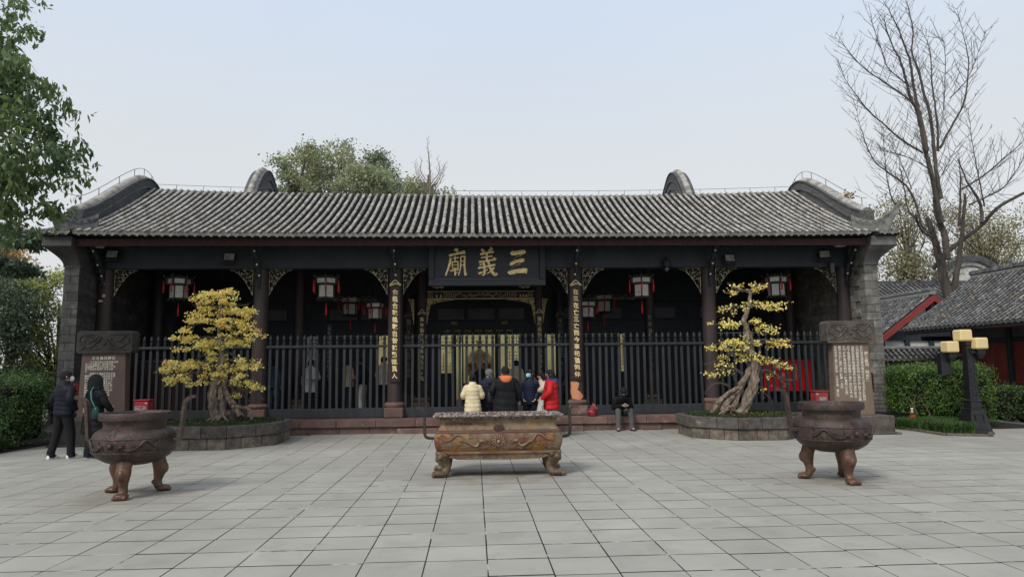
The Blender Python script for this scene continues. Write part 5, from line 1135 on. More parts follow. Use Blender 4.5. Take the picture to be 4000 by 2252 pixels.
m_stR = M('tan_slab', (.20, .145, .105), (.15, .105, .08), 1.6, .75, .2, 30, c3=(.10, .085, .07), s3=3, lo3=.6, hi3=.75); m_capR = M('weathered_brown_stone', (.125, .105, .088), (.06, .052, .046), 5, .9, .6, 30, c3=(.2, .18, .15), s3=8, lo3=.6, hi3=.7)
Ls = [('三义庙迁建记', 1.95, .088, True)]
txt = ['  三义庙乃后人为祀刘备关羽', '张飞之祠庙世传清康熙年间', '初始建提督街几经兴废上奉皇', '帝下至州府庶民皆以忠义敬', '慎', '  成都三义庙始于蜀汉旧地', '清康熙年间重修以后时有补葺', '原在城中街内历经五百余年', '九九七年因市政建设迁一九', '九八年经省政府批准文物保', '护单位迁建于武侯祠内以供', '建成新殿一座寺庙旧料三千', '余件仍按原貌复建于武侯祠', '园内由成都市文化局主持', '迁建工程由园林公司承建', '于丁丑年开工次年一月', '竣工耗资六百九十七万元', '完成工程质量评为优秀大', '', '  建庙碑记镌刻如左垂于后', '世以志永怀特此勒石为铭', '成都武侯祠博物馆谨立']
for i, L_ in enumerate(txt): Ls.append((L_, 1.86 - i * .053, .052, False))
stele('brown stone stele with horizontal white text behind the couple on the left', -8.97, -7.97, 16.5, .60, 2.06, (-9.06, -7.82, 2.57), m_stL, m_capL, (-9.3, -7.6), Ls, False)
Vt = [('謁三義祠 明李贄', 1.88, .090), ('世人結交須黃金黃金不多交不深誰識桃園', 2.03, .073), ('三結義黃金不解結同心我來拜祠下弔古欲', 2.03, .073), ('沾襟在昔豈無重義者時來恆醜昔時貧古', 2.03, .073), ('天下有道賢人進路遇亡命皆成親不憂死', 2.03, .073), ('千載誰是真弟兄桃園一諾貴同心生死', 2.03, .073), ('義氣金石猶應變百戰艱難一旦傾', 2.03, .073), ('河北涿州三義廟前所作 己卯年春 書於蜀', 2.03, .064)]
stele('tan stone stele with vertical white brush text on the right', 8.55, 9.46, 16.25, .43, 2.13, (8.40, 9.58, 2.66), m_stR, m_capR, (8.25, 9.78), Vt, True)

# ------------------------------------------------------------------ donation boxes, backpack
def donation(x, y, label, side):
    t = thing('donation_box', label, 'donation box', (x, y, .35), 0, 'red donation boxes')
    m_ = M('box_red', (.42, .055, .07), (.36, .05, .06), 3, .45)
    q = MB(); q.box(x - .17, x + .17, y - .15, y + .15, .352, .90, ch=.008); part('body', q, m_, t, 0)
    q = MB(); q.box(x - .19, x + .19, y - .17, y + .17, .902, .925, ch=.006); part('lid', q, m_, t, 0)
    q = MB(); q.box(x + side * .12 - .03, x + side * .12 + .03, y - .158, y - .151, .82, .85); V, F = glyph('功德箱' if side > 0 else '器箱', .02, .02); q.add(V, F, Matrix.Translation((x - side * .02, y - .155, .70)) @ Matrix.Scale(.10, 4)); q.box(x - side * .02 - .12, x - side * .02 + .12, y - .155, y - .151, .635, .642); q.box(x - side * .02 - .12, x - side * .02 + .12, y - .155, y - .151, .758, .765); part('lettering', q, m_white, t, 0)
donation(-8.42 + .02, 17.95 + .35, 'red donation box half hidden behind the left stele', 1)
donation(9.25, 18.3, 'red donation box half hidden behind the right stele', -1)
t = thing('backpack', 'dark red backpack with yellow cord standing on the stone step', 'backpack', (3.12, 18.12, .35))
m_bp = M('backpack_red', (.24, .018, .035), (.17, .012, .028), 6, .6, .3, 20)
q = MB(); q.rings([[(3.06 + lx + rx * cos(2 * pi * k / 14), 18.12 + .09 * ry * sin(2 * pi * k / 14), z) for k in range(14)] for z, rx, ry, lx in ((.352, .09, .9, 0), (.38, .12, 1.1, 0), (.46, .125, 1.15, 0), (.55, .10, 1, .02), (.62, .07, .8, .05), (.67, .04, .5, .06), (.69, .015, .3, .06))]); part('bag', q, m_bp, t, 60)
q = MB(); q.rings([[(3.07 + rx * cos(2 * pi * k / 10), 18.02 + .04 * sin(2 * pi * k / 10), z) for k in range(10)] for z, rx in ((.37, .07), (.42, .085), (.48, .07), (.51, .03))]); part('pocket', q, m_bp, t, 60)
q = MB(); q.tube([(3.08, 18.1, .67), (3.06, 18.1, .72), (3.10, 18.1, .73), (3.11, 18.1, .67)], .008, 5); q.tube([(3.13, 18.1, .60), (3.22, 18.08, .57), (3.27, 18.06, .52), (3.26, 18.06, .40), (3.14, 18.06, .36)], [.014, .018, .014, .014, .014], 6); q.tube([(3.15, 18.08, .47), (3.22, 18.06, .50), (3.27, 18.06, .50)], .014, 5); part('strap', q, M('dark_strap', (.04, .03, .03), None, rough=.7), t)
q = MB(); q.tube([(2.95, 18.0, .50), (3.02, 17.99, .48), (3.05, 17.98, .45)], .006, 4); q.tube([(3.06, 18.03, .66), (3.12, 18.03, .62), (3.15, 18.03, .54), (3.20, 18.03, .58)], .006, 4); part('cord', q, M('yellow_cord', (.6, .45, .2), None), t)
# ------------------------------------------------------------------ people
m_skin = M('skin', (.50, .30, .21), (.44, .25, .18), 12, .55); m_hair = M('hair_black', (.012, .011, .012), (.03, .028, .03), 40, .65, .8, 90, stretch=(3, 3, .5), spec=.15); m_hairg = M('hair_grey', (.20, .20, .21), (.06, .06, .065), 40, .55, .5, 90)
m_dark = M('eye_dark', (.01, .01, .01), None, rough=.3)
def skin_body(J, s):
    """one continuous surface from a joint skeleton (Skin + Subdivision modifiers, applied), five fingers per hand, nose and ears"""
    names = list(J['v'].keys()); idx = {n: i for i, n in enumerate(names)}
    me = bpy.data.meshes.new('skel'); me.from_pydata([J['v'][n][0] for n in names], [(idx[a], idx[b]) for a, b in J['e']], []); me.update()
    o = bpy.data.objects.new('skel', me); COL.objects.link(o)
    md = o.modifiers.new('skin', 'SKIN'); md.use_smooth_shade = True
    for i, n in enumerate(names):
        r = J['v'][n][1]; me.skin_vertices[0].data[i].radius = r if hasattr(r, '__len__') else (r, r)
        me.skin_vertices[0].data[i].use_root = (n == 'pelvis')
    m2 = o.modifiers.new('sub', 'SUBSURF'); m2.levels = 1; m2.render_levels = 1
    dg = bpy.context.evaluated_depsgraph_get(); me2 = bpy.data.meshes.new_from_object(o.evaluated_get(dg))
    q = MB(); q.v = [tuple(v.co) for v in me2.vertices]; q.f = [tuple(p.vertices) for p in me2.polygons]
    bpy.data.objects.remove(o); bpy.data.meshes.remove(me2); bpy.data.meshes.remove(me)
    return q
def person(label, loc, rz, h=1.62, coat=(.02, .02, .025), coat2=None, hem=.62, puff=.05, quilts=9, width=1.0, depth=1.0, pants=(.015, .016, .02), shoe=(.7, .7, .7), hair='short', haircol=None, arms=('down', 'down'),
           stance=.10, step=0.0, hood=None, hoodup=False, mask=None, turn=0.0, nod=0.0, glasses=False, sit=None, collar=True, skirt=1.0, group=None, lean=0.0, phone=False, torso_only=False, flare=1.0, collarcol=None):
    s = h / 1.70
    t = thing('person', label, 'person', loc, rz, group)
    P = lambda x, y, z: (x * s, y * s, z * s)
    zp = .92; dy = 0.0
    if sit is not None: zp = sit / s + .10
    def up(x, y, z):       # torso point given by its height above the pelvis, leaned forward
        return P(x, y + dy + lean * (z - .92) + (.25 * lean * max(0, z - 1.2)), zp + (z - .92) * (1 - .35 * abs(lean)))
    hc = Vector(up(0, .012, 1.585)); hr = Matrix.Rotation(turn, 4, 'Z') @ Matrix.Rotation(-nod, 4, 'X')
    def HD(x, y, z): v = hr @ Vector((x * s * 1.1, y * s * 1.1, z * s * 1.1)); return tuple(hc + v)
    v = {'pelvis': (up(0, 0, .92), (.13 * s, .10 * s)), 'spine': (up(0, 0, 1.10), (.125 * s, .09 * s)), 'chest': (up(0, 0, 1.30), (.13 * s, .09 * s)), 'neckb': (up(0, -.005, 1.42), .06 * s), 'neck': (up(0, .0, 1.48), .052 * s),
         'jaw': (HD(0, .02, -.05), (.060 * s, .068 * s)), 'skull': (HD(0, .0, .02), (.074 * s, .088 * s)), 'top': (HD(0, -.005, .075), (.052 * s, .06 * s))}
    e = [('pelvis', 'spine'), ('spine', 'chest'), ('chest', 'neckb'), ('neckb', 'neck'), ('neck', 'jaw'), ('jaw', 'skull'), ('skull', 'top')]
    AR = {}; LG = {}; fingers = MB()
    for i, sd_ in enumerate((-1, 1)):
        a = arms[i]; sh = up(sd_ * .160 * width, 0, 1.335)
        if a == 'down': el, wr, ht = up(sd_ * .235 * width, -.02, 1.12), up(sd_ * .235 * width, .04, .90), (0, .15, -1)
        elif a == 'pocket': el, wr, ht = up(sd_ * .235 * width, -.06, 1.13), up(sd_ * .19 * width, .09, .95), (-sd_ * .5, .5, -.7)
        elif a == 'front': el, wr, ht = up(sd_ * .25 * width, .0, 1.12), up(sd_ * .10, .24, 1.08), (-sd_ * .9, .5, 0)
        elif a == 'face': el, wr, ht = up(sd_ * .20, .20, 1.22), up(sd_ * .08, .26, 1.46), (-sd_ * .3, .2, .9)
        elif a == 'phone': el, wr, ht = up(sd_ * .24, .10, 1.08), P(sd_ * .07, .46, zp + .20), (-sd_ * .5, .8, .1)
        elif a == 'low': el, wr, ht = up(sd_ * .25 * width, .04, 1.13), up(sd_ * .20, .22, .98), (0, .8, -.5)
        el, wr, ht = Vector(el), Vector(wr), Vector(ht).normalized()
        pm = wr + ht * .07 * s
        v['sh%d' % i] = (sh, .055 * s); v['el%d' % i] = (tuple(el), .040 * s); v['wr%d' % i] = (tuple(wr), (.026 * s, .022 * s)); v['pm%d' % i] = (tuple(pm), (.034 * s, .017 * s))
        e += [('neckb', 'sh%d' % i), ('sh%d' % i, 'el%d' % i), ('el%d' % i, 'wr%d' % i), ('wr%d' % i, 'pm%d' % i)]
        AR[sd_] = (Vector(sh), el, wr)
        sdv = ht.cross(Vector((0, 0, 1)) if abs(ht.z) < .8 else Vector((0, 1, 0))).normalized(); cu = ht.cross(sdv)
        if cu.dot(Vector((0, 1, -.3))) < 0: cu = -cu
        for k, L_ in enumerate((.062, .070, .066, .052)):
            b = pm - ht * .005 * s + sdv * (k - 1.5) * .018 * s
            fingers.tube([b, b + ht * L_ * .45 * s + cu * .004 * s, b + ht * L_ * .8 * s + cu * .018 * s, b + ht * L_ * .92 * s + cu * .034 * s], [.0095 * s, .009 * s, .008 * s, .006 * s], 6)
        b = wr + ht * .03 * s - sdv * .026 * s
        fingers.tube([b, b + (ht * .03 - sdv * .02 + cu * .012) * s, b + (ht * .055 - sdv * .02 + cu * .024) * s], [.012 * s, .010 * s, .007 * s], 6)
        if sit is None:
            hp, kn, an = P(sd_ * .085, 0, .88), P(sd_ * (.09 + stance * .3), .03 + sd_ * step * .5, .49), P(sd_ * (.07 + stance * .5), -.01 + sd_ * step, .085)
        else:
            hp, kn, an = P(sd_ * .09, .02, zp - .02), P(sd_ * .17, .40, zp + .07), P(sd_ * .19, .46 + sd_ * .02, .085)
        to = (an[0] + sd_ * .03 * s, an[1] + .13 * s, .035 * s)
        v['hp%d' % i] = (hp, .085 * s); v['kn%d' % i] = (kn, .055 * s); v['an%d' % i] = (an, .038 * s); v['to%d' % i] = (to, (.035 * s, .022 * s))
        e += [('pelvis', 'hp%d' % i), ('hp%d' % i, 'kn%d' % i), ('kn%d' % i, 'an%d' % i), ('an%d' % i, 'to%d' % i)]; LG[sd_] = (Vector(hp), Vector(kn), Vector(an), Vector(to))
    b = skin_body({'v': v, 'e': e}, s); b.add(fingers.v, fingers.f)
    b.tube([HD(0, .078, .03), HD(0, .105, -.005), HD(0, .098, -.018), HD(0, .08, -.02)], [.008 * s, .014 * s, .013 * s, .006 * s], 6)
    for sd_ in (-1, 1): b.ell(HD(sd_ * .078, -.005, .0), (.012 * s, .02 * s, .03 * s), 8, 6)
    part('body', b, m_skin, t, 70, local=True)
    # face
    q = MB()
    for sd_ in (-1, 1):
        q.ell(HD(sd_ * .03, .082, .028), (.013 * s, .006 * s, .006 * s), 8, 4); q.tube([HD(sd_ * .014, .088, .047), HD(sd_ * .045, .078, .05)], .004 * s, 4)
    q.tube([HD(-.02, .085, -.045), HD(0, .09, -.046), HD(.02, .085, -.045)], .004 * s, 4)
    part('face', q, m_dark, t, 60, local=True)
    if glasses:
        q = MB()
        for sd_ in (-1, 1):
            q.tube([HD(sd_ * .032 + .022 * cos(a), .094, .025 + .017 * sin(a)) for a in np.linspace(0, 2 * pi, 12)], .0022 * s, 4); q.tube([HD(sd_ * .055, .092, .028), HD(sd_ * .08, .0, .02)], .0022 * s, 4)
        part('glasses', q, m_dark, t, 60, local=True)
    if mask:
        q = MB(); n = 10; rs = []
        for i in range(6):
            z = .012 - .085 * i / 5; w_ = .068 - .018 * abs(i - 1.5) / 3; rs.append([HD(w_ * sin(a), .012 + (.098 - .012 * (i == 0)) * cos(a) + (.01 if 0 < i < 5 else 0) - .0, z) for a in np.linspace(-1.25, 1.25, n)])
        q.rings(rs, close=False); 
        part('face_mask', q, M('mask_' + mask, {'blue': (.35, .62, .72), 'white': (.78, .78, .78)}[mask], None, rough=.8), t, 60, local=True)
    # hair
    q = MB(); rdh = random.Random(int(abs(loc[0]) * 97)); n, m_ = 22, 14; rs = []
    lowz = {'short': -.062, 'bob': -.11, 'long': -.20, 'bun': -.055, 'bald': -.03}[hair]
    for i in range(m_ + 1):
        ring = []
        for k in range(n):
            a = 2 * pi * k / n; yy, xx = cos(a), sin(a)        # a=0 is the front
            back = .5 - .5 * yy
            zl = .055 * (1 - back) ** 1.5 * 1.0 + (lowz) * (1 - (1 - back) ** 3) if hair not in ('bob', 'long') else (.045 if yy > .25 else lowz)
            zl = zl if hair != 'bald' else zl
            z = .112 + (zl - .112) * (i / m_) ** .9
            zz_ = max(-1, min(1, (z - .015) / .10)); rr_ = sqrt(max(0.02, 1 - zz_ * zz_)) if z > .015 else 1 - .12 * max(0, (.015 - z) / .1) * (1 if hair == 'short' else -.25)
            j = 1.03 + rdh.uniform(-.045, .045)
            ring.append(HD(.086 * xx * rr_ * j, -.004 + .100 * yy * rr_ * j - (.004 if yy < 0 else 0), z + rdh.uniform(-.003, .003)))
        rs.append(ring)
    q.rings(rs, True, True)
    if hair == 'bun': q.ell(HD(0, -.12, .04), (.045 * s, .04 * s, .045 * s), 10, 8)
    if hair == 'long': q.tube([HD(0, -.09, -.02), HD(0, -.13, -.10), HD(0, -.14, -.2), HD(0, -.13, -.28)], [.03 * s, .032 * s, .025 * s, .01 * s], 8)
    if hair != 'bald' and not hoodup: part('hair', q, haircol or m_hair, t, 70, local=True)
    # trousers and shoes
    mp2 = M('cloth_%02x%02x%02x' % tuple(int(255 * c) for c in pants), pants, tuple(c * .7 for c in pants), 9, .85, .35, 25)
    q = MB()
    for sd_ in (-1, 1):
        hp, kn, an, to = LG[sd_]
        p0 = hp + Vector((0, 0, .03 * s)) if sit is None else hp
        pts = [tuple(x) for x in (p0, hp.lerp(kn, .5), kn + Vector((0, .0, 0)), kn.lerp(an, .5), an + Vector((0, 0, .035 * s)), an + Vector((0, .012, -.055 * s)))]
        q.tube(pts, [.108 * s, .098 * s, .080 * s, .072 * s * flare, .072 * s * flare, .078 * s * flare], 12)
    pl = Vector(up(0, 0, .92)); q.ell(tuple(pl + Vector((0, 0, -.02 * s))), (.165 * s, .125 * s, .13 * s), 14, 8)
    part('trousers', q, mp2, t, 60, local=True)
    ms = M('shoe_%02x%02x%02x' % tuple(int(255 * c) for c in shoe), shoe, tuple(c * .8 for c in shoe), 30, .6)
    for sd_ in (-1, 1):
        hp, kn, an, to = LG[sd_]; q = MB(); d = Vector((to.x - an.x, to.y - an.y, 0)).normalized(); sv = Vector((-d.y, d.x, 0)); rs = []
        for f, w_, hh in ((-.075, .018, .05), (-.065, .034, .085), (-.02, .040, .10), (.05, .043, .075), (.12, .047, .055), (.17, .042, .045), (.195, .022, .03)):
            c = Vector((an.x, an.y, 0)) + d * f * s; rs.append([tuple(c + sv * w_ * s + Vector((0, 0, .004))), tuple(c + sv * w_ * .95 * s + Vector((0, 0, hh * .55 * s))), tuple(c + Vector((0, 0, hh * s))), tuple(c - sv * w_ * .95 * s + Vector((0, 0, hh * .55 * s))), tuple(c - sv * w_ * s + Vector((0, 0, .004)))])
        q.rings(rs); o = part('shoe', q, ms, t, 60, local=True)
    # coat
    c2 = tuple(c * .72 for c in coat); nm = 'coat_%02x%02x%02x' % tuple(int(255 * c) for c in coat)
    mc = M(nm, coat, c2, 5, .75 if puff < .03 else .55, .35, 18, spec=.15)
    q = MB(); rows = 44 if puff else 18; n = 26; rs = []; z0 = hem / 1.0; z1 = 1.45
    rdc = random.Random(int(abs(loc[0]) * 31) + 5); ph_ = [rdc.uniform(0, 6) for _ in range(6)]
    for i in range(rows + 1):
        f = i / rows; z = z0 + (z1 - z0) * f
        rx = float(np.interp(z, [.30, .62, .85, 1.0, 1.12, 1.28, 1.36, 1.41, 1.45], [.225, .215, .205, .195, .195, .215, .205, .165, .095])) * width
        ry = float(np.interp(z, [.30, .62, .85, 1.0, 1.12, 1.28, 1.36, 1.41, 1.45], [.18, .165, .155, .145, .14, .145, .13, .115, .09])) * depth
        if z < .9: rx *= skirt; ry *= skirt
        ring = []
        for k in range(n):
            a = 2 * pi * k / n; zc_ = f * quilts + .12 * sin(2 * a + ph_[0]) + .05 * sin(5 * a + ph_[1])
            b_ = 1 + puff * (abs(sin(pi * zc_)) ** .6 - .6) + .012 * sin(3 * a + ph_[2] + 6 * z) + .008 * sin(7 * a + ph_[3] - 9 * z)
            if i == 0: b_ *= .94
            if sit is not None and z < .95: 
                p = up(rx * b_ * cos(a), ry * b_ * sin(a) + .02, max(z, .86))
            else: p = up(rx * b_ * cos(a), ry * b_ * sin(a) - .005, z)
            ring.append(p)
        rs.append(ring)
    q.rings(rs)
    for sd_ in (-1, 1):
        sh, el, wr = AR[sd_]; path = spline([tuple(sh + Vector((-sd_ * .07 * s, 0, .03 * s))), tuple(sh + Vector((sd_ * .006 * s, 0, .0))), tuple(sh.lerp(el, .5)), tuple(el), tuple(el.lerp(wr, .5)), tuple(wr + (wr - el).normalized() * .01)], 6)
        m_ = len(path); base_r = [float(np.interp(i / (m_ - 1), [0, .15, .4, .6, .85, 1], [.050, .076, .078, .072, .062, .048])) * s * (1 + puff * 1.5) for i in range(m_)]
        q.tube(path, [r_ * (1 + puff * 1.2 * (abs(sin(pi * i / (m_ - 1) * quilts * .75)) ** .6 - .6)) for i, r_ in enumerate(base_r)], 12)
    part('coat', q, mc, t, 60, local=True)
    q = MB(); mh_ = mc
    if hood is not None: mh_ = M('hood_%02x%02x%02x' % tuple(int(255 * c) for c in hood), hood, tuple(c * .75 for c in hood), 6, .8, .3, 20)
    if hoodup:
        rs = []
        for i in range(11):
            z = .125 - .28 * i / 10; rr_ = sqrt(max(.03, 1 - ((z + .0) / .13) ** 2)) if z > 0 else 1 + .1 * abs(z) / .1
            rs.append([HD((.108) * rr_ * sin(a), -.02 + .125 * rr_ * cos(a), z) for a in np.linspace(.62, 2 * pi - .62, 18)])
        q.rings(rs, close=False); rs2 = [[HD((.120) * (sqrt(max(.03, 1 - ((.13 - .28 * i / 10) / .14) ** 2)) if i < 5 else 1.05) * sin(a), -.02 + .137 * (sqrt(max(.03, 1 - ((.13 - .28 * i / 10) / .14) ** 2)) if i < 5 else 1.05) * cos(a), .137 - .29 * i / 10) for a in np.linspace(.62, 2 * pi - .62, 18)] for i in range(11)]
        q.rings(rs2, close=False); q.tube([up(.11 * cos(a), -.01 + .11 * sin(a), 1.44) for a in np.linspace(0, 2 * pi, 16)], .045 * s, 8)
        part('hood', q, mh_, t, 60, local=True)
    elif hood is not None:
        W_ = 1.0; rs = []
        for i in range(9):
            f = i / 8; a = pi * (.0 + 1.0 * f)      # pouch hanging over the back, from shoulder to shoulder
            cx_ = -.15 * cos(a) * W_; cy_ = -.03 - .105 * sin(a); cz = 1.43 - .02 * sin(a)
            rs.append([up(cx_ + .012 * cos(b_), cy_ - (.035 + .03 * sin(a)) * cos(b_), cz + (.045 + .045 * sin(a)) * sin(b_) - .02 * sin(a)) for b_ in np.linspace(0, 2 * pi, 11)[:-1]])
        q.rings(rs); q.tube([up(.085 * cos(a), -.01 + .085 * sin(a), 1.455) for a in np.linspace(0, 2 * pi, 16)], .030 * s, 8)
        part('hood', q, mh_, t, 60, local=True)
    elif collar:
        q.rings([[up(r_ * cos(a), -.01 + r_ * sin(a), z) for a in np.linspace(0, 2 * pi, 17)[:-1]] for r_, z in ((.13, 1.41), (.105, 1.45), (.092, 1.505), (.080, 1.51), (.074, 1.46))], True, False)
        part('collar', q, mc if collarcol is None else M('collar_cloth', collarcol, None), t, 60, local=True)
    if phone:
        q = MB(); c = (Vector(AR[-1][2]) + Vector(AR[1][2])) / 2 + Vector((0, .10 * s, .03)); q.box(-.036, .036, -.075, .075, -.004, .004, Matrix.Translation(c) @ Matrix.Rotation(.35, 4, 'X'), ch=.003)
        part('phone', q, m_white, t, 0, local=True)
    return t, P, up, AR
def put_phone_out(t): pass
DN = ('down', 'down')
# couple at the left stele (they look to the right, towards the stele)
person('man in black down jacket and white sneakers looking at the left stele', (-7.90, 13.95, 0), radians(-28), 1.66, coat=(.012, .014, .022), hem=.84, puff=.05, quilts=7, width=1.12, arms=('pocket', 'pocket'), pants=(.010, .010, .012), shoe=(.75, .75, .76), mask='white', turn=radians(-25), stance=.16, step=.10)
w_, P_, up_, AR_ = person('woman in long black puffer coat with green shoulder bag at the left stele', (-7.30, 13.92, 0), radians(-30), 1.56, coat=(.011, .012, .013), hem=.50, puff=.07, quilts=7, width=1.08, skirt=1.22, pants=(.008, .012, .016), shoe=(.75, .75, .74), hair='short', hoodup=True, mask='white', turn=radians(-25), stance=.13, arms=('down', 'low'), hood=(.011, .012, .013), flare=1.25)
q = MB(); m_bag = M('teal_leather', (.010, .045, .04), (.006, .03, .03), 8, .35, .2)
q.rings([[(.22 + .075 * f * cos(a), -.13 + .05 * f * sin(a), z) for a in np.linspace(0, 2 * pi, 13)[:-1]] for z, f in ((.74, .7), (.77, 1.2), (.86, 1.25), (.95, .95), (.99, .5))])
part('body', q, m_bag, b := thing('shoulder_bag', 'dark green leather shoulder bag on the back of the woman in black', 'bag', (-7.30, 13.92, 0), radians(-30)), 60, local=True)
q = MB(); q.tube([(.20, -.14, .98), (.16, -.19, 1.12), (.10, -.17, 1.27), (.06, -.08, 1.38)], [.009, .010, .010, .009], 5, flat=(.5, 1.6)); part('strap', q, M('teal_strap', (.06, .24, .21), None, rough=.5), b, 60, local=True)
# group behind the long censer (most look into the hall)
person('woman in cream quilted coat with her dark hair pinned up behind the long censer', (-.04, 16.7, 0), radians(-4), 1.47, coat=(.78, .66, .42), hem=.48, puff=.085, quilts=9, width=1.05, depth=1.05, hair='bun', arms=('front', 'front'), pants=(.02, .02, .02), skirt=1.05)
t_, P_, up_, AR_ = person('grey haired man in navy jacket with a black backpack', (.36, 17.0, 0), radians(8), 1.60, coat=(.018, .020, .045), hem=.72, puff=.04, width=1.08, hood=(.03, .03, .05), hair='short', haircol=m_hairg, turn=radians(35), arms=('down', 'pocket'))
t = thing('backpack', 'small black leather backpack on the back of the grey haired man', 'backpack', (.36, 17.0, 0), radians(8)); m_lea = M('black_leather', (.02, .02, .022), (.035, .035, .04), 8, .3, .2, 30)
q = MB(); q.rings([[(.04 + .125 * f * cos(a), -.215 + .06 * f * sin(a), z) for a in np.linspace(0, 2 * pi, 15)[:-1]] for z, f in ((.80, .75), (.83, 1.0), (.93, 1.05), (1.0, .9), (1.06, .8), (1.10, .4))]); part('body', q, m_lea, t, 60, local=True)
q = MB(); q.box(-.04, .12, -.295, -.27, .85, .94, ch=.01); part('pocket', q, m_lea, t, 0, local=True)
q = MB(); q.tube([(-.05, -.20, 1.09), (-.06, -.19, 1.2), (-.07, -.12, 1.32)], .012, 5); q.tube([(.12, -.20, 1.09), (.12, -.19, 1.2), (.10, -.12, 1.32)], .012, 5); q.tube([(-.02, -.24, 1.08), (.03, -.25, 1.13), (.08, -.24, 1.08)], .007, 5); part('strap', q, m_lea, t, 60, local=True)
q = MB(); q.tube([(-.06, -.285, 1.02), (.04, -.30, 1.045), (.13, -.28, 1.03)], .006, 4); part('zip_glint', q, m_white, t, 60, local=True)
person('man in wide black puffer jacket with an orange hood', (.72, 16.2, 0), radians(0), 1.66, coat=(.012, .012, .014), hem=.60, puff=.055, quilts=5, width=1.38, depth=1.2, hood=(.72, .20, .07), hair='short', arms=('pocket', 'down'))
person('man in navy jacket with a pale blue face mask looking back', (1.35, 16.8, 0), radians(180 - 20), 1.58, coat=(.014, .018, .04), hem=.80, puff=.04, width=.88, mask='blue', glasses=True, turn=radians(-25), arms=('pocket', 'pocket'), pants=(.014, .014, .018))
person('woman in red puffer jacket with dark bob and glasses facing left', (1.80, 16.35, 0), radians(82), 1.57, coat=(.50, .022, .025), hem=.70, puff=.07, quilts=6, width=1.15, depth=1.25, hood=(.045, .07, .22), hair='long', glasses=True, arms=('low', 'low'), pants=(.02, .02, .025))
person('woman in pale beige puffer half hidden behind the woman in red', (1.64, 17.0, 0), radians(120), 1.50, coat=(.62, .52, .42), hem=.60, puff=.07, hair='bob', arms=('face', 'down'))
t = thing('tote_bag', 'white checked paper bag held by the woman in red', 'bag', (1.50, 16.2, .62)); q = MB(); q.box(-.05, .05, -.09, .09, -.02, .26, Matrix.Rotation(.2, 4, 'Y'), ch=.01)
part('body', q, M('checked_paper', (.62, .62, .58), (.25, .27, .27), 45, .7, lo=.48, hi=.52), t, 0, local=True); q = MB(); q.tube([(-.01, -.03, .25), (.03, -.03, .33), (.05, .03, .33), (.01, .03, .25)], .005, 4); part('handle', q, m_white, t, 60, local=True)
t = thing('crossbody_strap', 'thin bag strap across the back of the red jacket', 'strap', (1.80, 16.35, 0), radians(82))
q = MB(); q.tube([(.12, .12, 1.31), (.16, -.02, 1.27), (.10, -.17, 1.05), (-.10, -.19, .85)], .006, 4); part('strap', q, m_wire, t, 60, local=True)
# seated man
ts, P_, up_, AR_ = person('man in black hoodie and grey trousers sitting on the stone step', (3.83, 18.12, 0), pi, 1.60, coat=(.012, .012, .013), hem=.88, puff=.0, width=1.0, depth=1.1, pants=(.10, .10, .10), shoe=(.02, .02, .022), sit=.35, lean=.42, nod=radians(48), arms=('phone', 'phone'), hood=(.012, .012, .013), glasses=True)
c = (Vector(AR_[-1][2]) + Vector(AR_[1][2])) / 2 + Vector((0, .12, .03))
t = thing('phone', 'white phone in the hands of the sitting man', 'phone', (3.83, 18.12, 0), pi); q = MB(); q.box(-.075, .05, -.04, .04, -.005, .005, Matrix.Translation(c) @ Matrix.Rotation(-.5, 4, 'Y') @ Matrix.Rotation(.5, 4, 'X'), ch=.003); part('case', q, m_white, t, 0, local=True)
# visitors inside the hall
G_ = 'visitors seen inside the hall through the fence'
person('person in blue denim jacket behind the fence just right of the left ginkgo', (-6.15 + .25, 20.9, .345), radians(-20), 1.55, coat=(.045, .075, .11), hem=.85, puff=.0, pants=(.07, .11, .16), shoe=(.6, .6, .6), arms=('down', 'down'), group=G_)
person('person in long white coat behind the fence in the second bay', (-4.85, 21.0, .345), radians(170), 1.58, coat=(.58, .58, .56), hem=.66, puff=.05, pants=(.01, .01, .012), hair='bob', arms=('front', 'down'), group=G_)
person('person in tan jacket with white shoes behind the fence', (-3.70, 20.9, .345), radians(-60), 1.58, coat=(.38, .29, .19), hem=.82, puff=.04, pants=(.02, .022, .03), shoe=(.75, .75, .75), arms=('front', 'front'), group=G_)
person('person in dark top and white trousers beside the tan jacket', (-3.34, 21.1, .345), radians(75), 1.60, coat=(.015, .015, .02), hem=.88, puff=.0, pants=(.55, .52, .46), shoe=(.02, .02, .02), group=G_)
person('person in cream down jacket beside the left couplet column', (-2.74, 21.3, .345), radians(-30), 1.66, coat=(.62, .58, .48), hem=.82, puff=.06, pants=(.015, .015, .02), group=G_)
person('balding man in dark jacket standing before the statue', (.20, 21.6, .345), 0, 1.42, coat=(.03, .032, .034), hem=.8, puff=.0, hair='bald', width=1.1, group=G_)
person('person in dark clothes behind the fence left of the orange patch column', (2.62, 20.4, .345), radians(60), 1.55, coat=(.03, .03, .04), hem=.8, puff=.03, group=G_)
person('person in pale jacket seen between the black puffer and the masked man', (1.28, 21.2, .345), radians(-10), 1.50, coat=(.6, .52, .38), hem=.8, puff=.04, group=G_)
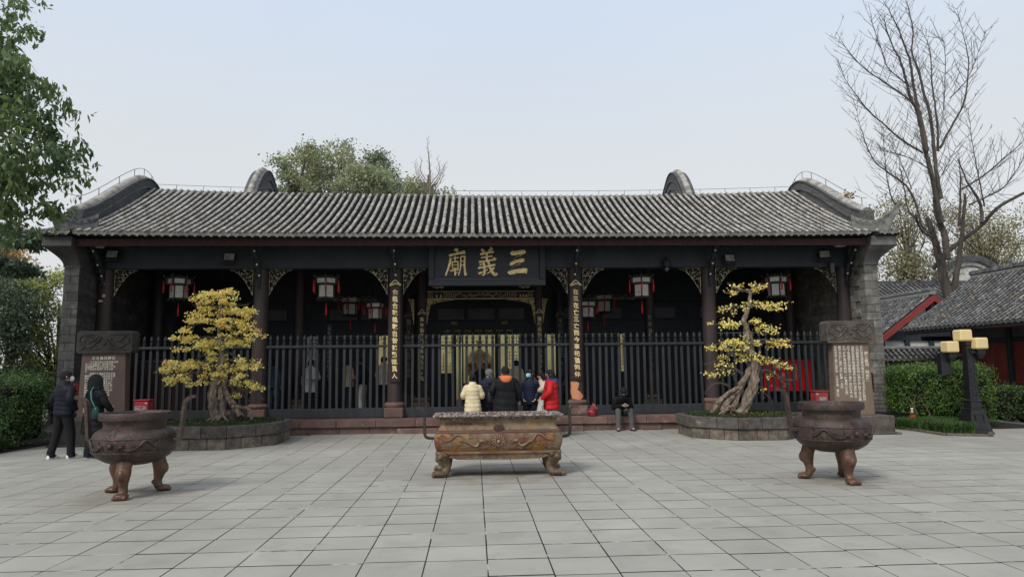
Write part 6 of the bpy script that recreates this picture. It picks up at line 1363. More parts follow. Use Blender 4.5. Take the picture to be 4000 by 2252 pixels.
# ------------------------------------------------------------------ vegetation
def inside(poly, x, z):
    c = False; n = len(poly)
    for i in range(n):
        a, b = poly[i], poly[i - 1]
        if (a[1] > z) != (b[1] > z) and x < (b[0] - a[0]) * (z - a[1]) / (b[1] - a[1]) + a[0]: c = not c
    return c
def sample(poly, n, rd):
    xs = [p[0] for p in poly]; zs = [p[1] for p in poly]; o = []; k = 0
    while len(o) < n and k < n * 60:
        k += 1; x, z = rd.uniform(min(xs), max(xs)), rd.uniform(min(zs), max(zs))
        if inside(poly, x, z): o.append((x, z))
    return o
def leaves_mesh(name, C, n, spread, size, mat, off, rd, droop=.5, aspect=.42, flatz=.7, fold=True):
    """C: clump centres (x,y,z,weight); leaves are folded blades, two quads each"""
    g = np.random.default_rng(rd.randint(0, 99999)); C = np.array(C, float)
    idx = g.integers(0, len(C), n); P = C[idx, :3] + g.normal(0, 1, (n, 3)) * spread * np.array([1, 1, flatz]) * C[idx, 3:4]
    d = g.normal(0, 1, (n, 3)); d[:, 2] -= droop * 2.2; d /= np.linalg.norm(d, axis=1)[:, None]
    u = g.normal(0, 1, (n, 3)); u[:, 2] += .8; s_ = np.cross(d, u); s_ /= np.linalg.norm(s_, axis=1)[:, None]; nn = np.cross(s_, d)
    L = size * g.uniform(.65, 1.25, (n, 1)); w_ = L * aspect * .5
    mid = P + d * L * .5 + nn * L * .05
    a = mid + s_ * w_ - nn * L * .06; b = mid - s_ * w_ - nn * L * .06; tip = P + d * L - nn * L * .08
    V = np.stack([P, a, tip, b], 1).reshape(-1, 3); k = np.arange(n)[:, None] * 4
    F = np.concatenate([k + np.array([[0, 1, 2]]), k + np.array([[0, 2, 3]])], 0)
    return npmesh(name, V, F, mat, off)
def tree(label, trunk, limbs, C, n, spread, size, mleaf, mbark, seed=1, group=None, droop=.5, loc=None, aspect=.42, name='tree', flatz=.7, cat='tree'):
    rd = random.Random(seed); loc = loc or (trunk[0][0][0], trunk[0][0][1], 0)
    t = thing(name, label, cat, loc, 0, group)
    q = MB(); q.tube([p for p in trunk[0]], trunk[1], 9)
    for L in limbs: q.tube(L[0], L[1], 5)
    o = part('trunk', q, mbark, t, 60)
    if len(limbs) > 3: o['kind'] = 'stuff'
    o = link('crown', leaves_mesh('crown', C, n, spread, size, mleaf, tuple(t.location), rd, droop, aspect, flatz), t); o['kind'] = 'stuff'
    return t
def limbs_to(base, C, rd, r0=.05, k=30, top=None):
    out = []
    for c in rd.sample(C, min(k, len(C))):
        b = Vector(base) + Vector((0, 0, rd.uniform(0, top or 0))); e_ = Vector(c[:3]); m = b.lerp(e_, .5) + Vector((rd.uniform(-.3, .3), rd.uniform(-.3, .3), rd.uniform(.0, .5)))
        pts = spline([tuple(b), tuple(m), tuple(e_)], 4); out.append((pts, [r0 * (1 - .85 * i / (len(pts) - 1)) for i in range(len(pts))]))
    return out
m_lfL = M('evergreen_leaf', (.17, .25, .075), (.08, .14, .05), 1.2, .42, rand=.5, hue=.03, trans=.4, spec=.5)
m_lfC = M('camphor_leaf', (.42, .44, .24), (.25, .31, .17), .5, .6, rand=.45, hue=.03, trans=.4)
m_lfD = M('dark_shrub_leaf', (.20, .28, .17), (.09, .15, .09), 1.5, .45, rand=.6, hue=.03, trans=.15, spec=.5)
m_lfY = M('light_shrub_leaf', (.46, .50, .10), (.28, .34, .07), 1.5, .5, rand=.5, hue=.03, trans=.35)
m_lfO = M('autumn_gold_leaf', (.50, .30, .06), (.36, .22, .06), 1.2, .6, rand=.4, hue=.03, trans=.35)
m_lfR = M('olive_thin_leaf', (.30, .32, .15), (.30, .24, .12), .9, .6, rand=.5, hue=.05, trans=.3)
m_brk = M('tree_bark', (.12, .10, .085), (.07, .06, .05), 5, .9, .5, 20, stretch=(1, 1, .3)); m_brkG = M('ginkgo_limb_bark', (.105, .088, .072), (.058, .05, .043), 3, .9, .5, 20, stretch=(1, 1, .3))

rd = random.Random(21)
# big evergreen reaching in from the left edge
C = [(x - .32, 12 + rd.uniform(-1.0, 1.0), z + .05, rd.uniform(.6, 1.1)) for x, z in sample(LEFT_CROWN, 260, rd)]
C += [(rd.uniform(-12.5, -8.8), 12 + rd.uniform(-2, 2), rd.uniform(5.6, 10), 1.3) for _ in range(60)]
# whorls: leaves hang in bunches from each twig end
CW = []
for c in C:
    for _ in range(5): CW.append((c[0] + rd.gauss(0, .13) * c[3], c[1] + rd.gauss(0, .2), c[2] + rd.gauss(0, .10) * c[3], 1))
tree('big evergreen tree with drooping glossy leaves reaching in from the left edge', ([(-11.6, 12, 0), (-11.4, 12, 3), (-11.2, 12, 6), (-10.9, 12, 9)], [.28, .24, .18, .08]), limbs_to((-11.3, 12, 4), C, rd, .05, 60, 4), CW, 11500, .05, .155, m_lfL, m_brk, 5, droop=.75, aspect=.40, flatz=1)
# camphor trees behind the roof
glist = [('tall airy camphor tree behind the roof just right of the left rear gable', 5200), ('open topped camphor tree in the middle of the group behind the roof', 2300), ('olive green rounded tree low behind the middle of the roof', 4600), ('darker camphor tree on the right of the group behind the roof', 4200), ('small green tree peeping over the ridge beside the bare treetop', 2600)]
for k, ((poly, Y), (lb, n)) in enumerate(zip(CENTRE_CROWNS, glist)):
    P = sample(poly, 75, rd); C = [(x, Y + rd.uniform(-1.5, 1.5), z, rd.uniform(.6, 1.3)) for x, z in P]
    bx = sum(p[0] for p in poly) / len(poly)
    tree(lb, ([(bx, Y, 0), (bx + .1, Y, 8), (bx, Y, 13.5)], [.35, .28, .08]), limbs_to((bx, Y, 10), C, rd, .07, 26, 3), C, int(n * 1.35), .30, .21, m_lfC if k != 3 else M('camphor_dark', (.27, .32, .18), (.15, .2, .13), .5, .6, rand=.45, hue=.03, trans=.3), m_brk, 7 + k, 'camphor trees behind the hall', droop=.2, aspect=.5)
# bare treetop
def twiggy(label, loc, limbs, seed, mat, lens=(.5, 1.0), step=.28, rads=(.012, .004), group=None, sub=True, name='bare_tree', ydep=.6, r_of=None, upb=.55):
    rd = random.Random(seed); t = thing(name, label, 'tree', loc, 0, group); q = MB(); tw = MB()
    for i, (L, r0_, r1) in enumerate(limbs):
        pts = spline(L, 5); n = len(pts); ph = rd.uniform(0, 6); yd = rd.uniform(-ydep, ydep)
        pts = [(p[0] + rd.uniform(-.02, .02), p[1] + yd * (k / n) ** 1.2 * 3, p[2]) for k, p in enumerate(pts)]
        q.tube(pts, [r0_ * (1 - k / (n - 1)) + r1 * (k / (n - 1)) for k in range(n)], 7 if r0_ > .05 else 5)
        acc = 0; side = 1
        for k in range(1, n):
            a, b = Vector(pts[k - 1]), Vector(pts[k]); l = (b - a).length; d = (b - a).normalized(); acc += l
            rr_ = r0_ * (1 - k / (n - 1)) + r1 * (k / (n - 1))
            if rr_ > .14: continue
            while acc > step:
                acc -= step; side = -side; f = k / n
                sv = Vector((side * rd.uniform(.5, 1.2), rd.uniform(-1, 1), rd.uniform(.15, .6))); dv = (sv.normalized() * .8 + d * upb).normalized(); ln = rd.uniform(*lens) * (1 - .55 * f)
                p0 = b; p1 = p0 + dv * ln * .5 + Vector((0, 0, ln * .02)); dv2 = (dv + Vector((0, 0, .35))).normalized(); p2 = p1 + dv2 * ln * .5
                tw.tube([p0, p0.lerp(p1, .5) + Vector((rd.uniform(-.02, .02), 0, rd.uniform(-.02, .02))), p1, p2], [rads[0], rads[0] * .8, rads[0] * .6, rads[1]], 3, caps=False)
                if sub:
                    for _ in range(2):
                        g_ = rd.uniform(.25, .95); s0 = p0.lerp(p1, g_ * 2) if g_ < .5 else p1.lerp(p2, g_ * 2 - 1); dd = (dv + Vector((rd.uniform(-1, 1), rd.uniform(-1, 1), rd.uniform(-.2, 1)))).normalized()
                        tw.tube([s0, s0 + dd * ln * rd.uniform(.15, .38)], [rads[0] * .6, rads[1] * .8], 3, caps=False)
    part('trunk', q, mat, t, 60)['kind'] = 'stuff'; part('twigs', tw, mat, t, 0)['kind'] = 'stuff'
    return t
bt = [([(-2.55, 40, 8), (-2.55, 40, 12.2), (-2.6, 40, 13.6), (-2.72, 40, 15.1)], .10, .01)] + [([(-2.55, 40, 11.6 + .25 * k), (-2.55 + sg * .55, 40, 12.4 + .25 * k), (-2.55 + sg * (.9 if k < 3 else .45), 40, 13.3 + .2 * k)], .03, .008) for k in range(4) for sg in (-1, 1)]
twiggy('small bare treetop standing above the ridge left of the name board', (-2.55, 40, 0), bt, 3, M('pale_twig', (.22, .17, .12), None), (.35, .6), .22, (.013, .006), ydep=.1)
# the great bare ginkgo on the right
GR = [(.30, .035), (.16, .02), (.20, .02), (.11, .015), (.05, .012), (.11, .015), (.05, .012), (.10, .012), (.09, .012), (.06, .012), (.10, .012), (.07, .012), (.05, .012), (.12, .03), (.09, .015), (.08, .012), (.07, .012), (.05, .012), (.05, .012),
      (.46, .26), (.28, .2), (.12, .14), (.16, .05), (.15, .03), (.26, .16), (.20, .05), (.13, .03)]
GRX = {0: (.115, .012), 1: (.085, .01), 2: (.09, .01), 19: (.22, .10), 20: (.15, .09), 21: (.06, .10), 24: (.10, .07), 25: (.13, .05), 26: (.08, .02), 22: (.05, .03), 23: (.04, .02)}
GL = [([(x, 27, z) for x, z in L], *((GR[i][0] * .48, GR[i][1] * .42) if i not in GRX else GRX[i])) for i, L in enumerate(GINKGO_LIMBS)]
GL.append(([(19.52, 27, 0), (19.45, 27, 2.5), (19.37, 27, 4.3)], .32, .235))
twiggy('tall bare ginkgo tree with many upright limbs on the right', (19.5, 27, 0), GL, 12, m_brkG, (.9, 2.0), .15, (.0125, .006), name='bare_ginkgo_tree', ydep=.5)
# thin leafed olive trees behind it
rl = [('olive leafed tree behind the right end parapet', 1900), ('wide olive leafed tree behind the round white gable', 3600), ('low green tree between the right pier and the bare trunk', 2200), ('reddish leafed tree at the far right edge above the wing roof', 1700)]
for k, ((poly, Y), (lb, n)) in enumerate(zip(RIGHT_CROWNS, rl)):
    C = [(x, Y + rd.uniform(-1.5, 1.5), z, rd.uniform(.7, 1.5)) for x, z in sample(poly, 80, rd)]; bx = sum(p[0] for p in poly) / len(poly)
    tree(lb, ([(bx, Y, 0), (bx, Y, 5), (bx, Y, 8)], [.3, .25, .1]), limbs_to((bx, Y, 5), C, rd, .05, 40, 3), C, int(n * 1.5), .42, .17, m_lfR, m_brk, 17 + k, 'leafy trees behind the right buildings', droop=.2, aspect=.5)
tree('small yellow ginkgo spray peeping over the right parapet', ([(15.2, 27, 0), (15.2, 27, 8.4)], [.06, .02]), [], [(15.0 + .14 * k, 27, 8.35 + .05 * k, 1) for k in range(4)], 150, .12, .11, m_lfO, m_brk, 3, droop=0, aspect=.8, name='ginkgo_tree')
# left background
bl = [('dense dark evergreen bush tree behind the left hedge', 13000, m_lfD, .115, .22), ('lighter yellow green bush between the dark bush and the pier', 10000, m_lfY, .10, .2), ('dark feathery cedar branch low under the big evergreen', 1500, m_lfD, .16, .12), ('dark layered cedar branch over the left bushes', 1300, m_lfD, .16, .12), ('golden ginkgo far behind the left bushes', 1500, m_lfO, .22, .4)]
for k, ((poly, Y), (lb, n, m_, sz, sp_)) in enumerate(zip(LEFT_BUSHES, bl)):
    poly2 = poly
    C = [(x, Y + rd.uniform(-1.0, 1.0) * (1 if k < 2 else .5), z, rd.uniform(.6, 1.2)) for x, z in sample(poly2, 110 if k < 2 else 36, rd)]
    if k == 0: C = [(x - .55 - max(0, z - 2.6) * .12, y, z, w_) for x, y, z, w_ in C]
    if k == 1: C = [(x + .1, y - 1.2, z, w_) for x, y, z, w_ in C]
    if k < 2: C += [(x - 2.2, y, z, w_) for x, y, z, w_ in C[:50]]
    bx = sum(p[0] for p in poly) / len(poly) - (.8 if k == 0 else 0)
    if k in (2, 3): tk = ([(-15.0, Y, 0), (-14.8, Y, 4.2), (-13.2, Y, C[0][2])], [.2, .15, .05])
    else: tk = ([(bx, Y, 0), (bx + .1, Y, 2), (bx, Y, 3.8)], [.14, .10, .04])
    tree(lb, tk, limbs_to(tk[0][0] if k < 2 else tk[0][1], C, rd, .05, 26, 1.5), C, int(n * 1.4), sp_, sz, m_, m_brk, 27 + k, None, droop=.35, aspect=.42, flatz=.7 if k < 2 else .3)
q_l = [([(-12.2, 26, 0), (-12.2, 26, 4), (-12.0, 26, 5.2)], .03, .01)] + [([(-12.4 + .3 * k, 26, 3.2), (-12.45 + .34 * k, 26, 4.8), (-12.5 + .4 * k, 26, 5.6 + .3 * sin(k * 3))], .02, .006) for k in range(5)]
twiggy('thin bare saplings between the left bush and the pier', (-12.2, 26, 0), q_l, 8, M('pale_twig', (.22, .17, .12), None), (.3, .6), .25, (.010, .005), ydep=.1, name='bare_sapling')

# hedges -----------------------------------------------------------------------
m_hg = M('hedge_leaf', (.13, .24, .045), (.065, .13, .03), 2.5, .55, rand=.55, hue=.03, trans=.3); m_hgd = M('hedge_leaf_dark', (.09, .17, .04), (.045, .09, .028), 2.5, .55, rand=.55, hue=.03, trans=.2)
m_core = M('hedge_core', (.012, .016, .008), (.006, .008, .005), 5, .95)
def hedge(label, boxes, n, size, mat, seed, under=None, stems=0, group=None):
    rd = random.Random(seed); x0, x1, y0, y1, z0, z1 = boxes[0]; t = thing('hedge', label, 'hedge', ((x0 + x1) / 2, (y0 + y1) / 2, 0), 0, group)
    q = MB()
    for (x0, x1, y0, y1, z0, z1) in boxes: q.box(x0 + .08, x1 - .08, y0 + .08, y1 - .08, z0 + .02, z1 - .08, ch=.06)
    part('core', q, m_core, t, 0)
    C = []
    area = [2 * ((b[1] - b[0]) * (b[5] - b[4])) + (b[3] - b[2]) * (b[5] - b[4]) * 2 + (b[1] - b[0]) * (b[3] - b[2]) for b in boxes]
    for _ in range(n // 12):
        b = rd.choices(boxes, area)[0]; x0, x1, y0, y1, z0, z1 = b; f = rd.random(); w_ = (x1 - x0); d_ = (y1 - y0); h_ = (z1 - z0)
        x, y, z = rd.uniform(x0, x1), rd.uniform(y0, y1), rd.uniform(z0, z1)
        u = rd.random() * (w_ * h_ + 2 * d_ * h_ + w_ * d_)
        if u < w_ * h_: y = y0
        elif u < w_ * h_ + d_ * h_: x = x0
        elif u < w_ * h_ + 2 * d_ * h_: x = x1
        else: z = z1
        nz = noise.noise(Vector((x * 1.7, y * 1.7, z * 1.7 + seed))) * .11
        C.append((x + nz, y + nz, z + nz * (1 if z > z0 + .4 else .3), 1))
    o = link('foliage', leaves_mesh('foliage', C, n, .06, size, mat, tuple(t.location), rd, -.25, .45, 1.0), t); o['kind'] = 'stuff'
    if stems:
        q = MB()
        for _ in range(stems):
            b = boxes[0]; x = rd.uniform(b[0] + .2, b[1] - .2); q.tube([(x, b[2] + .05, 0), (x + rd.uniform(-.15, .15), b[2] - .02, .35), (x + rd.uniform(-.3, .3), b[2] - .0, .8)], [.022, .014, .007], 5)
        part('stems', q, M('pale_stem', (.20, .14, .09), None), t, 60)['kind'] = 'stuff'
hedge('clipped green hedge between the right stele and the lamp post', [(10.95, 13.2, 17.3, 18.9, .25, 1.47), (10.95, 12.2, 17.35, 18.8, .5, 1.42), (12.4, 13.12, 16.95, 18.6, .1, 1.42)], 30000, .062, m_hg, 2, stems=7)
hedge('low clipped hedge in front of the red doors at the far right', [(14.75, 15.5, 16.0, 23.0, .05, .88)], 16000, .062, m_hgd, 4)
hedge('dark clipped hedge on the left behind the couple', [(-14.5, -9.75, 15.2, 16.6, .15, 1.42)], 26000, .062, m_hgd, 6, stems=12)
hedge('tall dark hedge behind the left hedge under the bushes', [(-17, -10.9, 17.2, 18.6, .05, 1.55)], 16000, .07, m_hgd, 8)
# grass strips
def grass(label, poly, n, h, mat, seed, loc, kind='ornamental_grass'):
    g = random.Random(seed); P = sample(poly, n // 26, g); V, F = [], []; c = 0
    for x, y in P:
        for _ in range(26):
            a = g.uniform(0, 6.28); l = h * g.uniform(.6, 1.2); b = g.uniform(.3, 1.0); w_ = .007; px_, py_ = x + g.gauss(0, .03), y + g.gauss(0, .03); dx, dy = cos(a), sin(a)
            pts = [(0, 0), (.25 * b, .6), (.65 * b, .85), (1.1 * b, .70)]
            for k, (u, v_) in enumerate(pts):
                ww = w_ * (1 - .3 * k); V += [(px_ + dx * u * l - dy * ww, py_ + dy * u * l + dx * ww, v_ * l), (px_ + dx * u * l + dy * ww, py_ + dy * u * l - dx * ww, v_ * l)]
            for k in range(3): F.append((c + 2 * k, c + 2 * k + 1, c + 2 * k + 3, c + 2 * k + 2))
            c += 8
    o = link(kind, npmesh(kind, V, F, mat, loc), None, loc); tag(o, label, 'grass'); o['kind'] = 'stuff'
m_gr = M('lilyturf', (.085, .17, .035), (.045, .10, .025), 2, .5, rand=.5, hue=.02, trans=.3)
grass('tufted lilyturf strip in front of the right hedge', [(10.35, 17.6), (10.9, 15.55), (11.35, 15.35), (11.4, 16.2), (12.0, 16.9), (12.0, 17.3), (10.4, 17.7)], 9000, .30, m_gr, 2, (11, 16.4, 0))
grass('dark tufted lilyturf strip at the foot of the left hedge', [(-14, 14.3), (-9.75, 14.65), (-9.75, 15.2), (-14, 15.2)], 9000, .34, M('lilyturf_dark', (.03, .07, .015), (.016, .04, .01), 2, .5, rand=.5, hue=.02, trans=.3), 3, (-12, 14.8, 0))
q = MB(); q.prism([(-24, 14.35), (-9.7, 14.62), (-9.7, 24), (-24, 24)], 'z', -.01, .03); o = part('planting_bed', q, MATS['dark_soil'], None, 0); o['kind'] = 'structure'
q = MB(); q.prism([(10.62, 17.7), (10.75, 16.5), (10.68, 15.32), (11.42, 15.10), (11.9, 15.9), (12.2, 16.6), (13.9, 16.7), (13.9, 19.2), (10.62, 19.2)], 'z', -.01, .025); o = part('planting_bed', q, MATS['dark_soil'], None, 0); o['kind'] = 'structure'
q = MB(); pts = [(10.52, 17.7), (10.66, 16.5), (10.6, 15.28), (11.42, 14.98), (12.0, 15.75)]
for a, b in zip(pts[:-1], pts[1:]):
    l = sqrt((b[0] - a[0]) ** 2 + (b[1] - a[1]) ** 2); n = max(1, int(l / .5)); ang = atan2(b[1] - a[1], b[0] - a[0])
    for i in range(n):
        m_ = Matrix.Translation((a[0] + (b[0] - a[0]) * (i + .5) / n, a[1] + (b[1] - a[1]) * (i + .5) / n, 0)) @ Matrix.Rotation(ang, 4, 'Z'); z_ = MB(); z_.box(-l / n / 2 + .004, l / n / 2 - .004, -.05, .05, -.01, .055, m_, ch=.012)
        if i == 0 and a == pts[0]: kerb = part('kerb', z_, M('mossy_kerb', (.16, .13, .10), (.08, .065, .05), 8, .95, .6, 30), None, 0); kerb['kind'] = 'structure'
        else: part('kerb_stone', z_, MATS['mossy_kerb'], kerb, 0)
# small pagoda ornament and hose tray behind the right stele
t = thing('garden_ornament', 'small red and white pagoda ornament beside the right pier', 'ornament', (11.02, 17.1, 0))
q = MB(); q.lathe([(.05, .10), (.10, .14), (.11, .16), (.05, .18), (.04, .24), (.085, .27), (.095, .29), (.04, .31), (.035, .35), (.06, .37), (.065, .385), (.03, .40)], 16, (11.02, 17.1, 0)); part('roofs', q, M('ornament_red', (.36, .05, .035), None, rough=.4), t, 40)
q = MB(); q.lathe([(.055, .0), (.05, .10)], 12, (11.02, 17.1, 0)); q.lathe([(.03, .402), (.025, .46), (.04, .49), (.02, .51)], 12, (11.02, 17.1, 0)); part('body', q, m_white, t, 40)
t = thing('stone_trough', 'low black trough between the right stele and the hedge', 'trough', (10.55, 17.4, 0)); q = MB(); q.rings([[(10.55 + a * w_, 17.45 + b * d_, z) for a, b in ((-1, -1), (1, -1), (1, 1), (-1, 1))] for w_, d_, z in ((.36, .2, .15), (.45, .26, .36), (.47, .28, .38), (.42, .24, .38), (.38, .2, .22))]); part('basin', q, m_blk, t, 0)

# ------------------------------------------------------------------ lamp post
lp = thing('lamp_post', 'black cast iron lamp post with three cream box lamps on the right', 'lamp post', (11.63, 15.75, 0)); m_ci = M('cast_iron', (.008, .009, .010), (.014, .015, .017), 20, .38, .5, 40, spec=.6)
def sq(z, w_, cx=11.62, cy=15.75): return [(cx - w_, cy - w_, z), (cx + w_, cy - w_, z), (cx + w_, cy + w_, z), (cx - w_, cy + w_, z)]
q = MB(); q.rings([sq(0, .275), sq(.03, .275), sq(.05, .255), sq(.52, .165), sq(.56, .165), sq(.57, .14)]); part('base', q, m_ci, lp, 0)
q = MB(); q.rings([sq(.57, .13), sq(.72, .125), sq(.73, .14), sq(.76, .14), sq(.78, .11), sq(2.02, .08), sq(2.04, .10), sq(2.13, .10)]); part('post', q, m_ci, lp, 0)
q = MB(); rdp = random.Random(4)
for s_ in range(2):
    for i in range(15):
        z = .86 + i * .078; w_ = .11 - (z - .78) * .024; o_ = rdp.choice((-1, 1)) * .02; 
        if s_ == 0: q.box(11.62 - .05 + o_, 11.62 + .05 + o_, 15.75 - w_ - .008, 15.75 - w_ + .01, z, z + .012); q.box(11.62 + .04 * (-1) ** i, 11.62 + .055 * (-1) ** i, 15.75 - w_ - .008, 15.75 - w_ + .01, z, z + .07) if i % 2 == 0 else q.box(11.62 - .055, 11.62 - .04, 15.75 - w_ - .008, 15.75 - w_ + .01, z, z + .07)
        else: q.box(11.62 - w_ - .008, 11.62 - w_ + .01, 15.75 - .05 + o_, 15.75 + .05 + o_, z, z + .012)
for (x0, x1, z0, z1) in ((-.2, .2, .10, .115), (-.17, .17, .43, .445), (-.13, -.115, .13, .42), (.115, .13, .13, .42), (-.06, .06, .18, .19), (-.06, .06, .24, .25), (-.06, .06, .30, .31), (-.06, .06, .36, .37)):
    zc = (z0 + z1) / 2; w_ = .255 - (zc - .05) * .19; x0 *= .8; x1 *= .8; q.box(11.62 + x0, 11.62 + x1, 15.75 - w_ - .01, 15.75 - w_ + .012, z0, z1)
part('key_relief', q, m_ci, lp, 0)['kind'] = 'stuff'
for dx, dy, z, w_ in ((-.36, .10, 1.87, .145), (-.10, 0, 2.135, .15), (.18, -.12, 1.94, .15)):
    if z < 2: q = MB(); q.box(min(0, dx) + 11.62, max(0, dx) + 11.62, 15.75 + dy - .035, 15.75 + dy + .035, z - .10, z - .03, ch=.01); q.rings([sq(z - .22, .05, 11.62 + dx, 15.75 + dy), sq(z - .12, .09, 11.62 + dx, 15.75 + dy), sq(z - .02, .10, 11.62 + dx, 15.75 + dy), sq(z - .002, .13, 11.62 + dx, 15.75 + dy)]); q.box(11.6, 11.64, min(15.75, 15.75 + dy), max(15.75, 15.75 + dy), z - .1, z - .03); part('arm', q, m_ci, lp, 0)
    q = MB(); c = (11.62 + dx, 15.75 + dy); q.box(c[0] - w_, c[0] + w_, c[1] - w_, c[1] + w_, z, z + .265, ch=.03); part('lamp_shade', q, M('cream_shade', (.90, .74, .40), (.86, .70, .38), 2, .45, trans=.3), lp, 0)
q = MB(); q.box(11.05, 11.30, 15.9, 16.05, 1.35, 1.86); part('arm', q, m_ci, lp, 0)

# ------------------------------------------------------------------ right hand buildings
m_redw = M('red_lacquer_wall', (.34, .075, .06), (.26, .055, .045), 3, .6, .2, 20); m_redb = M('red_barge', (.27, .045, .035), (.20, .035, .03), 4, .55); m_tl2 = M('side_roof_tile', (.17, .17, .17), (.07, .072, .075), 9, .85, .35, 30, rand=.35, c3=(.30, .29, .27), s3=3, lo3=.55, hi3=.7)
wing = thing('side_wing', 'side wing with grey tiled roof and red lattice doors at the right edge', 'building', (16.5, 19, 0))
EX, EZ, RX_, RZ_ = 14.62, 2.76, 17.3, 4.55; Y0_, Y1_ = 14.0, 22.9
FW = Matrix.Translation((EX, 0, 0)) @ Matrix.Rotation(-pi / 2, 4, 'Z')      # local u -> -Y, local d -> +X
pr2 = lambda d: EZ + .58 * d + .035 * d * d
q = MB(); q.rings([[(EX + d, Y0_, pr2(d) - .03) for d in (0, .9, 1.8, 2.68)] + [(EX + d, Y0_, pr2(d) - .16) for d in (2.68, 1.8, .9, 0)], [(EX + d, Y1_, pr2(d) - .03) for d in (0, .9, 1.8, 2.68)] + [(EX + d, Y1_, pr2(d) - .16) for d in (2.68, 1.8, .9, 0)]])
q.rings([[(EX + d, y, pr2(2.68) - .62 * (d - 2.68) - e_) for d, e_ in ((2.7, 0), (5.2, 0), (5.2, .12), (2.7, .12))] for y in (Y0_, Y1_)])
wr_ = part('roof', q, m_pan, wing, 0)
tile_roof(wr_, FW, [-(Y1_ - .06) + .215 * i for i in range(40)], .215, pr2, 2.7, .2, .05, mt=m_tl2, me_=M('side_tile_end', (.16, .16, .16), (.07, .07, .07), 10, .85, .4), pan_step=.12)
q = MB(); q.box(RX_ - .10, RX_ + .12, Y0_, Y1_ + .02, 4.50, 4.62, ch=.02); part('ridge', q, M('pale_ridge', (.30, .29, .27), (.18, .175, .165), 3, .9, .3), wing, 0)
q = MB()
for i in range(60): y = Y1_ + .02 - i * .15; q.box(RX_ - .13, RX_ + .15, y - .14, y, 4.625, 4.75 + .02 * (i % 2), Matrix.Identity(4), ch=.01)
o = part('ridge_tile', q, m_tl2, wing, 0); o['kind'] = 'stuff'
q = MB(); q.box(EX + .10, EX + .16, Y0_, Y1_, EZ - .18, EZ - .02); part('eaves_board', q, m_redb, wing, 0)
q = MB(); q.box(16.0, 16.1, Y0_, 22.3, 2.35, 3.3); part('wall', q, M('wing_plaster', (.19, .20, .20), (.15, .155, .155), 3, .8), wing, 0)
q = MB(); q.prism([(16.12, 0), (19, 0), (19, 3.4), (RX_, 4.2), (16.12, pr2(16.12 - EX) - .2)], 'y', 22.2, 22.32); q.box(15.9, 15.96, Y0_, 22.35, 2.22, 2.36); q.box(15.9, 15.96, Y0_, 22.35, 2.68, 2.78); q.box(15.86, 15.94, Y0_, 22.3, .88, .95); part('beam', q, m_wood, wing, 0)
q = MB(); q.box(14.9, 16.0, 22.25, 22.35, 2.35, 2.5); part('beam', q, m_wood, wing, 0)
k = 0; y = 22.25
while y > 15.0:
    q = MB(); q.box(15.86, 16.02, y - .13, y, .05, 2.75, ch=.01); part('post', q, m_wood, wing, 0); y -= .13
    for j in range(4):
        w_ = .56; a, b = y - w_, y; dr = MB(); dr.box(15.98, 16.03, a + .01, b - .01, .1, 2.22); d_ = part('door', dr, m_redw, wing, 0)
        q = MB()
        for (z0, z1) in ((.12, .42), (.46, .84), (1.0, 1.14), (1.18, 1.28)):
            for (u0, u1, v0, v1) in ((a + .03, b - .03, z0, z0 + .025), (a + .03, b - .03, z1 - .025, z1), (a + .03, a + .06, z0 + .025, z1 - .025), (b - .06, b - .03, z0 + .025, z1 - .025)): q.box(15.955, 15.98, u0, u1, v0, v1)
        if j in (0, 1):
            for z in np.linspace(1.34, 2.12, 11): q.box(15.958, 15.972, a + .06, b - .06, z, z + .012)
            for u in np.linspace(a + .08, b - .08, 7): q.box(15.955, 15.968, u - .006, u + .006, 1.34, 2.12)
            q.tube([(15.95, (a + b) / 2 + .13 * cos(v), 1.82 + .15 * sin(v)) for v in np.linspace(0, 2 * pi, 12)], .012, 4)
        else:
            for (u0, u1, v0, v1) in ((a + .03, b - .03, 1.34, 1.365), (a + .03, b - .03, 2.10, 2.125), (a + .03, a + .06, 1.366, 2.10), (b - .06, b - .03, 1.366, 2.10)): q.box(15.955, 15.98, u0, u1, v0, v1)
        o = part('door_frame', q, m_redw, d_, 0); o['kind'] = 'stuff'; y -= w_
q = MB(); q.box(15.7, 19, Y0_, 22.4, 0, .12); part('plinth', q, m_brick, wing, 0)
# fallen yellow leaves on the wing roof
V, F = [], []; g_ = random.Random(5)
for i in range(260):
    d = g_.uniform(.1, 2.6); y = g_.choice((17.5, 18.2, 19, 21.5)) + g_.gauss(0, .5); s_ = .045; a = g_.uniform(0, 6); x = EX + d; z = pr2(d) + .06; c = len(V)
    V += [(x, y, z), (x + s_ * cos(a), y + s_ * sin(a), z + .01 + .5 * s_ * cos(a)), (x + s_ * cos(a + 1.4), y + s_ * sin(a + 1.4), z + .01 + .5 * s_ * cos(a + 1.4))]; F.append((c, c + 1, c + 2))
o = link('fallen_leaves', npmesh('fallen_leaves', V, F, MATS['fallen_gold'], tuple(wr_.matrix_world.translation) if False else tuple(wl(wr_))), wr_); o['kind'] = 'stuff'

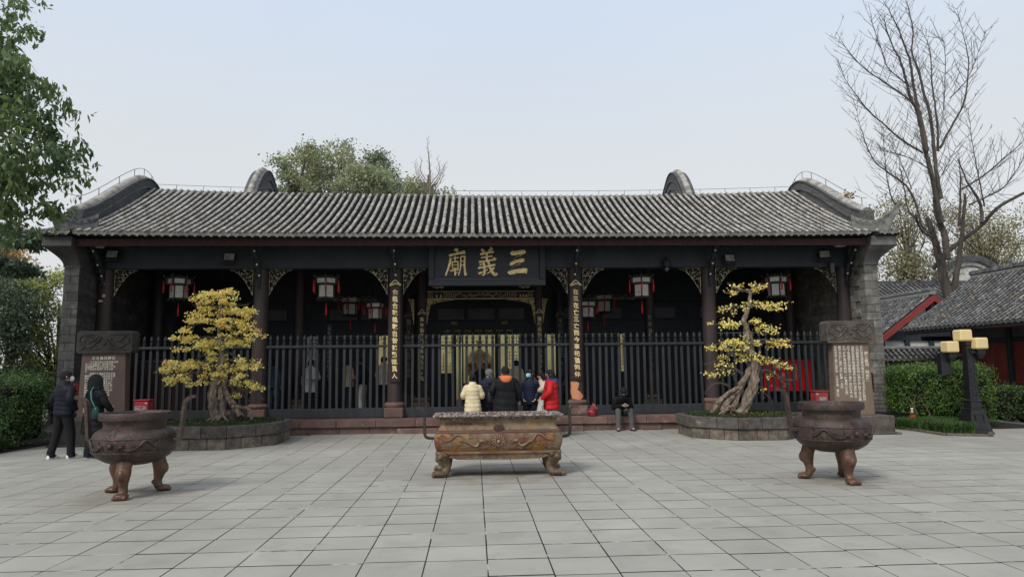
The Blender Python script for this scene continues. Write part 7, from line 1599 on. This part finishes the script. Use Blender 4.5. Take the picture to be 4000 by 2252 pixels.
# gabled house further back
gh = thing('gabled_house', 'smaller house behind with red barge board and timbered white gable', 'building', (18.5, 27.5, 0)); GY = 27.0; GX, GZ = 18.62, 4.38; GL_, GLZ = 15.0, 1.75
FG = Matrix.Translation((GL_, 0, 0)) @ Matrix.Rotation(-pi / 2, 4, 'Z'); sl = (GZ - GLZ) / (GX - GL_); pr3 = lambda d: GLZ + sl * d
q = MB(); q.rings([[(GL_, y, GLZ), (GX, y, GZ), (GX + 3.6, y, GLZ), (GX + 3.6, y, GLZ - .12), (GX, y, GZ - .12), (GL_, y, GLZ - .12)] for y in (GY, GY + 9)]); gr_ = part('roof', q, m_pan, gh, 0)
tile_roof(gr_, FG, [-(GY + 8.9) + .22 * i for i in range(41)], .22, pr3, (GX - GL_), .24, .052, mt=m_tl2, pan_step=.16, ends=False, nsep=0, zoff=lambda u, d: .03)
q = MB(); q.box(GX - .12, GX + .12, GY - .1, GY + 9, GZ - .02, GZ + .14, ch=.02); part('ridge', q, MATS['pale_ridge'], gh, 0)
q = MB(); q.box(GX - .15, GX + .15, GY - .1, GY + 9, GZ + .142, GZ + .28, ch=.02); part('ridge_tile', q, m_tl2, gh, 0)['kind'] = 'stuff'
q = MB()
for sg in (-1, 1): q.prism([(GX, GZ - .02), (GX, GZ - .28), (GX + sg * 3.65, GLZ - .30), (GX + sg * 3.65, GLZ - .04)], 'y', GY - .12 - .003 * sg, GY - .05)
part('barge_board', q, m_redb, gh, 0)
q = MB(); q.prism([(GX, GZ - .1), (GL_ + .4, 2.0), (GL_ + .4, 0), (GX + 3.2, 0), (GX + 3.2, 2.0)], 'y', GY + .35, GY + .5); part('gable_wall', q, m_white, gh, 0)
q = MB(); q.box(GL_ + .4, GX + 3.2, GY + .25, GY + .349, 2.55, 2.75); q.box(GL_ + .4, GX + 3.2, GY + .25, GY + .349, 1.95, 2.10); 
for x in (16.55, 17.6, 18.62, 19.7, 20.7): q.box(x - .09, x + .09, GY + .24, GY + .345, 0, min(pr3(x - GL_), pr3(2 * GX - x - GL_)) - .1)
q.box(15.6, 21.5, GY + .252, GY + .348, 2.76, 2.93) ; part('timber', q, m_wood, gh, 0)
q = MB(); rdb = random.Random(2)
for r_ in range(8):
    x = 15.5 + (r_ % 2) * .12
    while x < 19.6: q.box(x, x + .23, GY + .30, GY + .348, 1.45 + r_ * .062, 1.505 + r_ * .062); x += .245
part('brick', q, m_brick, gh, 0)['kind'] = 'stuff'
# low garden wall with a tiled coping
lw_ = thing('garden_wall', 'low wall with grey tiled coping above the right hedge', 'wall', (15.2, 24.2, 0)); q = MB(); q.box(13.2, 18.4, 24.2, 24.5, 0, 1.72); part('wall', q, M('pale_wall', (.24, .24, .23), (.17, .17, .165), 2, .9), lw_, 0)
q = MB(); q.prism([(23.85, 1.74), (24.35, 2.12), (24.85, 1.74), (24.85, 1.69), (23.85, 1.69)], 'x', 13.2, 18.4); wrf = part('roof', q, m_pan, lw_, 0)
tile_roof(wrf, Matrix.Translation((0, 23.83, 0)), [13.3 + .2 * i for i in range(25)], .2, lambda d: 1.77 + .72 * d, .52, .17, .045, mt=m_tl2, nsep=80, pan_step=.1)
q = MB(); q.box(13.2, 18.4, 24.27, 24.43, 2.12, 2.23, ch=.02); part('ridge', q, MATS['pale_ridge'], lw_, 0)
# round topped white gable and the dark roof beside it
rg = thing('round_gable_house', 'house with a rounded white gable under a dark arched coping', 'building', (28.7, 38.5, 0)); n = 22; cz = 5.2; rw_, rh_ = 2.15, 2.35
arc = [(28.75 + rw_ * cos(a), cz + rh_ * sin(a)) for a in np.linspace(0, pi, n)]
q = MB(); q.prism([(26.6, 0), (30.9, 0)] + arc, 'y', 38.2, 38.5); part('gable_wall', q, m_white, rg, 0)
q = MB(); q.rings([[(28.75 + (rw_ + e_) * cos(a), y, cz + (rh_ + e_) * sin(a)) for e_, y in ((-.12, 38.05), (.22, 38.0), (.30, 38.3), (.22, 38.7), (-.12, 38.7))] for a in np.linspace(-.25, pi + .25, n)]); q.rings([[(28.75 + (rw_ - .42) * cos(a), y, cz + (rh_ - .42) * sin(a)) for y in (38.14, 38.199)] + [(28.75 + (rw_ - .34) * cos(a), y, cz + (rh_ - .34) * sin(a)) for y in (38.199, 38.14)] for a in np.linspace(0, pi, n)]); part('coping', q, m_mold, rg, 40)
q = MB(); q.prism([(38.6, 6.2), (44, 3.2), (44, 0), (38.6, 0)], 'x', 22.0, 33.0); part('rear_roof', q, m_tl2, rg, 0)
bk = thing('far_roof', 'dark grey roof of a far house right of the pier', 'building', (23, 34, 0)); q = MB(); q.prism([(31.5, 3.9), (34.5, 5.6), (37, 4.2), (37, 0), (31.5, 0)], 'x', 19.5, 26.5); bkr = part('roof', q, m_pan, bk, 0)
tile_roof(bkr, Matrix.Translation((0, 31.4, .05)), [19.6 + .25 * i for i in range(28)], .25, lambda d: 3.9 + .566 * d, 3.1, .28, .055, mt=m_tl2, nsep=0, pan_step=.2, ends=False)
q = MB(); q.box(19.5, 26.5, 34.4, 34.65, 5.62, 5.85, ch=.02); part('ridge', q, m_mold, bk, 0)
